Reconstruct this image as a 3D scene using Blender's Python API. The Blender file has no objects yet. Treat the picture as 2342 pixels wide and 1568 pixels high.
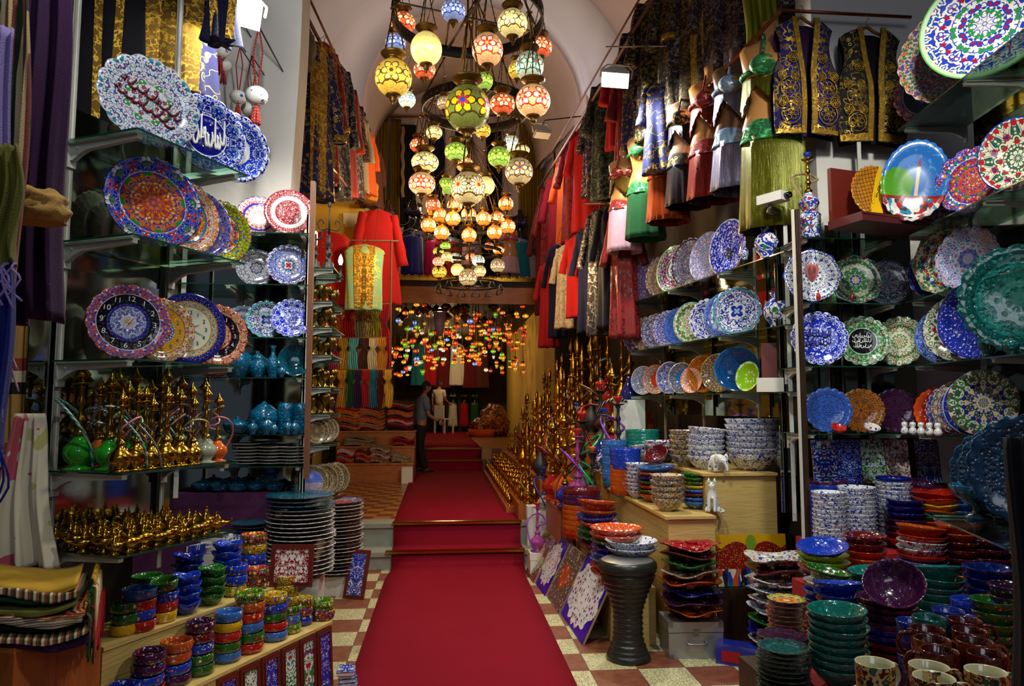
import bpy, bmesh, math, random
from mathutils import Vector, Matrix, Euler, noise
PI=math.pi; TAU=2*PI
SC=bpy.context.scene; C=SC.collection
# ---------------- camera, world, lights, exposure ----------------
F=1650.0; CW,CH=2342,1568; EYE=Vector((0,0,1.7))
PITCH=math.atan(141/F); YAW=-math.atan(156/F*math.cos(PITCH))
cd=bpy.data.cameras.new('camera'); cam=bpy.data.objects.new('camera',cd); C.objects.link(cam)
cd.sensor_fit='HORIZONTAL'; cd.sensor_width=36; cd.lens=F/CW*36; cd.clip_start=.05; cd.clip_end=100
cam.location=EYE; cam.rotation_euler=(PI/2+PITCH,0,YAW); SC.camera=cam
SC.view_settings.view_transform='Standard'; SC.view_settings.look='None'
SC.view_settings.exposure=0.35; SC.view_settings.gamma=1; SC.view_settings.use_curve_mapping=False
SC.cycles.max_bounces=6; SC.cycles.diffuse_bounces=2; SC.cycles.glossy_bounces=3; SC.cycles.transmission_bounces=5; SC.cycles.transparent_max_bounces=12
SC.cycles.caustics_reflective=False; SC.cycles.caustics_refractive=False; SC.cycles.sample_clamp_indirect=4
W=bpy.data.worlds.new('world'); SC.world=W; W.use_nodes=True
W.node_tree.nodes['Background'].inputs[0].default_value=(.45,.5,.7,1); W.node_tree.nodes['Background'].inputs[1].default_value=.10
_R=Euler((PI/2+PITCH,0,YAW)).to_matrix()
def ray(px,py): return (_R@Vector(((px-CW/2)/F,(CH/2-py)/F,-1)))
def at(px,py,Y):
    d=ray(px,py); return EYE+d*(Y/d.y)
def on(px,py,z):
    d=ray(px,py); return EYE+d*((z-EYE.z)/d.z)
def hit(px,py,p0,n):
    d=ray(px,py); n=Vector(n); return EYE+d*((Vector(p0)-EYE).dot(n)/d.dot(n))
def sz(n,Y): return n*Y/F
def light(kind,name,loc,energy,col=(1,1,1),size=.3,target=None,size_y=None,spot=None):
    l=bpy.data.lights.new(name,kind); l.energy=energy; l.color=col
    if kind=='AREA':
        l.size=size
        if size_y: l.shape='RECTANGLE'; l.size_y=size_y
    elif kind!='SUN': l.shadow_soft_size=size
    if spot: l.spot_size=spot; l.spot_blend=.5
    o=bpy.data.objects.new(name,l); C.objects.link(o); o.location=loc
    if target is not None: o.rotation_euler=(Vector(target)-Vector(loc)).to_track_quat('-Z','Y').to_euler()
    return o
WARM=(1,.68,.34); COOL=(1,1,.92)
# daylight of the street behind the viewer
light('AREA','street_daylight',(0.3,-2.6,4.6),45,(.85,.9,1),3.2,(0.3,6,0.6),1.8)
# halogen floods of the shop front (the left and right lamp bodies are built further down)
light('SPOT','flood_light_left',(-1.02,3.85,3.85),105,(1,1,.97),.06,(-1.35,5.2,2.9),spot=2.9)
light('SPOT','flood_light_entry',(-.6,1.9,4.2),70,COOL,.08,(-1.3,3.6,1.9),spot=1.6)
light('SPOT','flood_light_right',(1.50,6.4,4.45),170,COOL,.08,(2.2,5.4,2.2),spot=2.7)
light('SPOT','shelf_light_right',(.7,3.2,4.3),150,COOL,.08,(2.1,5.6,1.2),spot=1.3)
light('SPOT','flood_light_front',(2.1,2.5,4.3),170,COOL,.12,(2.2,4.4,1.2),spot=2.3)
light('SPOT','shelf_light_left',(-.15,4.3,4.4),150,(1,.95,.85),.1,(-1.2,4.3,.8),spot=1.7)
light('POINT','ceiling_bulb_hall',(.1,9.0,4.3),55,WARM,.12)
light('POINT','ceiling_bulb_loft',(-.3,13.9,5.6),22,WARM,.1)
light('POINT','ceiling_bulb_vault',(1.2,10.2,5.2),30,(.86,.86,1),.2)
light('POINT','ceiling_bulb_far',(.1,17.5,3.4),45,WARM,.15)
light('POINT','ceiling_bulb_end',(.1,21.5,3.2),50,WARM,.15)
light('POINT','wall_bulb_left',(-1.25,9.2,3.3),35,(1,.62,.2),.06)
light('POINT','scarf_fill_light',(-.55,7.9,3.5),32,WARM,.08)  # unseen fill light, added to brighten the scarf racks
light('POINT','wall_bulb_right',(1.15,8.0,3.2),50,WARM,.08)
# ---------------- naming helpers ----------------
def props(o,label=None,cat=None,group=None,kind=None):
    if label: o['label']=label
    if cat: o['category']=cat
    if group: o['group']=group
    if kind: o['kind']=kind
    return o
def empty(name,loc=(0,0,0),rot=(0,0,0),label=None,cat=None,group=None):
    o=bpy.data.objects.new(name,None); C.objects.link(o); o.location=loc; o.rotation_euler=rot; o.empty_display_size=.1
    return props(o,label,cat,group)
def mobj(name,me,m=None,parent=None,loc=(0,0,0),rot=(0,0,0),scale=None,smooth=None):
    o=bpy.data.objects.new(name,me); C.objects.link(o); o.location=loc; o.rotation_euler=rot
    if scale is not None: o.scale=scale if hasattr(scale,'__len__') else (scale,)*3
    if parent: o.parent=parent
    if m is not None:
        if isinstance(m,str): m=M(m)
        if not me.materials: me.materials.append(m)
        elif me.materials[0]!=m:
            o.material_slots[0].link='OBJECT'; o.material_slots[0].material=m
    return o
def copy_tree(o,parent=None):
    c=o.copy(); C.objects.link(c)
    if parent: c.parent=parent
    for ch in list(o.children): copy_tree(ch,c)
    return c
ORD=['topmost','second','third','fourth','fifth','sixth','seventh','eighth','ninth','tenth','eleventh','twelfth','thirteenth','fourteenth','fifteenth','sixteenth','seventeenth','eighteenth','nineteenth','twentieth','twenty-first','twenty-second','twenty-third','twenty-fourth']
def nth(i,first='first'): return first if i==0 else (ORD[i] if i<len(ORD) else '%dth'%(i+1))
# ---------------- mesh helpers ----------------
class B:
    def __init__(s): s.v=[]; s.f=[]; s.sm=[]; s.mi=[]; s.uv={}
    def add(s,vs,fs,smooth=True,mi=0,mat=None):
        k=len(s.v)
        if mat is not None: vs=[mat@Vector(v) for v in vs]
        s.v+=[tuple(v) for v in vs]; s.f+=[tuple(i+k for i in f) for f in fs]
        s.sm+=[smooth]*len(fs); s.mi+=[mi]*len(fs); return s
    def box(s,a,b,mi=0,mat=None,bev=0):
        x0,y0,z0=a; x1,y1,z1=b
        if x0>x1:x0,x1=x1,x0
        if y0>y1:y0,y1=y1,y0
        if z0>z1:z0,z1=z1,z0
        vs=[(x0,y0,z0),(x1,y0,z0),(x1,y1,z0),(x0,y1,z0),(x0,y0,z1),(x1,y0,z1),(x1,y1,z1),(x0,y1,z1)]
        return s.add(vs,[(0,3,2,1),(4,5,6,7),(0,1,5,4),(1,2,6,5),(2,3,7,6),(3,0,4,7)],False,mi,mat)
    def grid(s,pts,closed_u=False,closed_v=False,smooth=True,mi=0,mat=None,flip=False):
        nu=len(pts); nv=len(pts[0]); vs=[p for r in pts for p in r]; fs=[]
        for i in range(nu if closed_u else nu-1):
            for j in range(nv if closed_v else nv-1):
                a=i*nv+j; b=i*nv+(j+1)%nv; c=((i+1)%nu)*nv+(j+1)%nv; d=((i+1)%nu)*nv+j
                fs.append((a,d,c,b) if flip else (a,b,c,d))
        return s.add(vs,fs,smooth,mi,mat)
    def lathe(s,prof,seg=24,mi=0,mat=None,rf=None,smooth=True,cap=False):
        pts=[]
        for k,(r,z) in enumerate(prof):
            row=[]
            for j in range(seg):
                t=TAU*j/seg; rr=r; zz=z
                if rf: rr,zz=rf(k,t,r,z)
                row.append((rr*math.cos(t),rr*math.sin(t),zz))
            pts.append(row)
        s.grid(pts,closed_v=True,smooth=smooth,mi=mi,mat=mat)
        if cap:
            n=len(s.v); L=len(prof)
            s.f.append(tuple(range(n-seg,n))); s.sm.append(False); s.mi.append(mi)
            s.f.append(tuple(reversed(range(n-L*seg,n-L*seg+seg)))); s.sm.append(False); s.mi.append(mi)
        return s
    def tube(s,pts,r,seg=8,mi=0,mat=None,closed=False,cap=True):
        pts=[Vector(p) for p in pts]; n=len(pts); rows=[]; up=Vector((0,0,1)); prev=None
        for i,p in enumerate(pts):
            t=(pts[(i+1)%n]-pts[i-1]) if closed else (pts[min(i+1,n-1)]-pts[max(i-1,0)])
            if t.length<1e-9: t=Vector((0,0,1))
            t.normalize()
            if prev is None:
                a=up if abs(t.z)<.95 else Vector((1,0,0)); u=t.cross(a).normalized()
            else:
                u=(prev-t*prev.dot(t))
                u=u.normalized() if u.length>1e-6 else t.cross(up).normalized()
            prev=u; w=t.cross(u); rr=r[i] if hasattr(r,'__len__') else r
            rows.append([tuple(p+(u*math.cos(TAU*j/seg)+w*math.sin(TAU*j/seg))*rr) for j in range(seg)])
        s.grid(rows,closed_u=closed,closed_v=True,mi=mi,mat=mat)
        if cap and not closed:
            k=len(s.v); s.f.append(tuple(range(k-seg,k))); s.sm.append(False); s.mi.append(mi)
            a=k-seg*n; s.f.append(tuple(reversed(range(a,a+seg)))); s.sm.append(False); s.mi.append(mi)
        return s
    def ball(s,c,r,seg=12,rings=8,mi=0,mat=None):
        sx,sy,sz_=(r if hasattr(r,'__len__') else (r,r,r)); rows=[]
        for i in range(rings+1):
            a=-PI/2+PI*i/rings; rows.append([(c[0]+sx*math.cos(a)*math.cos(TAU*j/seg),c[1]+sy*math.cos(a)*math.sin(TAU*j/seg),c[2]+sz_*math.sin(a)) for j in range(seg)])
        return s.grid(rows,closed_v=True,mi=mi,mat=mat)
    def mesh(s,name='m'):
        me=bpy.data.meshes.new(name); me.from_pydata(s.v,[],s.f)
        me.polygons.foreach_set('use_smooth',s.sm)
        me.polygons.foreach_set('material_index',s.mi); me.update(); 
        bm=bmesh.new(); bm.from_mesh(me); bmesh.ops.remove_doubles(bm,verts=bm.verts,dist=1e-6); bmesh.ops.recalc_face_normals(bm,faces=bm.faces); bm.to_mesh(me); bm.free()
        return me
    def obj(s,name,m=None,parent=None,loc=(0,0,0),rot=(0,0,0),scale=None,mats=None,label=None,cat=None,group=None,kind=None):
        me=s.mesh(name)
        for x in (mats or []): me.materials.append(M(x) if isinstance(x,str) else x)
        o=mobj(name,me,m,parent,loc,rot,scale); props(o,label,cat,group,kind); return o
def boxobj(name,a,b,m,parent=None,**k): return B().box(a,b).obj(name,m,parent,**k)
def frame(n,p,up=(0,0,1)):
    """matrix: local z -> n, local y -> up-ish, at p"""
    n=Vector(n).normalized(); u=Vector(up); x=u.cross(n)
    x.normalize(); y=n.cross(x)
    return Matrix(((x.x,y.x,n.x,p[0]),(x.y,y.y,n.y,p[1]),(x.z,y.z,n.z,p[2]),(0,0,0,1)))
def cr(pts,n=6):
    """smooth line through points"""
    P=[Vector(p) for p in pts]; out=[]
    for i in range(len(P)-1):
        a=P[max(i-1,0)];b=P[i];c=P[i+1];d=P[min(i+2,len(P)-1)]
        for k in range(n):
            t=k/n; out.append(.5*((2*b)+(c-a)*t+(2*a-5*b+4*c-d)*t*t+(3*b-a-3*c+d)*t**3))
    out.append(P[-1]); return out
# ---------------- materials ----------------
_M={}; _MF={}
def M(n): 
    if n not in _M: _M[n]=_MF[n]()
    return _M[n]
def srgb(h):
    if isinstance(h,str):
        h=h.lstrip('#'); c=[int(h[i:i+2],16)/255 for i in (0,2,4)]
        return tuple((x/12.92 if x<=.04045 else ((x+.055)/1.055)**2.4) for x in c)+(1,)
    return tuple(h)+((1,) if len(h)==3 else ())
class N:
    def __init__(s,name):
        s.m=bpy.data.materials.new(name); s.m.use_nodes=True; s.t=s.m.node_tree; s.n=s.t.nodes; s.l=s.t.links
        s.b=s.n['Principled BSDF']; s.out=s.n['Material Output']; s._tc=None
    def new(s,t,**k):
        x=s.n.new('ShaderNode'+t)
        for a,b in k.items(): setattr(x,a,b)
        return x
    def put(s,sock,v):
        if v is None: return
        if isinstance(v,bpy.types.NodeSocket): s.l.new(v,sock)
        elif isinstance(v,str): sock.default_value=srgb(v)
        elif hasattr(v,'__len__') and sock.type=='RGBA': sock.default_value=srgb(v)
        else: sock.default_value=v
    def obj(s):
        if not s._tc: s._tc=s.new('TexCoord')
        return s._tc.outputs['Object']
    def rnd(s):
        return s.new('ObjectInfo').outputs['Random']
    def m2(s,op,a,b=None,c=None):
        x=s.new('Math',operation=op); s.put(x.inputs[0],a); s.put(x.inputs[1],b)
        if c is not None: s.put(x.inputs[2],c)
        return x.outputs[0]
    def vm(s,op,a,b=None,sc=None):
        x=s.new('VectorMath',operation=op); s.put(x.inputs[0],a); s.put(x.inputs[1],b)
        if sc is not None: s.put(x.inputs['Scale'],sc)
        return x.outputs['Value'] if op in('LENGTH','DISTANCE','DOT_PRODUCT') else x.outputs[0]
    def sep(s,v):
        x=s.new('SeparateXYZ'); s.put(x.inputs[0],v); return x.outputs
    def comb(s,x,y,z=0.0):
        c=s.new('CombineXYZ'); s.put(c.inputs[0],x); s.put(c.inputs[1],y); s.put(c.inputs[2],z); return c.outputs[0]
    def map(s,v,scale=(1,1,1),loc=(0,0,0),rot=(0,0,0)):
        x=s.new('Mapping'); s.put(x.inputs[0],v); x.inputs['Scale'].default_value=scale; x.inputs['Location'].default_value=loc; x.inputs['Rotation'].default_value=rot; return x.outputs[0]
    def vor(s,v,scale,feature='F1',rand=1.0,dim='3D',dist=None):
        x=s.new('TexVoronoi',feature=feature,voronoi_dimensions=dim); s.put(x.inputs['Vector'],v); s.put(x.inputs['Scale'],scale); s.put(x.inputs['Randomness'],rand)
        if dist: x.distance=dist
        return x.outputs
    def noise(s,v,scale,detail=2,rough=.5,dim='3D'):
        x=s.new('TexNoise',noise_dimensions=dim); s.put(x.inputs['Vector'],v); s.put(x.inputs['Scale'],scale); s.put(x.inputs['Detail'],detail); s.put(x.inputs['Roughness'],rough); return x.outputs
    def mix(s,f,a,b,mode='MIX'):
        x=s.new('Mix',data_type='RGBA',blend_type=mode); s.put(x.inputs[0],f); s.put(x.inputs[6],a); s.put(x.inputs[7],b); return x.outputs[2]
    def ramp(s,f,stops,const=False):
        x=s.new('ValToRGB'); s.put(x.inputs[0],f); r=x.color_ramp
        if const: r.interpolation='CONSTANT'
        while len(r.elements)<len(stops): r.elements.new(.5)
        for e,(p,c) in zip(r.elements,stops): e.position=p; e.color=srgb(c)
        return x.outputs[0]
    def pal(s,f,cols):
        n=len(cols); return s.ramp(f,[(i/n,c) for i,c in enumerate(cols)],True)
    def lt(s,a,b): return s.m2('LESS_THAN',a,b)
    def gt(s,a,b): return s.m2('GREATER_THAN',a,b)
    def band(s,a,lo,hi): return s.m2('MULTIPLY',s.gt(a,lo),s.lt(a,hi))
    def near(s,a,v,w): return s.m2('COMPARE',a,v,w)
    def bump(s,h,dist=.002,strength=1):
        x=s.new('Bump'); s.put(x.inputs['Height'],h); x.inputs['Distance'].default_value=dist; x.inputs['Strength'].default_value=strength
        s.l.new(x.outputs[0],s.b.inputs['Normal'])
    def fin(s,col=None,rough=.5,metal=0,spec=.5,coat=0,emit=None,es=0,trans=0,ior=None,alpha=None,sheen=0):
        b=s.b.inputs; s.put(b['Base Color'],col); s.put(b['Roughness'],rough); s.put(b['Metallic'],metal); b['Specular IOR Level'].default_value=spec
        b['Coat Weight'].default_value=coat; b['Coat Roughness'].default_value=.05
        if emit is not None: s.put(b['Emission Color'],emit); s.put(b['Emission Strength'],es)
        if trans: b['Transmission Weight'].default_value=trans
        if ior: b['IOR'].default_value=ior
        if alpha is not None: s.put(b['Alpha'],alpha)
        if sheen: b['Sheen Weight'].default_value=sheen
        return s.m
def plain(name,col,rough=.5,metal=0,spec=.5,coat=0,nz=0,nscale=30,bump=0,bscale=80,**k):
    def f():
        n=N(name); c=srgb(col)
        if nz:
            q=n.noise(n.obj(),nscale,3)[0]; d=tuple(x*(1-nz) for x in c[:3])+(1,); l=tuple(min(1,x*(1+nz)) for x in c[:3])+(1,)
            cc=n.mix(q,d,l)
        else: cc=c
        if bump: n.bump(n.noise(n.obj(),bscale,3)[0],bump)
        return n.fin(cc,rough,metal,spec,coat,**k)
    _MF[name]=f
def RF(**k): return k
plain('white_metal','#c9c8bd',.45,nz=.08)
plain('steel','#8a8c8c',.35,.8,nz=.1)
plain('aluminium','#a9adad',.38,.75,nz=.1,nscale=6)
plain('dark_metal','#23211f',.45,.6)
plain('iron','#2c2a28',.5,.4)
plain('brass','#9a7428',.22,1,nz=.2,bump=.0006,bscale=60)
plain('gold_brass','#bd8c2a',.18,1,nz=.25,bump=.001,bscale=90)
plain('old_brass','#7d5f2c',.35,1,nz=.5,nscale=40,bump=.0008,bscale=90)
plain('copper_rod','#8a4a2c',.3,.7,nz=.2)
plain('oak_rod','#6b3f22',.55,nz=.3)
plain('black','#08080a',.6)
plain('black_gloss','#060608',.12)
plain('rubber_black','#101010',.7)
plain('white','#e6e4dc',.5)
plain('white_glaze','#e4e6e6',.12,coat=.3)
plain('cream_glaze','#d9cda0',.2)
plain('ivory','#cbbf95',.4,nz=.1)
plain('paper','#dcd8c8',.7)
plain('cardboard','#b08850',.8,nz=.1)
plain('plaster','#d9d4ca',.9,nz=.06,nscale=5,bump=.004,bscale=14)
plain('plaster_vault','#cbb3a6',.9,nz=.06,nscale=3,bump=.004,bscale=9)
plain('plaster_white','#e2e2ec',.85,nz=.04,nscale=3)
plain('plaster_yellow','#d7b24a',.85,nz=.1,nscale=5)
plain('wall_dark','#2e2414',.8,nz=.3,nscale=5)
plain('marble','#8d9084',.4,nz=.25,nscale=9)
plain('marble_dark','#30352f',.45,nz=.4,nscale=9)
plain('hair','#100c0a',.6,bump=.01,bscale=120)
plain('skin','#a8704e',.5,nz=.08)
plain('skin_tan','#b87f42',.28,coat=.4)
plain('skin_dark','#5a3d22',.28,coat=.4)
plain('skin_pale','#c9a084',.28,coat=.4)
plain('plastic_white','#d5d3c8',.4)
plain('flood_white','#c4c4b8',.5)
plain('red_cloth','#a0121a',.8,nz=.15,bump=.002,bscale=60)
plain('purple_cloth','#4a1140',.8,nz=.15,bump=.002,bscale=60)
plain('red_box','#9c1420',.4)
plain('maroon_box','#4a0c14',.5)
plain('maroon_frame','#5e1c14',.35,nz=.25,nscale=50)
plain('shirt_grey','#66707e',.8,nz=.15,nscale=8)
plain('shirt_white','#b8aea0',.8,nz=.1)
plain('trouser','#0c0c12',.85)
plain('amber_glass','#d05a12',.1,coat=.5,nz=.3)
plain('green_glass','#1f8a14',.08,coat=.5,nz=.3,nscale=10)
plain('clear_glass_body','#9aa088',.08,coat=.5,nz=.2)
plain('blue_glass','#1a2a8a',.08,coat=.5,nz=.3)
plain('purple_glass','#a0408a',.12,coat=.5,nz=.3)
plain('red_glass','#a01a14',.08,coat=.5,nz=.3)
plain('rope','#8a7448',.9,nz=.2,bump=.002,bscale=200)
def _f():
    n=N('flood_glow'); return n.fin('#ffffff',.5,emit=(.92,.96,1,1),es=14)
_MF['flood_glow']=_f
def _f():
    n=N('bulb_glow'); return n.fin('#ffe0a0',.5,emit=(1,.75,.35,1),es=14)
_MF['bulb_glow']=_f
def _f():  # clear glass pane, thin
    n=N('shelf_glass'); g=n.new('BsdfGlossy'); g.inputs['Roughness'].default_value=.03; g.inputs['Color'].default_value=(.8,.95,.88,1)
    t=n.new('BsdfTransparent'); t.inputs[0].default_value=(.80,.92,.86,1); fr=n.new('Fresnel'); fr.inputs[0].default_value=1.5
    x=n.new('MixShader'); n.l.new(n.m2('ADD',n.m2('MULTIPLY',fr.outputs[0],.8),.03),x.inputs[0]); n.l.new(t.outputs[0],x.inputs[1]); n.l.new(g.outputs[0],x.inputs[2]); n.l.new(x.outputs[0],n.out.inputs[0])
    return n.m
_MF['shelf_glass']=_f
plain('glass_edge','#123a2c',.15,coat=.5)
def _f():
    n=N('mirror'); q=n.noise(n.obj(),2.5,3)[0]; return n.fin('#9fa79a',n.m2('MULTIPLY',q,.12),1)
_MF['mirror']=_f
def wood(name,c1,c2,scale=(1,1,1),rough=.45,coat=0):
    def f():
        n=N(name); v=n.map(n.obj(),scale); q=n.noise(v,6,4,.6)[0]; w=n.m2('SINE',n.m2('MULTIPLY',q,40)); 
        col=n.mix(n.m2('MULTIPLY_ADD',w,.25,.5),c1,c2); n.bump(w,.0004); return n.fin(col,rough,coat=coat)
    _MF[name]=f
wood('pale_wood','#bf9f58','#cfb26c',(.25,.25,2.5))
wood('pale_wood_h','#bf9f58','#cfb26c',(.4,.4,3))
wood('orange_wood','#8a4216','#a0541e',(1.5,1.5,.2))
wood('orange_wood_l','#9a5420','#b8702e',(.3,.3,2))
wood('dark_wood','#24130a','#3a2212',(3,3,.4))
wood('hanger_wood','#7a4418','#965a24',(1,1,1))
wood('wooden_plate','#3a1c0e','#5c3018',(1,1,1),.3)
# floors
def _f():
    n=N('terrazzo_tiles'); o=n.obj(); s=n.sep(n.map(o,rot=(0,0,0)))
    T=.315
    a=n.m2('FLOOR',n.m2('DIVIDE',s[0],T)); b=n.m2('FLOOR',n.m2('DIVIDE',s[1],T))
    ch=n.m2('FLOORED_MODULO',n.m2('ADD',a,b),2.0)
    sp=n.vor(o,190)[1]; spk=n.sep(sp)[0]
    cream=n.ramp(spk,[(0,'#57502a'),(.25,'#8d8658'),(.5,'#b5ae80'),(.8,'#cfc8a0')]); 
    nz=n.noise(o,14,4)[0]; red=n.ramp(n.m2('ADD',n.m2('MULTIPLY',nz,.8),n.m2('MULTIPLY',spk,.25)),[(.2,'#5c2c1e'),(.5,'#74402c'),(.85,'#8a5238')])
    c=n.mix(ch,cream,red)
    fx=n.m2('PINGPONG',s[0],T/2); fy=n.m2('PINGPONG',s[1],T/2)
    ex=n.lt(n.m2('MINIMUM',n.m2('FLOORED_MODULO',s[0],T),n.m2('FLOORED_MODULO',s[1],T)),.004)
    c=n.mix(ex,c,'#3d3524'); dirt=n.noise(o,1.3,4)[0]; c=n.mix(n.m2('MULTIPLY',n.gt(dirt,.62),.25),c,'#4a3f2c')
    return n.fin(c,n.m2('MULTIPLY_ADD',nz,.3,.35))
_MF['terrazzo_tiles']=_f
def _f():
    n=N('platform_tiles'); o=n.obj(); s=n.sep(n.map(o,rot=(0,0,.12)))
    a=n.m2('FLOOR',n.m2('DIVIDE',s[0],.2)); b=n.m2('FLOOR',n.m2('DIVIDE',s[1],.2))
    ch=n.m2('FLOORED_MODULO',n.m2('ADD',a,b),2.0); nz=n.noise(o,14,3)[0]
    c=n.mix(ch,'#a8763a','#6b3418'); c=n.mix(n.m2('MULTIPLY',nz,.4),c,'#7a5028')
    return n.fin(c,.3)
_MF['platform_tiles']=_f
def _f():
    n=N('red_carpet'); o=n.obj(); q=n.noise(o,500,2)[0]; w=n.noise(o,2.5,4)[0]
    c=n.mix(n.m2('MULTIPLY',w,.6),'#7c0c1e','#620a18'); c=n.mix(n.m2('MULTIPLY',q,.3),c,'#961a2c'); lint=n.gt(n.noise(n.map(o,(1,1,1)),70,1)[0],.76); c=n.mix(n.m2('MULTIPLY',lint,.25),c,'#c08080')
    n.bump(q,.002); return n.fin(c,.95,spec=.1)
_MF['red_carpet']=_f
# ----- painted ceramics -----
BL=['#15209a','#2038b8','#0c1470','#3c7ac8']; MU=['#b01818','#1c2ca0','#157a3a','#2a90b0','#1c2ca0']; HOT=['#c8301a','#e07818','#e8b020','#2a40b8','#2c8a34','#e8e4d8','#9a1c3c']
GOLDY=['#e0a81c','#c86014','#287a3a','#2038b8','#b02018','#e8d8a0']
def flora(n,p,sc,ground,cols,line,dens=.34,lw=.035,seedv=None):
    """scrolling stems with scattered blossoms on a ground colour"""
    nz=n.noise(p,sc*.55,2,.6)[0]
    c=ground
    if line is not None:
        l1=n.lt(n.m2('ABSOLUTE',n.m2('SUBTRACT',nz,.5)),lw); l2=n.lt(n.m2('ABSOLUTE',n.m2('SUBTRACT',nz,.62)),lw*.6); l3=n.lt(n.m2('ABSOLUTE',n.m2('SUBTRACT',nz,.38)),lw*.6)
        c=n.mix(n.m2('MAXIMUM',l1,n.m2('MAXIMUM',l2,l3)),c,line)
    v=n.vor(p,sc*1.0,rand=.75); vc=n.sep(v[1]); col=n.pal(vc[0],cols)
    wob=n.m2('MULTIPLY',n.noise(p,sc*5,0)[0],.3)
    d=n.m2('ADD',v[0],n.m2('SUBTRACT',wob,.15))
    c=n.mix(n.lt(d,dens),c,col)
    c=n.mix(n.lt(d,dens*.42),c,n.pal(vc[1],list(reversed(cols))))
    v2=n.vor(p,sc*2.3,rand=1); c2=n.pal(n.sep(v2[1])[1],cols)
    out=n.m2('MULTIPLY',n.lt(v2[0],.24),n.gt(d,dens*1.2)); c=n.mix(out,c,c2)
    return c,n.m2('MINIMUM',d,.5)
def rosette(n,th,r,N_,r0,amp):
    s=n.m2('ABSOLUTE',n.m2('SINE',n.m2('MULTIPLY',th,N_/2))); return n.lt(r,n.m2('MULTIPLY_ADD',s,amp,r0))
def plate(name,ground='#dfe2e4',cols=MU,line='#1a2a90',sc=9,dens=.34,lw=.03,edge='#e8eaec',bands=(),ros=(),field=None,rough=.1,embos=0,ground2=None):
    """bands: (r0,r1,colour); ros: (petals,r0,amp,colour); field: (r,ground,cols,line,scale)"""
    def f():
        n=N(name); o=n.obj(); s=n.sep(o); r=n.vm('LENGTH',n.comb(s[0],s[1])); th=n.m2('ARCTAN2',s[1],s[0])
        rn=n.m2('MULTIPLY',n.rnd(),37.0); flat=n.comb(s[0],s[1],rn)
        # fold the angle so the painting repeats round the plate
        K=8; fold=n.m2('PINGPONG',th,TAU/K/2); rad=n.comb(n.m2('MULTIPLY',fold,n.m2('MAXIMUM',r,.25)),r,rn)
        c,d=flora(n,rad,sc,ground,cols,line,dens,lw)
        if field:
            c2,d2=flora(n,flat if field[4]<0 else rad,abs(field[4]),field[1],field[2],field[3],dens,lw); k=n.lt(r,field[0]); c=n.mix(k,c,c2)
        for (N_,r0,am,co) in ros: c=n.mix(rosette(n,th,r,N_,r0,am),c,co) if not isinstance(co,tuple) else n.mix(rosette(n,th,r,N_,r0,am),c,flora(n,rad,co[2],co[0],co[1],None,.4)[0])
        for (a,b,co) in bands: c=n.mix(n.band(r,a,b),c,co)
        if edge: c=n.mix(n.gt(r,.965),c,edge)
        g_=n.new('NewGeometry'); tr_=n.new('VectorTransform',vector_type='NORMAL',convert_from='WORLD',convert_to='OBJECT'); n.l.new(g_.outputs['Normal'],tr_.inputs[0]); c=n.mix(n.lt(n.sep(tr_.outputs[0])[2],-.2),c,'#b8b2a2')
        if embos: n.bump(d,.012*embos)
        return n.fin(c,rough,coat=.25)
    _MF[name]=f
plate('pl_calli_red','#dfe3e6',['#b02030','#2a90b0','#3a9a30','#27379c','#8a3a60'],'#3a5a9c',8,.33,.02,edge='#b9b4c0')
plate('pl_blue_field','#cdd6e8',BL,'#1c2ca0',9,.4,.045,field=(.5,'#10148a',['#0e1180'],None,9),bands=((.5,.525,'#e0e4ea'),))
plate('pl_blue_white','#d5dce6',BL,'#2038b8',9,.42,.05,field=(.45,'#dfe4ea',['#dfe4ea'],None,5))
plate('pl_blue_dense','#dfe4ee',['#1c2ab0','#2c48c8','#1c2ab0'],'#1c2ab0',7,.3,.05,field=(.62,'#dfe4ee',['#1c2ab0','#2c48c8'],'#1c2ab0',-6),bands=((.66,.68,'#1c2ab0'),(.62,.63,'#1c2ab0')))
plate('pl_multi_blue','#1c2aa4',HOT,'#7a88d8',11,.5,.03,edge='#10187a',field=(.66,'#293a98',HOT,'#c85020',10),ros=((8,.12,.32,('#c84a18',['#e8a020','#d8d0c0','#1c2aa4'],16)),),bands=((.66,.675,'#c8d0d8'),),embos=.5)
plate('pl_multi_orange','#d85818',HOT,'#f0e8d0',12,.45,.03,edge='#1c2aa4',field=(.6,'#b03018',GOLDY,'#e8c040',10),bands=((.6,.66,'#2a7ab8'),(.78,.8,'#e8e0c8')),embos=.4)
plate('pl_multi_green','#5a8a1c',HOT,'#d8d020',11,.42,.03,edge='#101820',field=(.62,'#c8481c',['#e8a020','#e8e0c8','#2038b8','#30802c'],'#e8b838',9),ros=((12,.3,.1,'#d85a18'),(12,.14,.06,'#e8e0c8')),bands=((.62,.64,'#101820'),),embos=.3)
plate('pl_star_white','#d8dcdc',['#c02c28','#2a48b0','#c8301c'],'#b03028',12,.36,.02,edge='#181c50',bands=((.6,.68,'#2038b8'),(.68,.7,'#c83020')),field=(.58,'#e0dcd0',['#c02c28'],'#b83830',11))
plate('pl_red_key','#ddd6d0',['#8a1c28','#a03038'],'#8a1c28',13,.3,.06,field=(.55,'#ddd6d0',['#8a1c28'],'#8a1c28',-9),bands=((.55,.72,'#dcdcd8'),(.52,.55,'#8a1c28')),edge='#7a2030')
plate('pl_lace_multi','#d8dad6',['#8a2028','#20389c','#1c6a5a','#7a2a5a','#20389c'],'#26358a',12,.4,.05,field=(.66,'#d4d6d2',['#a02028','#20389c','#2a6a50'],'#303a90',11),ros=((4,.1,.12,'#d4d0ca'),(4,.06,.09,'#a01828')),edge='#d0d4dc')
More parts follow.
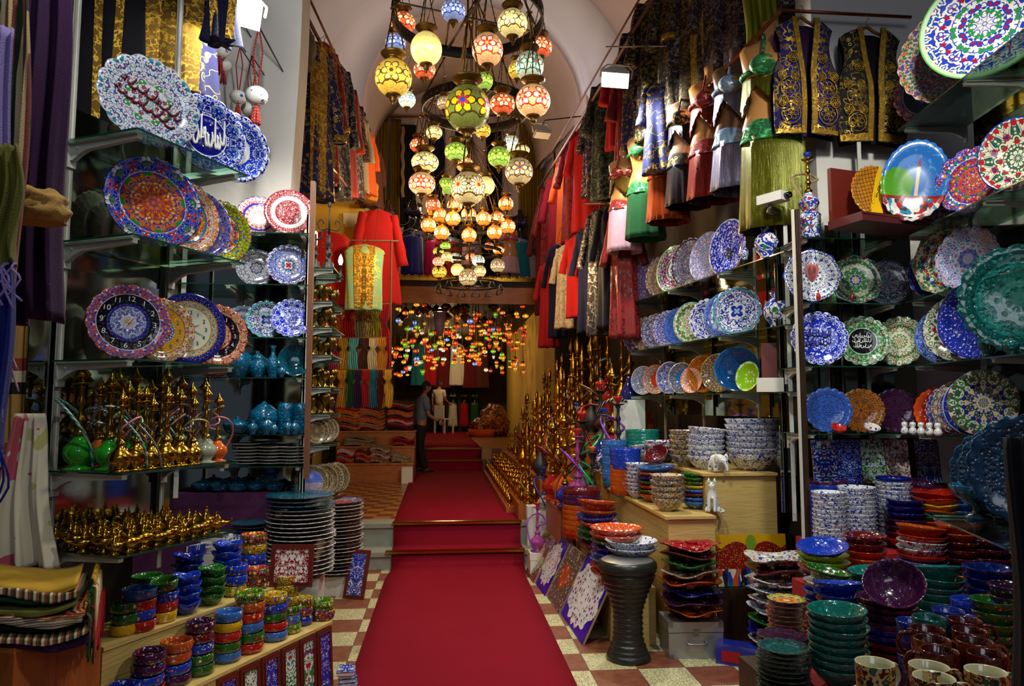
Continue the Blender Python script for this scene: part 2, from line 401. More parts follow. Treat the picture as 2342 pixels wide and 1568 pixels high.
plate('pl_dark_flower','#23284c',['#b8b4b0','#7a2030','#2c5a50','#b8b4b0'],'#aab0b8',9,.36,.03,edge='#2c2a48',embos=.3)
plate('pl_violet_mix','#8a7aa8',['#2c3a9c','#c88030','#7a2a48','#d0c8c8'],'#2c3a8a',14,.45,.03,edge='#d8d4d8')
plate('pl_rust_mix','#c0b4a4',['#a83420','#2a4aa0','#3a7a4a','#c08030'],'#7a3a2c',13,.42,.03,edge='#d8d4c8')
plate('pl_ruby_green','#d4d0c4',['#9c1428','#9c1428','#2a7a48','#24389c'],'#24389c',7,.42,.03,edge='#6ab060',bands=((.9,.965,'#b8d0a8'),))
plate('pl_dark_lace','#c8c4cc',['#8a2c3c','#34489c','#2c3060','#6a8ab0'],'#2c3058',13,.38,.05,edge='#e0e0e0',bands=((.88,.93,'#24264c'),(.66,.69,'#3a3c68')))
plate('pl_pale_mix','#ccc8d4',['#2a3a9c','#3a90a0','#8a3a7a','#c05030'],'#5a68a8',12,.36,.03,edge='#9aa0c8',bands=((.66,.69,'#8088b8'),))
plate('pl_white_navy','#dde0e6',['#1c2c9c','#2c4ab4'],'#1c2c9c',6,.26,.03,edge='#c0c8d8',field=(.7,'#dde0e6',['#1c2c9c','#2c4ab4'],'#1c2c9c',-5),bands=((.72,.73,'#1c2c9c'),))
plate('pl_blue_rim','#2434a8',['#98b4e0','#2434a8'],'#8aa8e0',11,.3,.03,edge='#2a8a98',field=(.72,'#d4dce4',MU,'#2434a8',9))
plate('pl_medallion','#dce0e2',MU,'#283a90',6,.3,.035,edge='#e8e8e4',field=(.7,'#dce0e2',['#a82028','#24389c','#2c7a44'],'#24389c',-6),ros=((6,.30,.06,'#dce0e2'),(4,.13,.16,'#2038a8'),(4,.05,.09,'#aac4e8')),bands=((.7,.72,'#24389c'),(.86,.93,'#5ab0c0')))
plate('pl_cream_flower','#d8d6b8',['#a02028','#2a7a3c','#24389c','#c87828'],'#3a7a4a',6,.32,.03,edge='#40a0b0')
plate('pl_octagon','#dcdcd4',['#1c2c8a','#8a1c24','#dcdcd4','#2c7a38'],'#1c2c8a',6,.24,.025,edge='#24389c')
plate('pl_turq_calli','#d0d8c8',['#2c8a3a','#3a9a30','#8a2028'],'#2c7a3c',7,.34,.05,edge='#d8e0d0',bands=((.5,.53,'#c8ccc8'),),field=(.5,'#0a0a0c',['#0a0a0c'],None,7))
plate('pl_emboss_blue','#3a62b8',['#5a86d8','#2c4a9c'],'#24449c',16,.35,.04,edge='#5a80c8',embos=1.2,bands=((.7,.72,'#22408c'),))
plate('pl_emboss_orange','#b86a1c',['#e0902c','#3a3018'],'#3a2a14',14,.3,.04,edge='#c87820',embos=1,field=(.6,'#9c5214',['#c8741c','#4a3414'],'#3a2a14',12))
plate('pl_emboss_purple','#3c1838',['#5c2c58','#2c1028'],'#2c1028',16,.35,.03,edge='#4c2048',embos=1.4)
plate('pl_emboss_teal','#0c4a48',['#147068','#083c3c'],'#0a3838',9,.38,.04,edge='#0c504c',embos=2.0,field=(.7,'#14605c',['#187a70','#0c4a48'],None,14))
plate('pl_emboss_navy','#082c48',['#0c4468','#062438'],'#06243c',12,.38,.03,edge='#0a3a58',embos=1.4,rough=.2)
plate('pl_emboss_green','#0e4c46',['#14685c','#0a3a38'],'#0a3a38',12,.36,.03,edge='#106058',embos=1.2)
plate('pl_red_dots','#a8201c',['#d8c8b0','#a8201c','#1c2c8a'],'#7a1410',11,.3,.03,edge='#c03828',embos=.4)
plate('pl_green_coral','#3c5648',['#b04838','#c8c8b8','#c05040'],'#c8c8b8',10,.34,.03,edge='#c8ccc0')
plate('pl_navy_dots','#1c2c9c',['#d8dce8','#1c2c9c'],None,13,.26,.03,edge='#c8d0e0')
plate('pl_big_red_flower','#d4d0b4',['#a81c28','#a81c28','#2c7a3c','#1c2c8a'],'#2c5a48',5,.36,.03,edge='#1c2c8a')
plate('pl_bowl_lace','#d4d4cc',['#24389c','#8a2028','#24389c'],'#24389c',11,.34,.05,edge='#e4e4de')
plate('pl_bowl_coral','#c8bca8',['#b03420','#3a6a9c','#b03420'],'#7a4430',11,.36,.04,edge='#c84028',field=(.5,'#c43018',['#c43018'],None,6))
plate('pl_bowl_bluebird','#c8ccc4',['#3a3a7c','#8a3a48','#3a6a58'],'#34406c',11,.36,.05,edge='#d8dcd8',field=(.58,'#2c7cbc',['#d8dcd4','#2c7cbc','#2c7cbc','#2c7cbc'],None,4))
plate('pl_bowl_orange','#b86418',['#e0962c','#8a4410'],'#8a4410',14,.34,.04,edge='#c87820',embos=1)
plate('pl_bowl_crackle','#a88850',['#2c3a7c','#e0d4b0','#a85020','#3a6a4a'],'#3c3428',15,.4,.04,edge='#b89058')
plate('pl_bowl_ocean','#0c4a8a',['#125ca4','#0a3c74'],'#0a3c74',15,.36,.03,edge='#1c74b0',embos=.8)
plate('pl_bowl_lime','#84b812',['#dce0c8','#84b812','#84b812','#98c820'],None,4,.4,.03,edge='#6a9a10')
plate('pl_bowl_red_lace','#c44020',['#e4dccc','#e4dccc','#c8501c'],'#e8dcc8',11,.42,.03,edge='#c83818')
plate('pl_bowl_white_navy','#dcdedc',['#2c3a8c','#2c3a8c','#4a6ab0'],'#2c3a8c',11,.32,.04,edge='#e4e6e4')
plate('pl_orange_cat','#d84812',['#d84812','#e07818'],None,5,.3,.03,edge='#c84010')
plate('pl_navy_gold_clock','#16207c',['#e0b040','#c8c8d8','#c03828'],None,16,.24,.03,edge='#16207c',field=(.75,'#d8d4b8',['#a82c28','#24389c','#2c7a3c'],'#6a5a2c',15),bands=((.6,.63,'#c89020'),(.75,.78,'#c89020'),(0,.6,'#dcdcc4')))
plate('pl_clock_blue','#3a52b4',['#d04818','#e0a020','#d8dce0','#1c2c8a','#7a3048'],'#d8501c',13,.44,.03,edge='#b04030',field=(.42,'#2a40a4',['#d8dce0','#c84820','#e0b030','#3a58c0'],'#d0d4dc',12),bands=((.42,.5,'#141c80'),(.5,.73,'#0a0a18'),(.73,.75,'#c8c8cc')),embos=.3)
plate('pl_clock_yellow','#c84a1c',['#d8dcd8','#b03018','#3a8a3a','#e0c040'],'#e0d8c8',13,.44,.03,edge='#b84820',field=(.4,'#3a4aa0',HOT,'#d0d4dc',12),bands=((.4,.7,'#d8981a'),(.7,.72,'#3a3a5c')),embos=.3)
plate('pl_clock_red','#b83a1c',['#e0d4c0','#d06018','#8a1c18','#e0a020'],'#e0c8a0',13,.44,.03,edge='#c04820',field=(.44,'#a02a1c',HOT,'#e0c890',12),bands=((.44,.47,'#c83020'),(.47,.72,'#140a10')),embos=.3)
plate('pl_tray_white','#d0ccc4',['#8a3a3c','#3a4a8c','#4a7a5a'],'#4a4a6c',12,.3,.02,edge='#d8d4cc')
plate('pl_stack_teal','#0e4e60',['#14647a','#0a3e4e'],'#0a3e4e',12,.3,.03,edge='#0f5468',embos=1)
plate('pl_wood_inlay','#2c140a',['#b8a478','#8a2c20','#3a6a5a','#b8a478'],'#a08a58',12,.32,.02,edge='#4a2412',field=(.6,'#3c1c10',['#c8b890','#7a2c20','#c8b890'],'#b09a68',9),bands=((.6,.63,'#b8a478'),(.88,.9,'#b8a478')),rough=.3)
def bowlm(name,base,inner=None,cols=('#d8d4c8',),sc=40,dens=.3,line=None,rim=None,z0=-1,rimz=.9,rough=.12,embos=0,zig=None,lw=.04,bandc=None):
    """bowl materials use metres: local z up, height carried by H=1 scale not needed; inner = colour where the normal points to the axis"""
    def f():
        n=N(name); o=n.obj(); rn=n.m2('MULTIPLY',n.rnd(),19.0); p=n.vm('ADD',o,n.comb(rn,rn,rn))
        c,d=flora(n,p,sc,base,list(cols),line,dens,lw)
        g=n.new('NewGeometry'); tr=n.new('VectorTransform',vector_type='NORMAL',convert_from='WORLD',convert_to='OBJECT'); n.l.new(g.outputs['Normal'],tr.inputs[0])
        s=n.sep(o); radial=n.vm('DOT_PRODUCT',tr.outputs[0],n.comb(s[0],s[1],0.0)); nzv=n.sep(tr.outputs[0])[2]
        ins=n.m2('MAXIMUM',n.lt(radial,-.0005),n.gt(nzv,.85))
        if inner: 
            if isinstance(inner,tuple): c2,_=flora(n,p,inner[2],inner[0],inner[1],None,.34); 
            else: c2=inner
            c=n.mix(ins,c,c2)
        if rim: c=n.mix(n.gt(s[2],rimz),c,rim)
        if bandc: c=n.mix(n.band(s[2],bandc[0],bandc[1]),c,bandc[2])
        if embos: n.bump(d,.006*embos)
        return n.fin(c,rough,coat=.3)
    _MF[name]=f
for nm,c,l in (('teal','#0f6a5e','#1c8a7a'),('purple','#3c1238','#5e2458'),('blue','#1434a0','#2450c8'),('orange','#a8440c','#c8601a'),('navy','#0a1468','#1a28a0'),('maroon','#5a1018','#7e1c24'),('green','#1c5a18','#3c8a2c'),('lime','#7a9c12','#a0c024'),('yellow','#c89a0c','#e0c030'),('red','#a81c0c','#c8341c'),('turq','#0c5a7a','#1a7ea4'),('dteal','#0c3c44','#105460'),('sky','#2a62a8','#4a88cc')):
    bowlm('bw_'+nm,c,None,(l,c,l),36,.3,None,embos=1)
    bowlm('bwf_'+nm,c,None,('#d8d0b8','#c83020','#e0b030','#2a50b8',c,c),34,.26,None,embos=.2)
bowlm('bw_white_blue','#d8dad8',('#d8dad8',['#24389c','#24389c','#2c5ab0'],30),('#24389c','#8a2c3c','#2c5a8a','#d8dad8','#d8dad8'),30,.26,'#24389c',embos=0,lw=.022)
bowlm('bw_white_multi','#d6d4c8',('#d6d4c8',['#24389c','#a02028'],30),('#a02028','#24389c','#2c7a3c'),22,.34,'#24389c',lw=.02)
bowlm('bw_dark_multi','#3c3428',('#c8b898',['#a83020','#24389c','#c89030'],40),('#c8bc98','#a83020','#34508c','#c89838'),40,.36,'#b8a880')
bowlm('bw_orange_lace','#b83c10',('#c84a18',['#e4dccc','#e4dccc','#d88030'],30),('#2c3a8c','#e0c8a0','#1c2a18'),34,.3,None)
bowlm('bw_istanbul_green','#8aa81c',('#3a7a1c',['#e0d020','#c83020'],40),('#c8301c','#2a50b8','#e0c020','#1c6a2c','#e8e4d0'),40,.33,'#2c5a18')
bowlm('bw_istanbul_yellow','#c8a818',('#c8a818',['#c83020','#2a50b8','#3c8a2c'],40),('#b03020','#2a50b8','#3c8a2c','#e8e4d0'),40,.33,'#6a4a10')
bowlm('bw_istanbul_red','#a83418',('#a83418',['#e0b030'],40),('#e0b030','#2a50b8','#e8e4d0','#1c6a2c'),40,.36,'#3a1810')
bowlm('bw_red_cream_dish','#8a141c',('#a01420',['#a01420'],40),('#d8ccb0','#8a141c'),50,.4,None)
bowlm('mug_white_in','#5a2010','#c8c49c',('#a83418','#c89030','#1c1c1c','#2c5a3c'),40,.34,'#c8a868')
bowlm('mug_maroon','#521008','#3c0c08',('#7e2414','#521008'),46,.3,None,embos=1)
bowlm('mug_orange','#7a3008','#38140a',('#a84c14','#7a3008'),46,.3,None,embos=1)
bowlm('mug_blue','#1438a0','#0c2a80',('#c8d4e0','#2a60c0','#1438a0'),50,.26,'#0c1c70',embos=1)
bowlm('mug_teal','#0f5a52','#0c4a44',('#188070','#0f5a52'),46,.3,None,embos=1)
bowlm('vase_white','#d8dad4',None,('#24389c','#a02028','#2c7a3c','#24389c'),26,.34,'#24389c')
bowlm('vase_turq','#0f5f82',None,('#2a8ab0','#0f5f82','#0a4a68'),46,.32,'#0a3c58',embos=.8)
bowlm('vase_teal_dark','#0c4648',None,('#1c807a','#0c4648'),40,.36,None,embos=1.5)
bowlm('cat_white','#dcdcd4',None,('#2c4a9c','#dcdcd4','#dcdcd4'),26,.3,None)
# ----- tiles -----
def tile(name,ground,cols,line,sc,dens=.34,lw=.04,border=None,med=None):
    """object coords: x across, y up, metres"""
    def f():
        n=N(name); o=n.obj(); s=n.sep(o); ax=n.m2('ABSOLUTE',s[0]); rn=n.m2('MULTIPLY',n.rnd(),11.0)
        c,d=flora(n,n.comb(ax,s[1],rn),sc,ground,cols,line,dens,lw)
        if med:
            e=n.vm('LENGTH',n.comb(n.m2('DIVIDE',s[0],med[0]),n.m2('DIVIDE',s[1],med[1]))); th=n.m2('ARCTAN2',s[1],s[0]); e=n.m2('ADD',e,n.m2('MULTIPLY',n.m2('SINE',n.m2('MULTIPLY',th,12.0)),.07))
            c2,_=flora(n,n.comb(ax,n.m2('ABSOLUTE',s[1]),rn),med[4] if len(med)>4 else sc,med[2],med[3],None,dens); c=n.mix(n.gt(e,1.0),c2,c) if not med[5:] else n.mix(n.gt(e,1.0),c,med[5])
        if border:
            hw,hh,w,co=border; k=n.m2('MAXIMUM',n.gt(ax,hw-w),n.gt(n.m2('ABSOLUTE',s[1]),hh-w)); c=n.mix(k,c,co)
        return n.fin(c,.12,coat=.3)
    _MF[name]=f
tile('ti_blue_scroll','#d8dad8',['#1c2c9c','#2a3cb0'],'#1c2c9c',38,.34,.06)
tile('ti_blue_mix','#d8dad8',['#1c2c9c','#8a2028','#1c2c9c','#2c7a48'],'#1c2c9c',30,.36,.05)
tile('ti_tulip','#dcdcd6',['#a82028','#24389c','#2c7a3c'],'#2c7a3c',26,.34,.03)
tile('ti_red_rings','#8a141c',['#dcdcd6','#dcdcd6','#dcd8c8'],'#dcdcd6',42,.42,.02)
tile('ti_carpet_brown','#7a5a48',['#8a2c28','#2c4a6c','#c8b898','#3c6a4c'],'#3c2c28',44,.42,.04,med=(.10,.13,'#c8b070',['#d8ccb0','#8a2c28','#c89848'],40))
tile('ti_carpet_blue','#1c1c9c',['#1c1c9c','#1c1c9c'],None,20,.36,.02,med=(.235,.20,'#d8d8dc',['#1c1c9c','#a02028','#d8d8dc'],34))
tile('ti_carpet_rust','#5c6a54',['#a04a28','#c8b898','#34508c','#8a2c28'],'#3c3428',44,.42,.04,med=(.14,.11,'#a8481c',['#c86a2c','#e0c8a0','#8a2c1c'],40))
tile('ti_carpet_white','#1c1ca0',['#1c1ca0'],None,20,.34,.02,med=(.40,.235,'#dcdcdc',['#8a2028','#1c1ca0','#dcdcdc','#2c6a3c'],26))
tile('ti_book','#c8c8c0',['#24389c','#8a2c3c','#2c5a8a'],'#24389c',26,.36,.05)
# ----- textiles -----
def cloth(name,c,c2=None,nz=.15,rough=.85,sheen=.03,stripes=None,bump=.0015,axis=2,foil=None):
    """stripes: (period metres, [colours]) along the object's own axis"""
    def f():
        n=N(name); o=n.obj(); q=n.noise(o,18,3)[0]; base=srgb(c)
        if stripes:
            s=n.sep(o)[axis]; wob=n.m2('MULTIPLY',n.noise(o,6,1)[0],.01); u=n.m2('FRACT',n.m2('DIVIDE',n.m2('ADD',n.m2('ADD',s,wob),n.m2('MULTIPLY',n.rnd(),.5)),stripes[0])); col=n.pal(u,stripes[1])
        else: col=n.mix(q,tuple(x*(1-nz) for x in base[:3])+(1,),srgb(c2) if c2 else tuple(min(1,x*(1+nz)) for x in base[:3])+(1,))
        weave=n.noise(n.map(o,(1,1,1)),260,1)[0]; n.bump(weave,bump)
        return n.fin(col,rough,spec=.3,sheen=sheen,metal=foil or 0)
    _MF[name]=f
def embro(name,base,thread,sc=9,dens=.3,lw=.03,metal=.6,lines=True,beads=False):
    def f():
        n=N(name); o=n.obj(); s=n.sep(o); p=n.comb(n.m2('ABSOLUTE',s[0]),s[1],s[2])
        nz=n.noise(p,sc*.5,2,.55)[0]; v=n.vor(p,sc,rand=.6); ring=n.m2('MAXIMUM',n.band(v[0],dens*.86,dens),n.band(v[0],dens*.5,dens*.62)); dot=n.lt(v[0],dens*.22)
        k=n.m2('MAXIMUM',ring,dot)
        if lines: k=n.m2('MAXIMUM',k,n.lt(n.m2('ABSOLUTE',n.m2('SUBTRACT',nz,.5)),lw*.45))
        if beads: k=n.m2('MAXIMUM',k,n.lt(n.vor(p,sc*6)[0],.2))
        n.bump(n.m2('ADD',k,n.m2('MULTIPLY',n.noise(o,300,1)[0],.3)),.003)
        return n.fin(n.mix(k,base,thread),n.m2('MULTIPLY_ADD',k,-.45,.85),n.m2('MULTIPLY',k,metal))
    _MF[name]=f
for nm,c in (('red','#a00c10'),('crimson','#8a0c1c'),('darkred','#54080c'),('blue','#101c6c'),('navy','#080c30'),('black','#0a0810'),('orange','#c8500c'),('yellow','#c89a2c'),('green','#0c4a20'),('teal','#14687a'),('aqua','#5aa09a'),('mint','#7aac88'),('pink','#b0406c'),('rose','#b8909c'),('magenta','#a00c4c'),('lilac','#8878b0'),('olive','#5c5a1c'),('brown','#4a2414'),('cream','#c8b48a'),('mustard','#a88018'),('plum','#300c38'),('ochre','#b87a20'),('khaki','#7a6a48'),('grey','#4a4a50'),('white','#c8c0b4')):
    cloth('cl_'+nm,c)
cloth('cl_satin_pink','#9a7a94',rough=.35); cloth('cl_satin_magenta','#a0104c',rough=.35); cloth('cl_velvet_blue','#0c147c',rough=.5,sheen=.6)
cloth('cl_gold_curtain','#8a6a20',rough=.35,foil=.5); cloth('cl_green_gold','#8a861c',rough=.35,foil=.5); cloth('cl_silver_lilac','#9a98bc',rough=.4,foil=.3)
cloth('cl_stripe_warm','#a83420',stripes=(.02,['#a02818','#c88030','#5c1c14','#d8a868','#8a2c20','#c84c1c','#3c2c24','#c8a070']))
cloth('cl_stripe_red','#a83420',stripes=(.03,['#7a1010','#b02018','#a84820','#4c1018','#b83828','#8a3c4c']))
cloth('cl_stripe_grey','#808080',stripes=(.018,['#8a8070','#3c342c','#a8987c','#5c4c3c','#c0a888']))
cloth('cl_stripe_plaid','#a08080',axis=0,stripes=(.05,['#b8a070','#7a3a2c','#2c3c2c','#c8b88c','#8a5030','#3a2c28']))
cloth('cl_paisley','#a08080',stripes=(.05,['#b89a50','#8a2c1c','#c8a868','#5c2c14']))
cloth('cl_tan_check','#b08a4c',stripes=(.35,['#a88240','#a88240','#a88240','#1c1814','#c8b894','#8a3a24','#a88240']))
def _f():
    n=N('cl_floral_scarf'); o=n.obj(); q=n.noise(o,7,2)[0]; q2=n.noise(n.map(o,loc=(5,5,5)),5,2)[0]
    c=n.mix(n.gt(q,.58),'#c8c0a8','#b84a5a'); c=n.mix(n.gt(q2,.62),c,'#c87828'); c=n.mix(n.gt(n.noise(n.map(o,loc=(9,2,1)),6,2)[0],.66),c,'#a8a860'); return n.fin(c,.85,sheen=.3)
_MF['cl_floral_scarf']=_f
def _f():
    n=N('cl_leopard'); o=n.obj(); v=n.vor(o,26,rand=.8)[0]; c=n.mix(n.band(v,.28,.45),'#c8a040','#3a2410'); return n.fin(c,.8)
_MF['cl_leopard']=_f
embro('em_navy_gold','#0a0c40','#c89c24',20,.34,.025); embro('em_black_gold','#0c0a0c','#b08c28',20,.34,.025)
embro('em_purple_gold','#140c50','#c89c24',17,.36,.03); embro('em_green_grey','#10180c','#5c6450',20,.36,.04,.1); embro('em_black_silver','#0c0810','#8a8078',20,.36,.04,.3,beads=True)
embro('em_wine_silver','#200810','#7a6a60',20,.38,.04,.3,beads=True); embro('em_black_bronze','#0c0a08','#8a6a30',22,.4,.04,.5,beads=True); embro('em_red_gold','#90100c','#a88028',12,.3,.02,.4); embro('em_red_dark','#80100c','#500810',18,.36,.05,.1)
embro('em_blue_gold','#0c1858','#b08c28',16,.36,.03); embro('em_cream_tan','#b8a890','#8a7458',20,.36,.03,.1); embro('em_mint_gold','#7aac88','#c8a82c',16,.34,.04,.3); embro('em_orange_gold','#b8340c','#c88c28',14,.34,.03,.3)
embro('em_gold_gold','#7c5a10','#d0a026',34,.42,.06,.5)
embro('em_beads_green','#0c5020','#48b068',30,.45,.05,.5,beads=True); embro('em_beads_red','#7c0c0c','#c87870',26,.22,.02,.6,beads=True); embro('em_beads_blue','#5a80a8','#a8b4c0',28,.4,.05,.6,beads=True)
def fringe(name,c,c2,sc=260):
    def f():
        n=N(name); o=n.obj(); s=n.sep(o); th=n.m2('ARCTAN2',s[1],s[0]); k=n.noise(n.comb(n.m2('MULTIPLY',th,9.0),n.m2('MULTIPLY',s[2],1.2),s[0]),5.5,2)[0]
        st=n.m2('FRACT',n.m2('MULTIPLY',th,30.0)); n.bump(n.m2('ADD',st,k),.006); sp=n.lt(n.vor(o,70)[0],.16)
        return n.fin(n.mix(sp,n.mix(n.m2('MULTIPLY',st,k),c,c2),c2),.35,.45)
    _MF[name]=f
fringe('fr_olive','#3c3c08','#a8a828'); fringe('fr_red','#5c0808','#c84038'); fringe('fr_lilac','#5c5880','#c4c4dc'); fringe('fr_black','#08060c','#4c3c4c'); fringe('fr_gold','#4c3408','#c89c38'); fringe('fr_orange','#7c2404','#e0601c'); fringe('fr_white','#8a8480','#dcd8d4')
def _f():
    n=N('trinket_mix'); v=n.vor(n.obj(),22)[1]; return n.fin(n.pal(n.sep(v)[0],['#7c1410','#3c0c08','#a8741c','#3c5c1c','#8a1c1c','#1c0c08','#b03c18']),.4)
_MF['trinket_mix']=_f
# ----- mosaic lamp globes -----
def globe(name,base,cols,line,strength=3.2,sc=3.0,N_=6,glow='#fff0b0',crack=26,lo=.35):
    """base ground, flower colours, outline; local unit sphere"""
    def f():
        n=N(name); o=n.obj(); s=n.sep(o); th=n.m2('ARCTAN2',s[1],s[0]); r=n.vm('LENGTH',o); zz=n.m2('DIVIDE',s[2],r)
        # five flowers around the globe
        K=5; u=n.m2('SUBTRACT',n.m2('FLOORED_MODULO',n.m2('ADD',th,n.m2('MULTIPLY',n.rnd(),6.0)),TAU/K),TAU/K/2); ce=n.m2('SQRT',n.m2('MAXIMUM',n.m2('SUBTRACT',1.0,n.m2('MULTIPLY',zz,zz)),.02))
        x=n.m2('MULTIPLY',u,ce); y=n.m2('ARCSINE',zz); rr=n.vm('LENGTH',n.comb(x,y)); an=n.m2('ARCTAN2',y,x)
        ck=n.vor(o,crack,'DISTANCE_TO_EDGE')[0]; cell=n.sep(n.vor(o,crack)[1])
        base2=n.mix(n.m2('MULTIPLY',cell[0],.55),base,glow); base2=n.mix(n.m2('MULTIPLY',n.gt(cell[1],.6),.35),base2,line); base2=n.mix(n.m2('MULTIPLY',n.lt(ck,.06),.6),base2,line)
        pet=n.m2('MULTIPLY_ADD',n.m2('ABSOLUTE',n.m2('COSINE',n.m2('MULTIPLY',an,N_/2))),.26,.34)
        c=n.mix(n.lt(rr,pet),base2,cols[0]); c=n.mix(n.lt(n.m2('ABSOLUTE',n.m2('SUBTRACT',rr,pet)),.045),c,line)
        pet2=n.m2('MULTIPLY_ADD',n.m2('ABSOLUTE',n.m2('SINE',n.m2('MULTIPLY',an,N_/2))),.22,.10); c=n.mix(n.lt(rr,pet2),c,cols[1%len(cols)]); c=n.mix(n.lt(n.m2('ABSOLUTE',n.m2('SUBTRACT',rr,pet2)),.03),c,line)
        c=n.mix(n.lt(rr,.11),c,cols[2%len(cols)])
        wv=n.m2('MULTIPLY_ADD',n.m2('ABSOLUTE',n.m2('SINE',n.m2('MULTIPLY',th,3.0))),.16,-.62); c=n.mix(n.lt(n.m2('ABSOLUTE',n.m2('SUBTRACT',zz,wv)),.035),c,line)
        st=n.m2('MULTIPLY',n.m2('ADD',.35,n.m2('MULTIPLY',1.5,n.m2('POWER',n.m2('MAXIMUM',n.m2('SUBTRACT',1.0,n.m2('ABSOLUTE',n.m2('ADD',zz,.3))),0.0),2.0))),strength)
        n.bump(ck,.01); return n.fin(c,.25,emit=c,es=st,coat=.3)
    _MF[name]=f
globe('gl_cream','#e8d078',['#f4e8a0','#f0dc88','#e8d070'],'#5a3c10',1.25,glow='#ffe8a0')
globe('gl_plain','#f0d870',['#f0d870','#f0d870','#f0d870'],'#e0c060',1.7,glow='#fff0b0')
globe('gl_gold','#e0a828',['#f0c850','#e8b838','#603810'],'#4a2c08',1.25,glow='#ffd860')
globe('gl_red','#c83018',['#f0c890','#d84828','#f0a040'],'#78140a',1.25,glow='#ff9850')
globe('gl_red_white','#e8b070',['#f4d8b0','#d83c20','#f0a058'],'#b02414',1.35,glow='#ffd890')
globe('gl_orange','#d85810',['#ffe8a0','#f0a030','#fff0c0'],'#8a2404',1.9,glow='#ffb840')
globe('gl_green','#7ca828',['#c8dc58','#88a830','#406810'],'#386810',1.3,glow='#e0f080')
globe('gl_teal','#b8c0a0',['#e0dcb0','#2c8078','#c83828'],'#1c6058',1.1,glow='#f0e8b8')
globe('gl_blue','#7c8cc0',['#c8d0e0','#3858b0','#e8e8e0'],'#24408c',.8,glow='#d8e0f0')
globe('gl_olive_big','#6c7420',['#e8c010','#c83040','#3048b8'],'#3c3008',.75,glow='#a8a850',crack=40)
globe('gl_cream_big','#c8a860',['#f4e4b0','#e0b868','#c83828'],'#3c2810',1.2,N_=12,glow='#f0dca0')
globe('gl_mixed','#c8a468',['#e8d8a8','#d86028','#386888'],'#4c3820',1.0,glow='#f0dca0')
globe('gl_white','#e8e4c8',['#f4f0dc','#3c6cb0','#e8e4c8'],'#6c8858',1.5,glow='#fffbe0')
for nm,b_,a_,c_,l_ in (('red','#b01c0c','#e05028','#ff9040','#5c0c04'),('orange','#d05008','#f08820','#ffc860','#6c2004'),('amber','#d08810','#f0b030','#ffe080','#5c3004'),('green','#5c9418','#90c030','#c8e060','#284c08'),('white','#d8c898','#f0e4c0','#ffffff','#5c4c30'),('blue','#3c58a8','#88a0d8','#d8e0f0','#182c6c')):
    globe('gs_'+nm,b_,[a_,c_,b_],l_,1.05,glow=a_,crack=16)
# ----- painted pictures -----
def _f():
    n=N('painting_village'); o=n.obj(); s=n.sep(o); x,y=s[0],s[1]
    hill=n.m2('MULTIPLY_ADD',n.m2('ABSOLUTE',n.m2('SINE',n.m2('MULTIPLY',x,14.0))),.05,.08)
    c=n.mix(n.lt(y,hill),'#c8980c','#7c1410'); v=n.vor(o,60,rand=.7); c=n.mix(n.m2('MULTIPLY',n.lt(v[0],.22),n.lt(y,hill)),c,'#b8a028')
    c=n.mix(n.lt(y,-.06),c,n.pal(n.sep(n.vor(n.map(o,(1,.35,1)),34)[1])[0],['#24389c','#1c6a8a','#2c2c50','#c8481c','#2c7a3c','#d8c8a0','#101838']))
    tree=n.lt(n.vm('LENGTH',n.comb(n.m2('ADD',x,-.0),n.m2('MULTIPLY',n.m2('SUBTRACT',y,.12),.7))),.04); c=n.mix(tree,c,'#6c8c24')
    c=n.mix(n.m2('MULTIPLY',n.lt(n.m2('ABSOLUTE',x),.02),n.band(y,-.12,.07)),c,'#3c7c98'); return n.fin(c,.3)
_MF['painting_village']=_f
def _f():
    n=N('painting_mosque'); o=n.obj(); s=n.sep(o); x,y=s[0],s[1]; nz=n.noise(o,9,3)[0]
    c=n.mix(n.gt(nz,.62),'#2868b0','#4888c8'); c=n.mix(n.lt(n.vm('LENGTH',n.comb(n.m2('ADD',x,.5),n.m2('ADD',y,.15))),n.m2('MULTIPLY_ADD',nz,.3,.35)),c,'#4c8c20')
    c=n.mix(n.lt(y,-.35),c,'#8a2018'); c=n.mix(n.lt(y,-.42),c,n.pal(n.sep(n.vor(o,7)[1])[0],['#d8d4c8','#c8c4b8','#a82828','#2c7a9c','#3c3c3c']))
    c=n.mix(n.m2('MULTIPLY',n.lt(n.m2('ABSOLUTE',n.m2('SUBTRACT',x,.08)),.05),n.band(y,-.35,.35)),c,'#c8b898'); c=n.mix(n.m2('MULTIPLY',n.lt(n.m2('ABSOLUTE',n.m2('SUBTRACT',x,.08)),n.m2('MULTIPLY',n.m2('SUBTRACT',.62,y),.2)),n.band(y,.35,.62)),c,'#8a1c14'); return n.fin(c,.15)
_MF['painting_mosque']=_f
def _f():
    n=N('painting_sea'); o=n.obj(); s=n.sep(o); y=s[1]; q=n.noise(o,30,3)[0]; c=n.ramp(n.m2('MULTIPLY_ADD',y,6.0,.5),[(0,'#3a5a9c'),(.45,'#2c6ab8'),(.6,'#7888d0'),(.85,'#5868c8')]); c=n.mix(n.m2('MULTIPLY',n.lt(y,-.04),n.gt(q,.45)),c,'#c8a8b0'); return n.fin(c,.2)
_MF['painting_sea']=_f
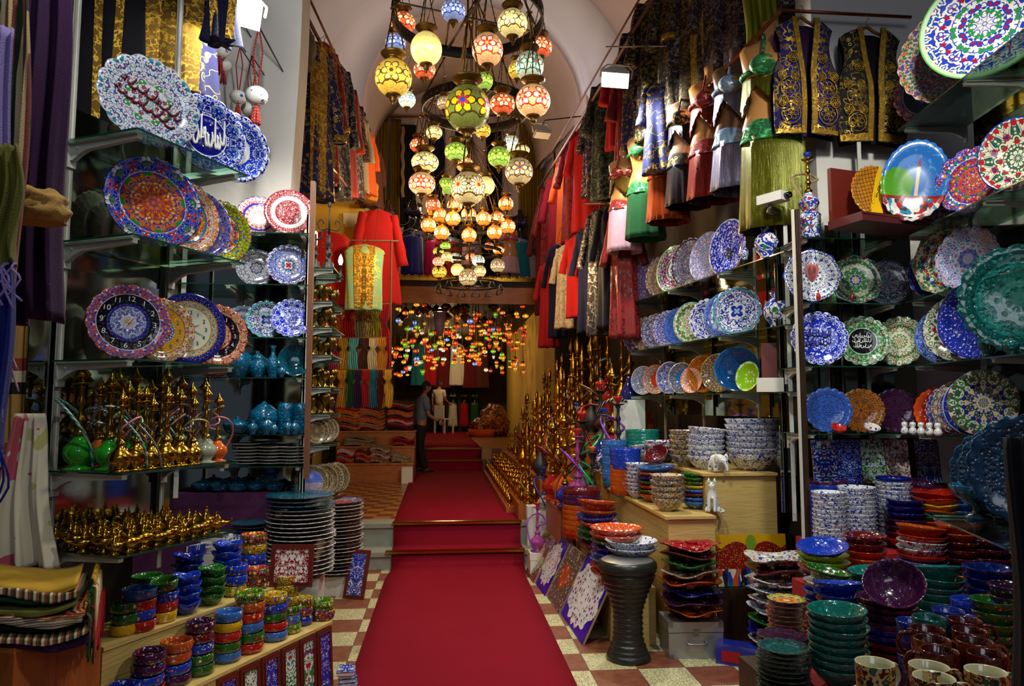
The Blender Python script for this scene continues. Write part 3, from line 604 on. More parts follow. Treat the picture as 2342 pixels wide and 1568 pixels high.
def _f():
    n=N('tray_interior'); o=n.obj(); s=n.sep(o); x,y=s[0],s[1]
    a=n.m2('FRACT',n.m2('MULTIPLY',n.m2('ADD',x,y),5.0)); b=n.m2('FRACT',n.m2('MULTIPLY',n.m2('SUBTRACT',x,y),5.0)); g=n.m2('MAXIMUM',n.lt(a,.12),n.lt(b,.12))
    c=n.mix(g,n.mix(n.noise(o,20,2)[0],'#8a3c10','#c88c20'),'#1c1408'); c=n.mix(n.gt(n.m2('MULTIPLY_ADD',y,.3,x),.02),c,'#d8a818'); c=n.mix(n.gt(n.m2('MULTIPLY_ADD',y,.5,x),.42),c,'#5c1408'); c=n.mix(n.m2('MULTIPLY',n.band(x,.1,.3),n.gt(n.noise(n.map(o,(3,1,1)),9,1)[0],.62)),c,'#1c1408'); return n.fin(c,.1,coat=.5)
_MF['tray_interior']=_f
# ---------------- the setting ----------------
def struct(name,b,m,**k): return b.obj(name,m,kind='structure',**k)
Z1,Z2,Z3,Z4=.178,.42,.611,.818
Y1,Y2,Y3,Y4=7.73,8.05,14.37,14.7
struct('floor',B().box((-5,-1,-.1),(6,Y1,0)),'terrazzo_tiles')
struct('trim_1',B().box((-3.2,Y1,-.1),(3.4,Y2,Z1)).box((-3.2,Y1-.03,Z1-.045),(3.4,Y1,Z1)),'marble')
struct('trim_2',B().box((-3.2,Y2,-.1),(3.4,Y2+.3,Z2)).box((-3.2,Y2-.03,Z2-.045),(3.4,Y2,Z2)),'marble')
struct('floor_platform',B().box((-3.2,Y2+.3,-.1),(3.4,Y3,Z2)),'platform_tiles')
struct('trim_3',B().box((-2.4,Y3,0),(2.6,Y4,Z3)),'marble_dark')
struct('floor_upper',B().box((-2.4,Y4,0),(2.6,24.4,Z4)),'platform_tiles')
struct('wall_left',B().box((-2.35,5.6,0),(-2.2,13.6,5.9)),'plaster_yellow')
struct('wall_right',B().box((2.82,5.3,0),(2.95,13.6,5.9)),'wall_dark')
# facade wall on the left with a rounded opening edge
def arch_edge():
    b=B(); pts=[]
    zz=[2.5+.12*i for i in range(36)]
    def xe(z):
        t=(z-3.1)/(6.3-3.1); return -1.14+.06*math.sin(max(0,min(1,t))*PI*.9)-(.28*max(0,t-.62)**1.4*2.4)
    fr=[(xe(z),5.3,z) for z in zz]; bk=[(xe(z),5.6,z) for z in zz]; fl=[(-1.95,5.3,z) for z in zz]; bl=[(-1.95,5.6,z) for z in zz]
    b.grid([fl,fr,bk,bl],closed_u=True,smooth=False); return b
struct('wall_facade_left',arch_edge(),'plaster')
struct('wall_facade_side',B().box((-4,5.3,0),(-1.95,5.6,6.7)),'wall_dark')  # dark colour stands in for the shade over this end of the facade
struct('wall_facade_left_low',B().box((-1.95,5.3,0),(-1.14,5.6,2.5)),'plaster')
struct('wall_facade_right',B().box((2.78,5.06,0),(5.2,5.3,6.6)),'plaster')
struct('wall_street_left',B().box((-4.2,-1.5,0),(-4.0,5.3,6.6)),'wall_dark')
struct('wall_street_right',B().box((5.0,-1.5,0),(5.2,5.1,6.6)),'wall_dark')
struct('wall_pier_yellow',B().box((-2.3,9.9,3.45),(-1.12,10.3,5.7)),'plaster_yellow')
# vaults
def ring(cx,cz,r,y,n=40,a0=-.02,a1=1.02):
    return [(cx+r*math.cos(PI*(a0+(a1-a0)*i/n)),y,cz+r*math.sin(PI*(a0+(a1-a0)*i/n))) for i in range(n+1)]
def loft(rings,t=.12):
    b=B(); b.grid(rings); outer=[]
    for R in rings:
        n=len(R); c=Vector(((R[0][0]+R[-1][0])/2,R[0][1],(R[0][2]+R[-1][2])/2)); outer.append([tuple(Vector(p)+(Vector(p)-c).normalized()*t) for p in R])
    b.grid(outer,flip=True); b.grid([rings[0],outer[0]]); b.grid([rings[-1],outer[-1]]); return b
rA=ring(.12,5.94,1.93,10.0); rB=ring(.43,6.33,1.71,11.0); rC=ring(.18,6.95,1.75,15.5)
struct('ceiling_vault_front',loft([ring(.1,5.7,3.0,5.3),ring(.15,5.75,2.65,9.9)]),'plaster_vault')
struct('wall_arch_face',loft([ring(.15,5.9,2.7,9.9),rA],.05),'plaster_white')
struct('ceiling_arch',loft([rA,rB]),'plaster_white')
rib=[ring(.43+(.18-.43)*t,6.33+.62*t,1.71+.04*t-(.03 if k%2 else 0),11+4.5*t) for k,t in enumerate([0,.02,.3,.31,.33,.34,.64,.65,.67,.68,1])]
struct('ceiling_vault_back',loft(rib),'plaster_vault')
struct('wall_jambs_arch',B().box((-2.2,10.0,5.0),(-1.75,11.0,6.0)).box((2.03,10.0,4.4),(2.82,11.0,6.3)).box((-2.2,11,4.2),(-1.32,13.4,6.6)).box((2.12,11,4.3),(2.7,15.5,6.6)),'plaster_vault')
struct('wall_loft',B().box((-2.2,15.5,3.95),(2.7,15.7,8.9)),'plaster_vault')
struct('wall_loft_left',B().box((-2.2,13.4,4.12),(-1.62,15.5,7.2)),'wall_dark')
# mezzanine slab with a gilded edge
struct('floor_mezzanine',B().box((-1.75,13.5,3.92),(2.3,15.5,4.1)),'wall_dark')
def gilt():
    b=B()
    for i in range(100):
        x=-1.7+i*.038
        b.ball((x,13.47,4.1+.012*math.sin(i*1.7)),(.026,.02,.022),6,4)
    b.box((-1.72,13.46,4.02),(2.12,13.5,4.1)); return b
struct('trim_4',gilt(),'gold_brass')
# the long lamp room
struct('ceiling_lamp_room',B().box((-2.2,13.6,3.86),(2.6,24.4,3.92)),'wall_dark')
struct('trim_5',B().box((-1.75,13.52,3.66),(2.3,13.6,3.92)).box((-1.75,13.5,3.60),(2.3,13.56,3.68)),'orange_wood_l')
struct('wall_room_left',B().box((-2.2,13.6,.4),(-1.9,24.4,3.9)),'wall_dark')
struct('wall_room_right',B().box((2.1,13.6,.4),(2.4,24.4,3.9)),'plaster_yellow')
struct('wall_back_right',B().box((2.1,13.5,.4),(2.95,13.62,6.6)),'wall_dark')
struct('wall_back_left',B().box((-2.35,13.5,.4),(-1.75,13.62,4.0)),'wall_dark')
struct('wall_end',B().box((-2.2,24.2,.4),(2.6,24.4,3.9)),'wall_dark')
# red runner, one carpet laid over both flights, with brass nosings
def runner():
    b=B(); t=.012
    st=[]  # (y,z,half width, centre)
    def cx(y): return .17+.04*(y-8)/6*-.6 if y<8.5 else .17-.012*(y-8.5)
    prof=[(-.4,0),(1,0),(2.5,0),(3.4,0),(4.5,0),(6,0),(7.3,0),(7.6,.004),(7.69,.03),(7.7,Z1),(7.99,Z1),(8.01,Z1+.02),(8.02,Z2),(10,Z2),(12,Z2),(14.2,Z2),(14.32,Z2+.01),(14.34,Z3),(14.62,Z3),(14.67,Z3+.03),(14.67,Z4),(17,Z4),(20,Z4),(23.6,Z4)]
    rows=[]
    for y,z in prof:
        w=.69 if y<14.3 else .66; c=.115+.02*y/8 if y<7.6 else .16-.008*(y-8)
        if y>16: w=.66-.03*(y-16)/7
        rows.append([(c-w,y,z+.001),(c-w,y,z+t)]+[(c-w+2*w*i/8,y,z+t+.001) for i in range(9)]+[(c+w,y,z+t),(c+w,y,z+.001)])
    b.grid(rows); return b
run=empty('carpet_runner',(0,0,0),label='long red carpet runner up the middle of the shop over both flights of steps',cat='carpet')
runner().obj('runner_cloth','red_carpet',run)
for (y,z,w,c) in ((7.69,Z1,.72,.135),(8.01,Z2,.70,.16),(14.33,Z3,.67,.11),(14.66,Z4,.67,.11)):
    b=B().box((c-w,y-.022,z-.012),(c+w,y-.006,z+.019)).box((c-w,y-.022,z+.0135),(c+w,y+.035,z+.021))
    b.obj('nosing','gold_brass',run)
# ---------------- kinds of wares ----------------
_me={}
def plate_mesh(shape='round',deep=0):
    k=('pl',shape,deep)
    if k in _me: return _me[k]
    if deep: prof=[(0,-.32),(.36,-.32),(.38,-.36),(.42,-.3),(.8,-.08),(.97,.05),(1,.07),(.97,.07),(.8,-.04),(.45,-.24),(.2,-.27),(0,-.27)]
    else: prof=[(0,-.07),(.5,-.07),(.52,-.09),(.6,-.06),(.8,-.01),(.98,.035),(1,.048),(.985,.058),(.82,.022),(.7,-.01),(.63,-.03),(.3,-.03),(0,-.03)]
    def rf(i,t,r,z):
        a=max(0,(r-.55)/.45)
        if shape=='scallop': q=abs(math.sin(t*9)); return r*(1-.05*a*(1-q)),z+.02*a*q
        if shape=='fine': q=math.sin(t*24); return r*(1-.018*a*(1-q)),z
        if shape=='lobed': q=abs(math.sin(t*6)); return r*(1-.09*a*(1-q)),z+.03*a*q
        if shape=='octagon': return r*(1-a+a*math.cos(PI/8)/math.cos((t%(PI/4))-PI/8)*1.04),z
        return r,z
    seg={'round':40,'scallop':72,'fine':96,'lobed':72,'octagon':48}[shape]
    _me[k]=B().lathe(prof,seg,rf=rf).mesh('plate_shape'); return _me[k]
def plate_rot(yaw,tilt,roll=0):
    """+Z of the plate to face -Y turned by yaw (positive: towards +X), leaning back by tilt"""
    return (Matrix.Rotation(yaw,4,'Z')@Matrix.Rotation(PI/2-tilt,4,'X')@Matrix.Rotation(roll,4,'Z')).to_euler()
def stand_plate(m,px,Y,z,R,yaw=0,tilt=.2,shape='scallop',ov=1,roll=0,label='',name='painted_plate',cat='plate',group=None,deep=0,X=None):
    if X is None: X=at(px,900,Y).x
    o=mobj(name,plate_mesh(shape,deep),m); o.scale=(R*ov,R,R)
    rr=R if abs(roll)<.01 else R*math.sqrt((ov*math.sin(roll))**2+math.cos(roll)**2)
    o.rotation_euler=plate_rot(yaw,tilt,roll); o.location=(X,Y,z+rr*math.cos(tilt)+.012*R+(R*.07 if deep else 0))
    return props(o,label,cat,group)
def face_yaw(px):  # yaw that looks straight at the viewer from this column
    return -math.atan((px-1015)/F)
# shelves -------------------------------------------------------------
def bracket(L,h=.07):
    b=B(); pr=[(0,0),(0,-h),(.02,-h),(.05,-h*.72),(.1,-h*.45),(L,-.018),(L,0)]
    for s in (-1,1):
        pass
    w=.012; n=len(pr); vs=[(x,-w,z) for x,z in pr]+[(x,w,z) for x,z in pr]
    fs=[tuple(range(n)),tuple(reversed(range(n,2*n)))]+[(i,i+n,(i+1)%n+n,(i+1)%n) for i in range(n)]
    b.add(vs,fs,False); b.box((0,-.022,-.001),(L,.022,.004)); b.box((-.004,-.02,-h-.03),(.004,.02,.01))
    b.ball((L*.12,-w-.002,-h*.3),.006,6,4); return b
_br={}
def shelf(P,u,n,s0,s1,D,z,label,nb=2,name='glass_shelf',group=None,bm='white_metal',tw=.008,inset=.04):
    """P point on the front line, u along, n outward; glass lies on metal brackets"""
    P=Vector(P+(0,)) if len(P)==2 else Vector(P); u=Vector(u+(0,)).normalized(); n=Vector(n+(0,)).normalized()
    a=math.atan2(u.y,u.x); o=empty(name,tuple(P+u*s0-n*D)[:2]+(z-tw,),(0,0,a),label,'shelf',group)
    L=s1-s0; sg=1 if Vector((-u.y,u.x,0)).dot(n)>0 else -1
    B().box((0,0,0),(L,sg*D,tw)).obj('glass_pane','shelf_glass',o)
    B().box((-.001,sg*D,0),(L+.001,sg*(D+.003),tw)).box((-.003,0,0),(0,sg*D,tw)).box((L,0,0),(L+.003,sg*D,tw)).obj('glass_edge','glass_edge',o)
    k=('br',round(D,2))
    if k not in _br: _br[k]=bracket(D*.93).mesh('bracket')
    for i in range(nb):
        x=inset+(L-2*inset)*i/max(1,nb-1)
        mobj('bracket',_br[k],bm,o,(x,0,-.004),(0,0,sg*PI/2))
    return o
def upright(x,y,z0,z1,rz,label,m='white_metal',w=.028,d=.014,group=None,name='shelf_upright'):
    o=empty(name,(x,y,z0),(0,0,rz),label,'shelf upright',group); L=z1-z0
    b=B().box((-w/2,0,0),(-w*.1,d,L)).box((w*.1,0,0),(w/2,d,L)).box((-w/2,d*.5,0),(w/2,d,L)); zz=.05
    while zz<L-.05: b.box((-w*.12,-.0003,zz),(w*.12,d*.6,zz+.024)); b.box((-w*.1,-.0001,zz+.024),(w*.1,d*.55,zz+.05),mi=0); zz+=.05
    b.obj('rail',m,o); return o
# stacks of bowls -------------------------------------------------------
def bowl_mesh(R,h,kind='round'):
    k=('bowl',round(R,3),round(h,3),kind)
    if k in _me: return _me[k]
    t=.006
    if kind=='round': pr=[(0,.004),(R*.42,.004),(R*.44,0),(R*.47,.0),(R*.5,.01),(R*.72,h*.35),(R*.92,h*.75),(R,h-.003),(R-.001,h),(R-t,h-.002),(R*.9-t,h*.74),(R*.7-t,h*.37),(R*.45,.014),(0,.012)]
    elif kind=='flared': pr=[(0,.004),(R*.4,.004),(R*.42,0),(R*.45,.0),(R*.6,h*.25),(R*.8,h*.6),(R,h),(R-t*.6,h),(R*.78-t*.5,h*.62),(R*.56,h*.28),(R*.3,.014),(0,.012)]
    elif kind=='cup': pr=[(0,.003),(R*.8,.003),(R*.82,0),(R*.9,.006),(R*.99,h*.3),(R*1.02,h*.6),(R*.97,h-.004),(R*.94,h),(R*.94-t,h-.002),(R*.95-t,h*.5),(R*.85,.014),(0,.01)]
    elif kind=='straight': pr=[(0,.003),(R*.86,.003),(R*.88,0),(R*.94,.01),(R*.97,h*.5),(R,h-.003),(R-.002,h),(R-t,h-.002),(R*.95-t,h*.5),(R*.88,.012),(0,.01)]
    rf=None; seg=36
    if kind=='lotus':
        pr=[(0,.003),(R*.5,.003),(R*.55,0),(R*.75,h*.3),(R*.95,h*.8),(R,h),(R-t,h),(R*.9-t,h*.78),(R*.7-t,h*.34),(R*.4,.012),(0,.012)]
        def rf(i,tt,r,z): q=abs(math.sin(tt*2)); a=z/h; return r*(1+.16*a*q),z+.22*h*a*q
        seg=48
    _me[k]=B().lathe(pr,seg,rf=rf).mesh('bowl_shape'); return _me[k]
BN={'round':'deep_bowl','flared':'shallow_bowl','cup':'small_bowl','straight':'stacking_bowl','lotus':'lobed_bowl'}
def bowl(m,p,R,h,kind='round',rot=(0,0,0),label='',name=None,cat='bowl',group=None,foot=True):
    o=mobj(name or BN[kind],bowl_mesh(R,h,kind),m,loc=p,rot=rot); props(o,label,cat,group); return o
RND=random.Random(7)
def stack(where,mats,X,Y,z,R,h,n,step,kind='round',tiltlast=0,jit=.004,what='bowl',name=None,cat='bowl',cols=None,group=None,tilt_all=0):
    """mats listed bottom to top (cycled); labels count from the top"""
    for i in range(n):
        m=mats[min(i,len(mats)-1)] if len(mats)>=n or i<len(mats) else mats[-1]
        col=(cols[min(i,len(cols)-1)] if cols else '')
        k=n-1-i; word=nth(k,'topmost') if n>1 else ''
        lab=f"{col} {what}, {word} in {where}" if n>1 else f"{col} {what} {where}"
        tx=(RND.random()-.5)*tilt_all; ty=(RND.random()-.5)*tilt_all
        if i==n-1 and tiltlast: tx,ty=tiltlast if isinstance(tiltlast,tuple) else (tiltlast,0)
        lift=R*(abs(tx)+abs(ty))*.5 if i==n-1 else R*.25*(abs(tx)+abs(ty))
        bowl(m,(X+(RND.random()-.5)*jit*2,Y+(RND.random()-.5)*jit*2,z+i*step+lift),R,h,kind,(tx,ty,RND.random()*6),lab.strip(),name,cat,group or f"{what}s of {where}")
def lathe_mesh(key,prof,seg=20,rf=None):
    k=('lm',key)
    if k not in _me: _me[k]=B().lathe(prof,seg,rf=rf).mesh(key)
    return _me[k]
# mugs
def mug_mesh():
    if 'mug' in _me: return _me['mug']
    R,h,t=.046,.1,.004
    _me['mug']=(B().lathe([(0,.004),(R*.85,.004),(R*.88,0),(R*.93,.006),(R*.95,h*.4),(R,h-.002),(R-.001,h),(R-t,h-.002),(R*.92-t,h*.4),(R*.86,.01),(0,.008)],32).mesh('mug'),
       B().tube(cr([(R*.93,0,h*.85),(R*1.5,0,h*.84),(R*1.75,0,h*.55),(R*1.4,0,h*.28),(R*.9,0,h*.2)],5),.006,8).mesh('mug_handle')); return _me['mug']
def mug(m,p,rz,label,group=None,s=1.0,hm=None):
    a,b=mug_mesh(); o=mobj('mug',a,m,loc=p,rot=(0,0,rz),scale=s); props(o,label,'mug',group); mobj('handle',b,hm or m,o); return o
# hookahs
def hookah_parts():
    if 'hk' in _me: return _me['hk']
    base=[(0,0),(.055,0),(.058,.006),(.04,.012),(.03,.02),(.05,.04),(.062,.065),(.055,.09),(.03,.115),(.02,.13),(.019,.14),(0,.14)]
    stem=[(0,.138),(.023,.138),(.026,.145),(.02,.155),(.01,.165),(.009,.18),(.016,.19),(.018,.2),(.009,.215),(.008,.25),(.013,.262),(.015,.27),(.008,.285),(.0075,.32),(.014,.33),(.008,.34),(0,.34)]
    tray=[(0,.335),(.012,.335),(.034,.343),(.036,.347),(.01,.343),(0,.343)]
    top=[(0,.342),(.008,.342),(.012,.36),(.03,.375),(.032,.382),(.018,.397),(.008,.415),(.004,.43),(0,.435)]
    clay=[(0,.342),(.008,.342),(.01,.355),(.022,.372),(.024,.385),(.02,.385),(.014,.37),(0,.365)]
    _me['hk']=[B().lathe(x,14).mesh(nm) for nm,x in (('vase',base),('stem',stem),('tray',tray),('cap',top),('clay_bowl',clay))]; return _me['hk']
def hose_mesh(k):
    if ('hose',k) in _me: return _me[('hose',k)]
    r=random.Random(k); a=r.random()*6; pts=[(0.01,0,.2)]
    for i in range(9):
        t=i/8; an=a+t*4.2; rr=.055+.03*math.sin(t*PI)+.01*r.random(); pts.append((rr*math.cos(an),rr*math.sin(an),.22+.13*math.sin(t*PI*1.1)-.17*t))
    b=B().tube(cr(pts,5),.0065,6); _me[('hose',k)]=b.mesh('hose'); return _me[('hose',k)]
def _hosemat(nm,a,b_):
    def f():
        n=N(nm); s=n.sep(n.obj()); q=n.m2('FRACT',n.m2('MULTIPLY',n.m2('ADD',n.m2('ADD',s[0],s[1]),s[2]),55.0)); return n.fin(n.mix(n.gt(q,.5),a,b_),.35,.3)
    _MF[nm]=f
_hosemat('hose_pink','#a03048','#c8a0a0'); _hosemat('hose_bw','#101014','#b8b8b8'); _hosemat('hose_teal','#2c7a78','#a8c0b0'); _hosemat('hose_yellow','#8a8424','#c8c488'); _hosemat('hose_brown','#4a2c14','#8a6a3c'); _hosemat('hose_red','#8a1414','#3a0808'); _hosemat('hose_purple','#6c2498','#9a48c0'); _hosemat('hose_green','#2c8a4c','#48b068'); _hosemat('hose_blue','#24249c','#4048c8')
def hookah(p,s,vm,sm,label,hm=None,hk=0,cap='cap',rz=0,group=None,trays=True):
    v,st,tr,cp,cl=hookah_parts(); o=empty('hookah',p,(0,0,rz),label,'hookah',group); o.scale=(s,s,s)
    mobj('vase',v,vm,o); mobj('stem',st,sm,o); mobj('tray',tr,sm,o)
    if cap=='cap': mobj('cap',cp,sm,o)
    else: mobj('clay_bowl',cl,cap,o)
    if hm: mobj('hose',hose_mesh(hk),hm,o)
    return o
# text -------------------------------------------------------------------
def text_mesh(s,size=1,depth=.02,align='CENTER'):
    c=bpy.data.curves.new('t','FONT'); c.body=s; c.size=size; c.extrude=depth; c.align_x=align; c.align_y='CENTER'; c.resolution_u=3
    o=bpy.data.objects.new('t',c); C.objects.link(o); dg=bpy.context.evaluated_depsgraph_get(); me=bpy.data.meshes.new_from_object(o.evaluated_get(dg)); me.materials.clear()
    bpy.data.objects.remove(o); bpy.data.curves.remove(c); return me
def text_child(s,parent,m,loc,size,rot=(0,0,0),name='lettering',sq=(1,1,1),depth=.02):
    o=mobj(name,text_mesh(s,size,depth),m,parent,loc,rot,sq); return o
def merge(meshes):
    """[(mesh,matrix)] -> one mesh"""
    b=B()
    for me,mt in meshes:
        b.add([mt@v.co for v in me.vertices],[tuple(p.vertices) for p in me.polygons],False)
    return b.mesh('merged')
plain('ink_white','#dcdcd8',.4); plain('ink_blue','#2c5a98',.4); plain('ink_black','#101014',.4); plain('ink_red','#6c101c',.3); plain('ink_navy','#141c70',.3); plain('ink_gold','#c89c28',.3,.5)
_num={}
def dial(parent,m,r,size,upto=12,hands=None,hm='ink_white',z=-.02,hang=(.5,3.6)):
    ms=[]
    for i in range(1,13):
        a=PI/2-TAU*i/12
        if i not in _num: _num[i]=text_mesh(str(i),1,.02)
        mobj('numeral',_num[i],m,parent,(r*math.cos(a),r*math.sin(a),z+.01),scale=size)
    b=B()
    for L,w,a in ((.42,.012,hang[0]),(.3,.018,hang[1])):
        b.add([(-w,-.05,0),(w,-.05,0),(.003,L,0),(-.003,L,0),(-w,-.05,.01),(w,-.05,.01),(.003,L,.01),(-.003,L,.01)],[(3,2,1,0),(4,5,6,7),(0,1,5,4),(1,2,6,5),(2,3,7,6),(3,0,4,7)],False,mat=Matrix.Translation((0,0,z+.01))@Matrix.Rotation(-a,4,'Z'))
    b.ball((0,0,z+.02),.025,8,5)
    b.obj('clock_hands',hm,parent)
def calligraphy(parent,m,w,h,rows,seed,z=-.015,name='calligraphy',rad=.012,thick=.016):
    """flowing brush script: bowls, tall uprights and dots"""
    r=random.Random(seed); b=B()
    for k in range(rows):
        y0=h*(.5-(k+.5)/rows)*1.0; x=w*.5; rh=h/rows
        while x>-w*.45:
            ww=w*(.09+.1*r.random()); t=r.random()
            if t<.42: pts=[(x,y0+rh*.62),(x-.01,y0+rh*.1),(x-ww*.3,y0-rh*.18),(x-ww*.8,y0-rh*.1),(x-ww,y0+rh*.15)]
            elif t<.75: pts=[(x,y0+rh*.05),(x-ww*.3,y0-rh*.3),(x-ww*.8,y0-rh*.3),(x-ww*1.1,y0+rh*.1)]
            else: pts=[(x,y0),(x-ww*.2,y0+rh*.25),(x-ww*.5,y0+rh*.05),(x-ww*.25,y0-rh*.08),(x-ww*.9,y0-rh*.1)]
            P=cr([(a,c,z) for a,c in pts],4); n=len(P)
            b.tube(P,[thick*(.45+.75*math.sin(PI*(i+1)/(n+1))) for i in range(n)],5)
            if r.random()<.6: b.ball((x-ww*.5,y0+rh*(.35 if r.random()<.5 else -.38),z),rad,5,3)
            x-=ww*.82
    me=b.mesh('script'); 
    for v in me.vertices: v.co.z=z+(v.co.z-z)*.35
    return mobj(name,me,m,parent)
# ---------------- left: splayed glass display at the shop front ----------------
UL=(.43,.903); NL=(.903,-.43); PLt=(-1.274,3.04); LZ=[1.10,1.427,1.888,2.40,2.846]
def PLp(s,d=0): return Vector((PLt[0]+UL[0]*s-NL[0]*d,PLt[1]+UL[1]*s-NL[1]*d,0))
def onL(px,d=.16):
    p=hit(px,900,PLp(0,d),NL+(0,)); return p.x,p.y
for i,(z,w) in enumerate(zip(LZ,['lowest glass shelf carrying brass oil lamps in left front display','glass shelf carrying small hookahs in left front display','glass shelf carrying clock plates in left front display','glass shelf carrying multicoloured plates in left front display','top glass shelf carrying blue and white plates in left front display'])):
    shelf(PLt,UL,NL,0,.66,.42,z,w,2)
for s,w in ((.04,'nearest to the street'),(.62,'at the far end')):
    p=PLp(s,.44); upright(p.x,p.y,.9,4.1,math.atan2(UL[1],UL[0])+PI,f'slotted metal shelf upright of left front display {w}')
q0,q1=PLp(-.08,.455),PLp(.70,.455)
mir=B().box((0,0,0),(.78,.006,1.9)).obj('mirror_panel','mirror',None,(q0.x,q0.y,1.12),(0,0,math.atan2(UL[1],UL[0])),label='tall mirror behind the left front glass shelves',cat='mirror')
# dark post with a steel edge next to it
px_=at(112,500,3.34)
po=empty('door_post',(px_.x,3.34,0),(0,0,.3),'black door post with bright steel edges at the left of the shop front','post')
B().box((-.03,-.03,0),(.03,.03,5.2)).obj('post_body','black_gloss',po); B().box((.03,-.034,0),(.042,.03,5.2)).box((-.038,-.034,0),(-.03,.03,5.2)).obj('steel_edge','steel',po)
# top row
def Lplate(m,px,z,R,lab,dyaw=0,shape='scallop',ov=1,roll=0,tilt=.04,d=.16,**k):
    x,y=onL(px,d); return stand_plate(m,0,y,z,R,face_yaw(px)+dyaw,tilt,shape,ov,roll,lab,X=x,**k)
a=Lplate('pl_calli_red',312,LZ[4],.205,'white oval plate with dark red script on top shelf, nearest the viewer',.25,'scallop',1.1,-.5)
ar=calligraphy(a,'ink_red',1.25,.5,2,14,.0,'calligraphy',.018,.02); 
b_=Lplate('pl_blue_field',452,LZ[4],.205,'cobalt blue plate with white script on top shelf, middle of three',.45,d=.2)
calligraphy(b_,'ink_white',.9,.8,1,9,.0,'calligraphy',.025,.03)
c_=Lplate('pl_blue_white',518,LZ[4],.19,'white plate with blue sprays on top shelf, furthest of three',.4,d=.17); calligraphy(c_,'ink_navy',.5,.4,1,3,.0,'calligraphy',.02,.02)
Lplate('pl_multi_blue',333,LZ[3],.205,'large blue rimmed plate painted with multicoloured blossoms, front of its row',.3,'fine',1.06,-.6)
Lplate('pl_multi_orange',405,LZ[3],.185,'orange patterned plate half hidden behind the large blue rimmed one',.5,'fine',d=.17)
Lplate('pl_violet_mix',440,LZ[3],.175,'mixed floral plate squeezed third in the multicoloured row',.5,'fine',d=.17)
Lplate('pl_multi_green',492,LZ[3],.165,'green and yellow rimmed plate with orange rosette at row end',.45,'fine',d=.15)
k=Lplate('pl_clock_blue',287,LZ[2],.165,'blue rimmed clock plate with white numerals on a black ring',.2,'scallop',1.03,-.08,name='plate_clock',cat='clock'); dial(k,'ink_white',.62,.2,hang=(3.6,.6))
k=Lplate('pl_clock_yellow',365,LZ[2],.15,'yellow clock plate with blue numerals behind the blue rimmed clock',.4,'scallop',d=.18,name='plate_clock',cat='clock'); dial(k,'ink_blue',.55,.18,hang=(2,.6))
k=Lplate('pl_navy_gold_clock',428,LZ[2],.172,'white faced clock plate with navy rim and black numerals',.35,'round',d=.17,name='plate_clock',cat='clock'); dial(k,'ink_black',.46,.15,hm='ink_navy',hang=(2,1.1))
k=Lplate('pl_clock_red',493,LZ[2],.155,'orange red clock plate with white numerals at the row end',.4,'scallop',d=.15,name='plate_clock',cat='clock'); dial(k,'ink_white',.58,.19,hang=(4,1))
# little hookahs on the shelf
hm=['hose_pink','hose_bw','hose_teal','hose_yellow','hose_bw','hose_pink','hose_brown']
rowsn=['front row','middle row','back row']
k=0
for r in range(3):
    n=8 if r==0 else 7
    for i in range(n):
        s=.05+.58*(i+.5*(r%2))/(n-.6); p=PLp(min(s,.63),.07+.115*r)
        vm_='gold_brass' if r<2 and i<6 else ['amber_glass','clear_glass_body','green_glass'][(i+r)%3]
        if r==0 and i in(6,): vm_='clear_glass_body'
        if r==0 and i==7: vm_='amber_glass'
        if r==1 and i<3: vm_='green_glass'
        nm={'gold_brass':'brass','amber_glass':'amber glass','clear_glass_body':'clear glass','green_glass':'green glass'}[vm_]
        sc=(.78,.88,.98)[r]*(1+.08*math.sin(i*2.3+r))
        hookah((p.x,p.y,LZ[1]+.001),sc,vm_,'brass' if (i+r)%3 else 'gold_brass',f'small {nm} hookah, {nth(i)} from the street end in {rowsn[r]} of left display',hm[(i*2+r)%7],k%6,rz=k*1.3,group='small hookahs on the left glass shelf'); k+=1
# brass oil lamps
def oil_lamp():
    body=B().lathe([(0,0),(.02,0),(.022,.004),(.012,.012),(.012,.018),(.03,.03),(.036,.04),(.03,.052),(.014,.058),(0,.058)],16,rf=lambda i,t,r,z:(r*(1+.25*max(0,math.cos(t))*(1 if r>.02 else 0)),z)); body.tube(cr([(.03,0,.04),(.055,0,.046),(.07,0,.062)],4),[.012,.011,.009,.008,.007,.006,.006,.006,.006],8)
    lid=B().lathe([(0,.056),(.014,.057),(.013,.062),(.008,.07),(.009,.076),(.004,.08),(.003,.086),(.006,.09),(0,.095)],12)
    hd=B().tube(cr([(-.028,0,.05),(-.05,0,.066),(-.06,0,.045),(-.045,0,.028),(-.03,0,.03)],5),.0032,6)
    return body.mesh('lamp_body'),lid.mesh('lid'),hd.mesh('handle')
OL=oil_lamp()
k=0
for r in range(5):
    n=9
    for i in range(n):
        s=.02+.6*(i+.35*(r%2))/(n-.4); p=PLp(s,.045+.082*r); sc=.95+.35*((i*7+r*3)%5)/5
        o=empty('oil_lamp',(p.x,p.y,LZ[0]+.001),(0,0,RND.random()*6),f'small brass oil lamp, {nth(i)} from street end, {nth(r,"front")} row of lowest shelf','oil lamp','brass oil lamps on the lowest left shelf'); o.scale=(sc,)*3
        mobj('lamp_body',OL[0],'gold_brass' if k%3 else 'brass',o); mobj('lid',OL[1],'gold_brass',o); mobj('handle',OL[2],'gold_brass',o); k+=1
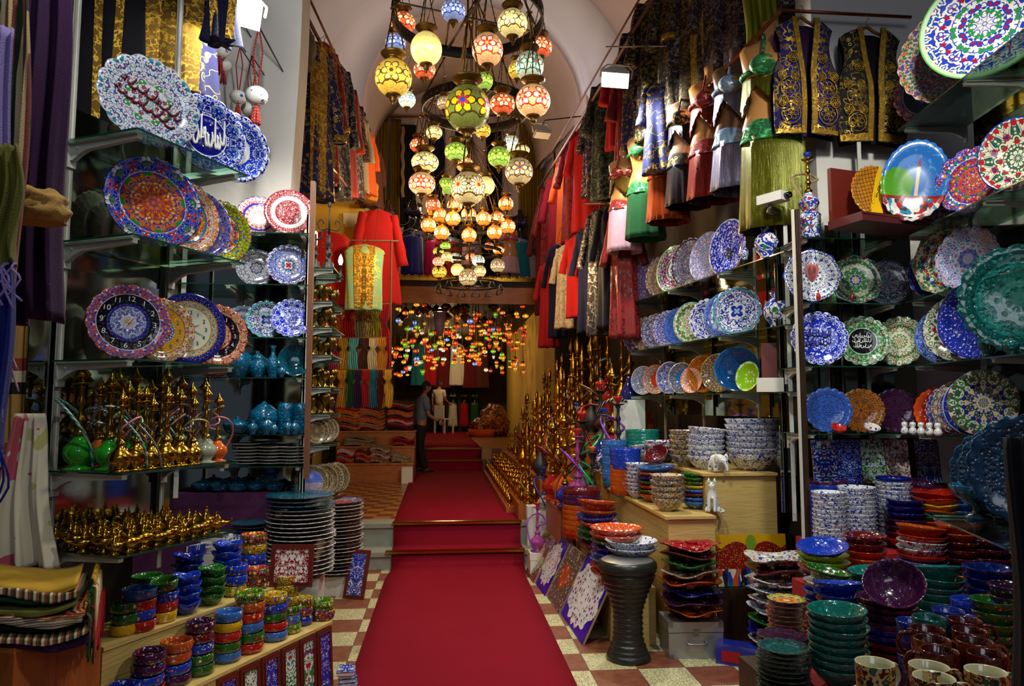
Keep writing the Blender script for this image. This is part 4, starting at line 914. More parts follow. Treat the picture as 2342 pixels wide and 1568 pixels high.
# ---------------- left: back display with blue white plates ----------------
YB=5.0; XB0,XB1=-1.95,-.915
BZ=[(2.85,'red key pattern plate'),(2.50,'lace plates'),(2.145,'blue white plates'),(1.88,'turquoise vases'),(1.507,'turquoise pots and vases'),(1.30,'stacked white plates')]
for z,w in BZ: shelf((XB0,YB-.12),(1,0),(0,-1),0,XB1-XB0,.3,z,f'glass shelf carrying {w} in left rear display',3,group=None)
B().box((XB0,YB+.19,1.1),(XB1,YB+.2,2.92)).obj('mirror_panel','mirror',None,label='mirror behind the left rear plate shelves',cat='mirror')
upright(-.93,YB-.02,.9,3.0,PI,'white slotted shelf upright at the hall edge of left rear display')
B().box((-.905,YB-.15,1.22),(-.875,YB-.1,3.2)).obj('wooden_post','oak_rod',None,label='narrow brown wooden side board of left rear display',cat='post')
o=empty('corner_upright',(-1.72,YB-.1,1.1),(0,0,0),'white metal upright at the inner side of left rear display','post'); B().box((-.012,0,0),(.012,.02,3)).obj('rail','white_metal',o)
def Bp(m,px,z,R,lab,y=0,sh='scallop',yaw=.0,**k): return stand_plate(m,px,YB+y,z,R,face_yaw(px)+yaw,.2,sh,label=lab,**k)
Bp('pl_star_white',580,2.85,.155,'white plate with blue ring and scattered red sprigs behind key pattern plate',.08,'fine')
Bp('pl_red_key',650,2.85,.165,'round plate with dark red key pattern at the right of its shelf',-.03,'round')
Bp('pl_dark_flower',578,2.50,.14,'dark purple rimmed floral plate left of the lace plate',.05,'fine')
Bp('pl_lace_multi',652,2.50,.148,'scalloped lace plate with small red medallion in left rear display',-.03,'scallop')
Bp('pl_pale_mix',552,2.145,.12,'pale scalloped plate partly hidden left of two blue ones',.07)
Bp('pl_medallion',604,2.145,.135,'white scalloped plate with green and blue centre in left rear display',.03)
Bp('pl_blue_dense',662,2.145,.137,'white plate densely painted with blue sprays in left rear display',-.04,'scallop')
VPROF={'jar':[(0,0),(.03,0),(.034,.006),(.03,.015),(.05,.04),(.06,.075),(.05,.105),(.025,.125),(.022,.135),(.034,.15),(.03,.152),(0,.145)],
 'tall':[(0,0),(.03,0),(.033,.006),(.028,.02),(.045,.06),(.05,.09),(.035,.13),(.016,.16),(.014,.2),(.026,.225),(.024,.226),(0,.21)],
 'ginger':[(0,0),(.035,0),(.04,.01),(.055,.05),(.058,.08),(.045,.105),(.04,.11),(.046,.118),(.04,.135),(.02,.148),(.006,.155),(.01,.165),(0,.172)],
 'pot':[(0,0),(.04,0),(.06,.012),(.075,.035),(.078,.05),(.08,.055),(.06,.068),(.03,.08),(.008,.085),(.012,.095),(.008,.102),(0,.104)],
 'big':[(0,0),(.05,0),(.055,.01),(.085,.05),(.1,.1),(.09,.15),(.05,.18),(.045,.19),(.02,.2),(.01,.215),(0,.22)],
 'shirt':[(0,0),(.05,0),(.052,.01),(.05,.1),(.055,.16),(.05,.2),(.02,.21),(0,.21)],
 'casserole':[(0,0),(.05,0),(.07,.01),(.085,.035),(.086,.05),(.09,.053),(.088,.057),(.07,.07),(.03,.084),(.01,.088),(.013,.1),(.006,.106),(0,.108)]}
def vase(kind,m,p,s,label,name='vase',cat='vase',rz=0,group=None):
    o=mobj(name,lathe_mesh(kind,VPROF[kind],22),m,loc=p,scale=s,rot=(0,0,rz)); return props(o,label,cat,group)
def vat(kind,m,px,Y,z,s,lab,**k): return vase(kind,m,(at(px,900,Y).x,Y,z),s,lab,**k)
vat('big','vase_turq',540,4.96,1.88,1.0,'round turquoise lidded jar at the left of the vase shelf',name='lidded_jar',cat='jar')
vat('ginger','vase_turq',588,4.97,1.88,1.05,'turquoise ginger jar standing in the middle of the vase shelf',name='lidded_jar',cat='jar')
vat('tall','vase_turq',622,4.95,1.88,.95,'slender turquoise vase beside the ginger jar',)
vat('jar','vase_turq',642,4.86,1.88,.5,'tiny turquoise jar in front of the round turquoise bowl')
stand_plate('pl_stack_teal',672,4.96,1.88,.11,face_yaw(672),.2,'round',label='round turquoise bowl standing on edge at the right of vase shelf',deep=1,name='painted_bowl',cat='bowl')
for px,kd,s,lab in ((545,'pot',1.15,'round turquoise teapot shaped pot at left of pot shelf'),(605,'big',1.0,'large round turquoise lidded pot in the middle of the pot shelf'),(655,'shirt',1.0,'tall turquoise vase with patterned sides left of the last one'),(690,'shirt',.98,'tall turquoise vase at the right end of the pot shelf')):
    vat(kd,'vase_turq',px,4.97,1.507,s,lab,name='vase' if kd=='shirt' else 'lidded_pot',cat='vase' if kd=='shirt' else 'pot')
stand_plate('pl_star_white',607,5.12,1.507,.1,face_yaw(607),.15,'round',label='painted plate seen behind the large turquoise pot')
for px,s,lab in ((580,.6,'small turquoise dish jar before the large pot'),(612,.75,'turquoise vase with flared rim before the large pot'),(660,.62,'small turquoise vase, last but one at the shelf front'),(628,.5,'tiny turquoise vase between two larger ones'),(676,.6,'small turquoise vase nearest the hall post')):
    vat('jar','vase_turq',px,4.84,1.507,s,lab)
for px,n,m,w in ((570,7,'pl_tray_white','white painted plates'),(625,6,'pl_tray_white','grey white plates'),(672,6,'pl_tray_white','white plates nearest the hall')):
    X=at(px,900,4.98).x
    for i in range(n):
        o=mobj('plate',plate_mesh('fine'),m,loc=(X+RND.uniform(-.004,.004),4.98,1.306+.008+.021*i),scale=.105); props(o,f'plate, {nth(n-1-i,"topmost")} in the stack of {w} on a low shelf','plate','stacked plates of the left rear display')
# purple covered table with turquoise casseroles
B().box((-2.0,4.99,0),(-1.12,5.28,1.12)).obj('display_table','purple_cloth',None,label='table under a purple cloth carrying turquoise casseroles',cat='table')
cs=[(470,5.07,.9),(512,5.06,.85),(552,5.06,.9),(592,5.06,.85),(632,5.07,.75),(490,5.2,.8),(530,5.2,.8),(572,5.2,.85),(612,5.2,.8)]
for i,(px,y,s) in enumerate(cs): 
    o=vat('casserole' if i%3 else 'pot','vase_turq',px,y,1.12,s,f'turquoise lidded casserole, {nth(i)} of those laid out on the purple cloth',name='casserole',cat='pot',group='turquoise casseroles on the purple cloth')
X=-1.18
for i in range(4): bowl('bw_turq',(X,5.15,1.23+.025*i),.065,.05,'straight',label=f'dark turquoise bowl, {nth(3-i,"topmost")} in the stack at right of the purple table',group='turquoise bowls on the purple table')
B().box((X-.055,5.1,1.12),(X+.055,5.2,1.23)).obj('pot_stand','vase_turq',None,label='turquoise square block under a stack of small bowls',cat='stand')
# brown bowls above brass hookahs, seen between the displays
vat('pot','bw_orange',488,4.78,1.88,1.25,'orange and black lidded bowl on the shelf beyond the brass hookahs',name='lidded_bowl',cat='bowl')
# ---------------- left hall wall: small glass shelves with brass ----------------
HZ=[2.64,2.41,2.23,2.04,1.82,1.64,1.43,1.06]
for i,z in enumerate(HZ):
    shelf((-.76,5.0),(0,1),(1,0),0,.55 if i else .45,.2 if i<7 else .3,z,f'small glass shelf of the hall column, {nth(i,"topmost")} from above' if i else 'topmost small glass shelf of the hall column',2,group='small glass shelves of the hall column')
upright(-.955,5.03,1.0,2.75,PI/2,'white shelf upright carrying the small hall shelves')
B().box((-.985,5.0,.8),(-.965,5.5,3.0)).obj('mirror_panel','mirror',None,label='narrow mirror behind the small hall shelves',cat='mirror')
GOB=[(0,0),(.02,0),(.021,.004),(.006,.012),(.005,.03),(.009,.036),(.02,.05),(.024,.07),(.019,.085),(.017,.085),(.018,.06),(0,.05)]
for zi,z in enumerate(HZ[1:6]):
    for j,(x,y) in enumerate([(-.90,5.08),(-.82,5.1),(-.88,5.2),(-.81,5.26),(-.9,5.34),(-.82,5.42)]):
        o=mobj('goblet',lathe_mesh('gob',GOB,14),'old_brass' if zi!=3 else 'brass',loc=(x,y,z),scale=1.05+.3*((zi+j)%3)); props(o,f'small brass goblet, {nth(j)} back on the {nth(zi+1)} small hall shelf','goblet','brass goblets on the small hall shelves')
def finial(x,y,z,s,m,lab,top):
    o=empty('candlestick',(x,y,z),(0,0,.2),lab,'candlestick'); o.scale=(s,)*3
    B().lathe([(0,0),(.05,0),(.052,.01),(.035,.03),(.03,.06),(.012,.075),(.01,.1),(.022,.115),(.022,.125),(.01,.14),(.009,.17),(.018,.185),(.01,.2),(.008,.24),(0,.24)],16).obj('stem',m,o)
    b=B()
    if top=='crescent': b.tube([(.05*math.sin(a),0,.3-.05*math.cos(a)) for a in [2.5*(i/12*2-1) for i in range(13)]],[.002+.008*math.sin(PI*i/12) for i in range(13)],6); b.tube([(0,0,.24),(0,0,.25)],.006,6)
    else:
        b.tube([(0,0,.24),(0,0,.42)],[.008,.004],6)
        for s_ in (-1,1): b.tube(cr([(0,0,.28),(s_*.05,0,.27),(s_*.07,0,.31),(s_*.045,0,.335),(s_*.035,0,.31)],5),.005,6)
        b.ball((0,0,.43),(.012,.006,.02),8,6)
    b.obj('finial',m,o); return o
finial(-.90,5.08,HZ[0],.85,'iron','dark turned candlestick with crescent top on the topmost hall shelf','crescent')
finial(-.83,5.2,HZ[0],1.15,'iron','tall dark candlestick with scrolled top on the topmost hall shelf','scroll')
finial(-.82,5.05,HZ[0],.55,'iron','small dark candlestick at the front of the topmost hall shelf','scroll')
o=empty('candle_lamp',(at(779,600,5.38).x,5.38,HZ[0]),(0,0,0),'glowing candle bulb lamp on the topmost hall shelf','lamp'); B().lathe([(0,0),(.03,0),(.01,.02),(.008,.08),(.016,.085),(.016,.09),(0,.09)],12).obj('base','iron',o); B().lathe([(0,.09),(.01,.095),(.018,.12),(.012,.15),(0,.175)],12).obj('bulb','bulb_glow',o)
for i,(x,y,m) in enumerate([(-.88,5.06,'pl_wood_inlay'),(-.85,5.16,'pl_wood_inlay'),(-.84,5.26,'pl_wood_inlay')]):
    stand_plate('pl_wood_inlay',0,y,HZ[6],.092,.1+.5,.12,'fine',X=x+.02,label=f'small inlaid wooden plate, {nth(i)} back on the seventh hall shelf',name='wooden_plate')
for i,(x,y) in enumerate([(-.83,5.2),(-.80,5.27),(-.77,5.34)]):
    stand_plate('pl_wood_inlay',0,y,HZ[7],.115,.55,.1,'fine',X=x,label=f'inlaid wooden plate, {nth(i)} behind the sea view plate',name='wooden_plate')
k=stand_plate('pl_wood_inlay',0,5.06,HZ[7],.118,.25,.12,'fine',X=-.885,label='inlaid wooden plate with a blue sea view in its centre',name='wooden_plate'); B().lathe([(0,.0),(.56,.0),(.58,-.01),(.56,-.03),(0,-.03)],32).obj('sea_view','painting_sea',k)
tb=empty('side_table',(-.99,5.86,0),(0,0,0),'small dark table with turned legs under the lowest hall shelf','table')
B().lathe([(0,.97),(.2,.97),(.21,.98),(.21,1.0),(.2,1.01),(0,1.01)],28).obj('tabletop','wooden_plate',tb)
for sx,sy in ((-.09,-.05),(.0,-.08),(-.08,.06),(.0,.07)): B().lathe([(0,0),(.016,0),(.02,.1),(.012,.3),(.024,.5),(.014,.62),(.026,.8),(.03,.9),(.02,.97),(0,.97)],12).obj('leg','dark_wood',tb,(sx,sy,0))
# ---------------- left: stepped wooden stand with small bowls ----------------
UT=Vector((.447,.894,0)); NT=Vector((.894,-.447,0)); T1=Vector((-.67,4.6,0)); ZT1,ZT2=.39,.64
aT=math.atan2(UT.y,UT.x)
def tierbox(name,s0,s1,d0,d1,z,label,m='pale_wood'):
    p=T1+UT*s0; o=empty(name,(p.x,p.y,0),(0,0,aT),label,'display stand'); L=s1-s0
    B().box((0,d0,0),(L,d1,z-.018)).obj('body',m,o); B().box((0,d0-.006,z-.018),(L+.004,d1,z)).obj('top_board','pale_wood_h',o); return o
tierbox('display_step',-1.6,0,0,.19,ZT1,'lower step of the pale wooden stand on the left')
tierbox('display_step',-1.42,-.08,.196,.50,ZT2,'upper step of the pale wooden stand on the left')
def onT(px,d):
    p=hit(px,900,T1-NT*d,NT); return p.x,p.y
GRP={}
def tstack(px,z,d,R,h,n,step,mats,cols,where,kind='cup',what='bowl',**k):
    x,y=onT(px,d); stack(where,mats,x,y,z,R,h,n,step,kind,what=what,cols=cols,**k)
W_='the lower left step'
tstack(312,ZT1,.10,.066,.05,2,.049,['bwf_blue','bwf_blue'],['blue flowered','blue flowered'],'nearest stack on the lower left step')
tstack(365,ZT1,.095,.073,.052,4,.050,['bwf_red','bwf_blue','bwf_purple','bwf_purple'],['red flowered','blue flowered','purple flowered','purple flowered'],'purple topped stack at lower left',)
tstack(425,ZT1,.10,.074,.052,4,.050,['bwf_purple','bwf_blue','bwf_orange','bwf_orange'],['purple flowered','blue flowered','orange flowered','bright orange flowered'],'orange topped stack at lower left')
tstack(477,ZT1,.095,.070,.052,5,.050,['bwf_green','bwf_green','bwf_blue','bwf_maroon','bwf_purple'],['green flowered','dark green flowered','blue flowered','maroon flowered','purple flowered'],'purple topped five bowl stack')
tstack(539,ZT1,.095,.071,.052,5,.050,['bwf_sky','bwf_green','bwf_red','bwf_yellow','bwf_sky'],['light blue flowered','dark green flowered','red flowered','yellow flowered','light blue flowered'],'sky blue topped five bowl stack')
tstack(586,ZT1,.09,.076,.055,6,.052,['bwf_red','bwf_green','bwf_sky','bwf_red','bwf_orange','bw_istanbul_green'],['red flowered','green flowered','light blue flowered','red flowered','orange rimmed','green and yellow painted'],'tallest stack on the lower step')
tstack(642,ZT1,.095,.071,.053,5,.050,['bwf_sky','bwf_red','bwf_green','bwf_blue','bw_istanbul_yellow'],['light blue flowered','red flowered','green flowered','blue flowered','yellow painted'],'yellow topped stack right of the tallest')
tstack(676,ZT1,.095,.062,.055,4,.052,['bw_istanbul_green','bwf_sky','bw_istanbul_green','bw_istanbul_yellow'],['green and yellow painted','light blue flowered','green painted','yellow painted'],'yellow round stack near step end')
tstack(668,ZT1,.145,.062,.055,6,.052,['bw_istanbul_yellow'],['yellow painted'],'rearmost yellow stack of lower step')
tstack(705,ZT1,.12,.057,.055,3,.052,['bwf_blue','bw_istanbul_red','bw_istanbul_yellow'],['blue flowered','red painted','yellow painted'],'short stack behind the last pair')
tstack(748,ZT1,.08,.072,.06,2,.056,['bw_istanbul_red','bw_istanbul_green'],['red round','green round'],'last pair on the lower step')
# lettering on some bowls
def bend_text(s,R,z,size,parent,m,a0,name='lettering'):
    me=text_mesh(s,size,.0008)
    for v in me.vertices:
        a=a0+v.co.x/R; rr=R+v.co.z; v.co=Vector((rr*math.cos(a),rr*math.sin(a),z+v.co.y))
    return mobj(name,me,m,parent)
for o in list(C.objects):
    l=o.get('label','')
    if o.name.startswith('small_bowl') and ('topmost in tallest stack on the lower' in l or 'topmost in last pair' in l or 'second in yellow round stack' in l or 'topmost in short stack' in l):
        dr=math.atan2(-o.location.y,-o.location.x)-o.rotation_euler.z
        R=max(v.co.x for v in o.data.vertices); bend_text('ISTANBUL',R+.0008,.030,.028,o,'ink_black',dr-.1)
tstack(308,ZT2,.27,.06,.05,3,.048,['bwf_yellow','bwf_green','bwf_green'],['yellow flowered','green flowered','green flowered'],'first stack beside the brown box')
tstack(339,ZT2,.265,.078,.052,4,.047,['bwf_red','bwf_blue','bwf_red','bwf_sky'],['orange red flowered','blue flowered','red rimmed','light blue flowered'],'light blue topped upper step stack','straight')
tstack(394,ZT2,.27,.066,.052,4,.047,['bwf_yellow','bwf_red','bwf_blue','bwf_green'],['yellow flowered','orange flowered','blue flowered','black green flowered'],'dark green topped upper step stack','straight',tiltlast=(.1,-.12))
tstack(443,ZT2,.265,.068,.055,4,.044,['bw_blue'],['blue four lobed'],'front stack of blue lobed bowls','lotus')
tstack(500,ZT2,.265,.066,.055,4,.044,['bw_green'],['green four lobed'],'front stack of green lobed bowls','lotus')
tstack(530,ZT2,.36,.072,.055,6,.044,['bw_green','bw_green','bw_blue'],['green four lobed','green four lobed','blue four lobed'],'mixed lobed stack standing behind','lotus')
tstack(443,ZT2,.40,.072,.055,5,.05,['bw_navy'],['navy lobed'],'dark stack in the shade of lowest glass shelf','lotus')
tstack(352,ZT2,.41,.075,.055,4,.05,['bw_green'],['dark green'],'shaded green stack behind the first ones','straight')
tstack(553,ZT2,.28,.062,.058,3,.056,['bw_istanbul_yellow','bwf_blue','bwf_blue'],['yellow red painted','blue flowered','blue flowered'],'stack beside the green lobed bowls')
tstack(601,ZT2,.27,.064,.062,2,.058,['bw_istanbul_red'],['red and black painted'],'pair of round pots at the upper step end')
tstack(590,ZT2,.385,.078,.062,5,.057,['bw_istanbul_yellow','bwf_blue','bwf_blue','bw_istanbul_yellow','bw_istanbul_red'],['yellow painted','blue flowered','blue flowered','yellow painted','red painted'],'tall rear stack by the big plates')
x,y=onT(642,.30)
for i in range(9):
    o=mobj('small_plate',plate_mesh('round'),'pl_tray_white',loc=(x,y,ZT2+.007+.0135*i),scale=.05); props(o,f'small white plate, {nth(8-i,"topmost")} of the little pile on the upper step','plate','little pile of small white plates')
# framed tiles standing before the stand
def framed_tile(w,h,fw,tm,fm,label,inner=(.008,),name='framed_tile',t=.014):
    o=empty(name,(0,0,0),(0,0,0),label,'framed tile')
    b=B(); W2,H2=w/2,h/2
    for a,c in (((-W2,0,-H2),(-W2+fw,t,H2)),((W2-fw,0,-H2),(W2,t,H2)),((-W2+fw,0,H2-fw),(W2-fw,t,H2)),((-W2+fw,0,-H2),(W2-fw,t,-H2+fw))): b.box(a,c)
    for a,c in (((-W2+fw*.75,-.004,-H2+fw*.75),(-W2+fw,t*.5,H2-fw*.75)),((W2-fw,-.004,-H2+fw*.75),(W2-fw*.75,t*.5,H2-fw*.75)),((-W2+fw,-.004,H2-fw),(W2-fw,t*.5,H2-fw*.75)),((-W2+fw,-.004,-H2+fw*.75),(W2-fw,t*.5,-H2+fw))): b.box(a,c)
    b.obj('frame',fm,o)
    tb=B().box((-W2+fw,-H2+fw,-.003),(W2-fw,H2-fw,.003)).obj('tile',tm,o,(0,.006,0),(PI/2,0,0)); return o
def lean(o,x,y,z,h,yaw,tilt):
    """stand the panel on z at its lower edge, front facing -Y turned by yaw, top leaning back"""
    o.rotation_euler=(Matrix.Rotation(yaw,4,'Z')@Matrix.Rotation(-tilt,4,'X')).to_euler(); up=(Matrix.Rotation(yaw,4,'Z')@Matrix.Rotation(-tilt,4,'X'))@Vector((0,0,h/2)); o.location=Vector((x,y,z))+up
ft=[('ti_blue_scroll','blue scroll pattern','sixth'),('ti_tulip','red and blue tulip ring','fifth'),('ti_tulip','red carnation pattern','fourth'),('ti_blue_scroll','blue leaf pattern','third'),('ti_tulip','single red tulip','second'),('ti_blue_scroll','blue pattern cut by picture edge','first')]
for i,(m,d,w) in enumerate(ft):
    o=framed_tile(.142,.365,.024,m,'maroon_frame',f'framed tile with {d}, {w} from left by the stand')
    p=T1+UT*(-.085-.158*i)+NT*.035; lean(o,p.x,p.y,.002,.365,aT,.06)
# books at the end of the stand
for i in range(9):
    p=at(795,1500,4.35); rz=RND.uniform(-.25,.25); o=empty('booklet',(p.x+RND.uniform(-.006,.006),4.35+RND.uniform(-.01,.01),.002+i*.022),(0,0,rz),f'small booklet with blue patterned cover, {nth(8-i,"topmost")} of the pile beside the carpet','book','booklets beside the carpet')
    B().box((-.045,-.065,.002),(.044,.064,.018)).obj('pages','paper',o); B().box((-.047,-.067,.0),(.047,.067,.002)).box((-.047,-.067,.018),(.047,.067,.020)).obj('cover','ti_book',o)
# large framed tiles further back
o=framed_tile(.2,.42,.03,'ti_blue_scroll','maroon_frame','framed blue scroll tile leaning near the steps left of the carpet'); lean(o,at(808,1300,6.6).x,6.6,.002,.42,-.35,.32)

o=framed_tile(.25,.24,.026,'ti_red_rings','maroon_frame','square framed red tile with white rings behind the small bowls'); lean(o,at(664,1300,4.40).x,4.41,.642,.24,-.1,.12)
# big plates in stacks
def plate_pile(px,Y,z,R,n,step,mats,where,shape='fine',top=None,nm='plate',tl=.0):
    X=at(px,900,Y).x
    for i in range(n):
        k=n-1-i; m,c=mats(k); o=mobj(nm,plate_mesh(shape),m,loc=(X+RND.uniform(-.006,.006),Y+RND.uniform(-.006,.006),z+R*.09+step*i),scale=R*(1+RND.uniform(-.02,.02))); o.rotation_euler=(tl,0,RND.random()*6)
        props(o,f'{c} plate, {nth(k,"topmost")} in {where}','plate',f'plates in {where}')
b=empty('plate_box',(-.925,4.80,0),(0,0,0),'white carton carrying the big plate stack','box'); B().box((-.13,-.11,0),(.16,.11,.62)).obj('carton','plastic_white',b); B().box((-.13,-.112,.36),(.16,-.11,.4)).obj('tape','cardboard',b)
plate_pile(695,4.80,.63,.218,19,.026,lambda k:(('pl_stack_teal','turquoise') if k<4 else ('pl_tray_white','white rimmed')),'the tall stack of big plates')
B().box((-1.15,6.72,0),(-.86,7.0,.165)).obj('white_box','plastic_white',None,label='white carton under the darker plate stack left of the steps',cat='box')
plate_pile(776,6.88,.17,.245,21,.031,lambda k:(('pl_multi_blue','blue flowered') if k<1 else ('pl_tray_white','white rimmed') if k%3 else ('pl_dark_flower','dark rimmed')),'the dark stack behind the tall one')
B().box((-1.50,4.82,0),(-1.12,4.97,.70)).obj('white_box','plastic_white',None,label='white carton under the turquoise plate stack',cat='box')
plate_pile(583,4.87,.71,.125,11,.022,lambda k:('pl_stack_teal','dark turquoise'),'the turquoise stack before the purple cloth')
# white books/tiles leaning on edge under the left display
for i in range(7):
    x,y=onT(478+i*8,.47); o=B().box((-.075,-.006,0),(.075,.006,.24)).obj('tile_slab','paper' if i%2 else 'ti_book',None,(x-.12,y+.2,ZT2+.005),(.18,0,.9)); props(o,f'white tile slab standing on edge, {nth(i)} from the left behind the lamps','tile','tile slabs standing on edge')
for j,(px,n) in enumerate(((505,9),(545,6))):
    x,y=onT(px,.62)
    for i in range(n):
        o=B().box((-.075,-.075,0),(.075,.075,.010)).obj('flat_tile','ti_book' if i==n-1 else 'white',None,(x,y,.82+i*.0115),(0,0,RND.uniform(-.2,.2))); props(o,f'flat white tile, {nth(n-1-i,"topmost")} of the {"left" if j==0 else "right"} tile pile behind the lobed bowls','tile','piled flat tiles')
    B().box((x-.09,y-.08,0),(x+.09,y+.08,.815)).obj('plinth','plastic_white',None,label=f'{"left" if j==0 else "right"} white plinth under a pile of flat tiles',cat='plinth')
# ---------------- left foreground: brown box with folded shawls ----------------
bx=empty('display_box',(-1.49,2.76,0),(0,0,math.atan2(.39,.12)),'brown wooden box carrying folded shawls at the lower left','box')
B().box((0,0,0),(.408,.75,.832)).obj('body','orange_wood',bx); B().box((0,0,.832),(.408,.75,.85)).obj('top_board','orange_wood_l',bx)
def shawl(w,d,t,seed,fold=3):
    r=random.Random(seed); b=B(); n=26; m=14
    def hz(u,v): return .018*math.sin(u*5+seed)+.012*math.sin(u*11+v*3)+.01*math.sin(v*7+seed)
    rows=[]
    for i in range(n+1):
        u=i/n; x=-w/2+w*u; row=[]
        for j in range(m+1):
            a=TAU*j/m; yy=d/2*(1 if abs(math.cos(a))>.3 else abs(math.cos(a))/.3)*(1 if math.cos(a)>0 else -1); zz=t/2*(1+math.sin(a)*1.0)
            row.append((x,yy+.006*math.sin(u*30+seed),zz+hz(u,j/m)*.5+.02*math.sin(u*6)))
        rows.append(row)
    b.grid(rows); 
    for e,R in ((0,rows[0]),(1,rows[-1])): 
        c=Vector(); 
        for q in R: c+=Vector(q)
        c/=len(R); k=len(b.v); b.v+=[tuple(q) for q in R]+[tuple(c)]
        for j in range(m): b.f.append((k+j,k+j+1,k+m+1)); b.sm.append(True); b.mi.append(0)
    return b
def tassel_fringe(w,n,L,seed,rad=.004):
    r=random.Random(seed); b=B()
    for i in range(n):
        x=-w/2+w*i/(n-1)+r.uniform(-.006,.006); l=L*r.uniform(.6,1.2); b.tube(cr([(x,0,0),(x+r.uniform(-.015,.015),-.012,-.015),(x+r.uniform(-.03,.03),-.014,-l*.5),(x+r.uniform(-.035,.035),-.012,-l)],3),rad,5)
    return b
sh=[('cl_plum','dark purple'),('cl_stripe_plaid','dark plaid'),('cl_black','black woven'),('cl_stripe_grey','grey striped'),('cl_stripe_warm','rust striped'),('cl_olive','olive'),('cl_green','green'),('cl_stripe_plaid','plaid'),('cl_mustard','mustard yellow')]
fr=['plum','brown','black','khaki','red','olive','green','cream','mustard']
zc=.852; cx,cy=-1.60,2.90
for i,((m,c),f) in enumerate(zip(sh,fr)):
    t=.026; o=empty('folded_shawl',(cx+.01*math.sin(i*2),cy+.01*math.cos(i*3),zc+t*i*.93),(0,0,.35+.03*math.sin(i)),f'{c} folded shawl, {nth(len(sh)-1-i,"topmost")} in the pile on the brown box','shawl','folded shawls on the brown box')
    shawl(.56-.012*i,.34,t,i*1.7).obj('cloth',m,o)
    tassel_fringe(.3,16,.10+.16*(i/8),i).obj('fringe','cl_'+f,o,(.0+.275,-.0,t*.6),(0,0,PI/2))
# crumpled marbled scarf low at the left edge
def crumple(rx,ry,rz,seed,n=28):
    b=B(); rows=[]
    for i in range(n+1):
        a=-PI/2+PI*i/n; row=[]
        for j in range(n*2):
            th=PI*j/n; p=Vector((math.cos(a)*math.cos(th),math.cos(a)*math.sin(th),math.sin(a))); f=1+.22*noise.noise(p*2.2+Vector((seed,0,0)))+.12*noise.noise(p*5+Vector((0,seed,0)))
            row.append((p.x*rx*f,p.y*ry*f,max(-rz*.6,p.z*rz*f)))
        rows.append(row)
    return b.grid(rows,closed_v=True)
cloth('cl_marbled','#3c3450',stripes=(.04,['#2c2440','#8a7a98','#1c2c30','#4c3c68','#6c7c80']))
p=on(35,1500,.62); crumple(.2,.16,.12,3).obj('crumpled_scarf','cl_marbled',None,(p.x,2.2,.68),label='crumpled purple and grey marbled scarf at the lower left corner',cat='scarf')
B().box((-1.75,2.0,0),(-1.1,2.5,.605)).obj('low_crate','dark_wood',None,label='dark crate under the crumpled marbled scarf',cat='crate')
# hanging scarves at the left edge
def hang_cloth(w,L,seed,folds=5,amp=.03,taper=0,n=30,m=40,thick=.012,knot=None):
    """pleated cloth hanging from z=0 down; closed thin volume"""
    r=random.Random(seed); ph=r.random()*6; F_=[];K_=[]
    for i in range(n+1):
        v=i/n; z=-L*v; wv=w*(1-taper*(1-v)); 
        if knot: wv*=1-.55*math.exp(-((v-knot)/.07)**2)
        f=[];k=[]
        for j in range(m+1):
            u=j/m; a=amp*(.5+.5*v); y=a*math.sin(u*folds*TAU+ph+.6*math.sin(v*4+ph))+a*.4*math.sin(u*folds*2.3*TAU+ph*2); x=(u-.5)*wv+.01*math.sin(v*6+ph)
            f.append((x,y,z+.01*math.sin(u*9+ph)*v)); k.append((x,y+thick,z+.01*math.sin(u*9+ph)*v))
        F_.append(f);K_.append(k)
    b=B(); b.grid(F_); b.grid(K_,flip=True); b.grid([F_[0],K_[0]]); b.grid([F_[-1],K_[-1]]); b.grid([[r_[0] for r_ in F_],[r_[0] for r_ in K_]]); b.grid([[r_[-1] for r_ in F_],[r_[-1] for r_ in K_]])
    return b
def hscarf(m,px,py,Y,w,L,seed,label,fr=None,rz=0,taper=.3,name='hanging_scarf',cat='scarf',folds=4,amp=.025,knot=None,group=None,frl=.12):
    p=at(px,py,Y); o=empty(name,(p.x,p.y,p.z),(0,0,rz),label,cat,group); hang_cloth(w,L,seed,folds,amp,taper,knot=knot).obj('cloth',m,o)
    if fr: tassel_fringe(w*.9,max(8,int(w*120)),frl,seed,.003).obj('fringe',fr,o,(0,0,-L+.005))
    return o
hscarf('cl_plum',75,-40,2.35,.28,1.1,1,'long dark purple shawl hanging beside the black door post',taper=.3,folds=4,amp=.035)
hscarf('cl_stripe_plaid',22,-30,2.05,.16,1.0,2,'pastel checked scarf hanging at the upper left edge','cl_rose',folds=3)
hscarf('cl_lilac',-8,60,2.0,.13,1.0,5,'lilac scarf at the far upper left edge','cl_lilac',folds=3)
hscarf('cl_blue',5,440,1.98,.08,.68,6,'bright blue fringed scarf hanging at the left edge','cl_blue',folds=3,frl=.18)
hscarf('cl_tan_check',66,470,3.2,.17,1.5,7,'tan checked scarf with a black and white band at its lower part',folds=3,taper=.5)
hscarf('cl_olive',14,330,1.96,.10,.32,15,'yellow green scarf with lilac fringe at the left edge','cl_lilac',folds=3)
hscarf('cl_floral_scarf',58,945,3.12,.28,.62,8,'cream scarf printed with pink and orange flowers',folds=3,taper=.6)
o=crumple(.10,.07,.065,6).obj('beret','cl_tan_check',None,(at(78,480,2.2).x,2.2,at(78,480,2.2).z),label='tan checked cap hanging among the scarves at the left edge',cat='cap'); tg=B().box((-.012,-.001,0),(.012,.001,.055)).obj('paper_tag','paper',o,(-.02,-.03,.05),(0,-.3,0))
rr=at(40,-10,2.2); B().tube([(-2.6,2.15,rr.z+.35),(-1.3,2.3,rr.z+.35)],.012,8).obj('clothes_rail','copper_rod',None,label='rail at the top left carrying the hanging scarves',cat='rail')
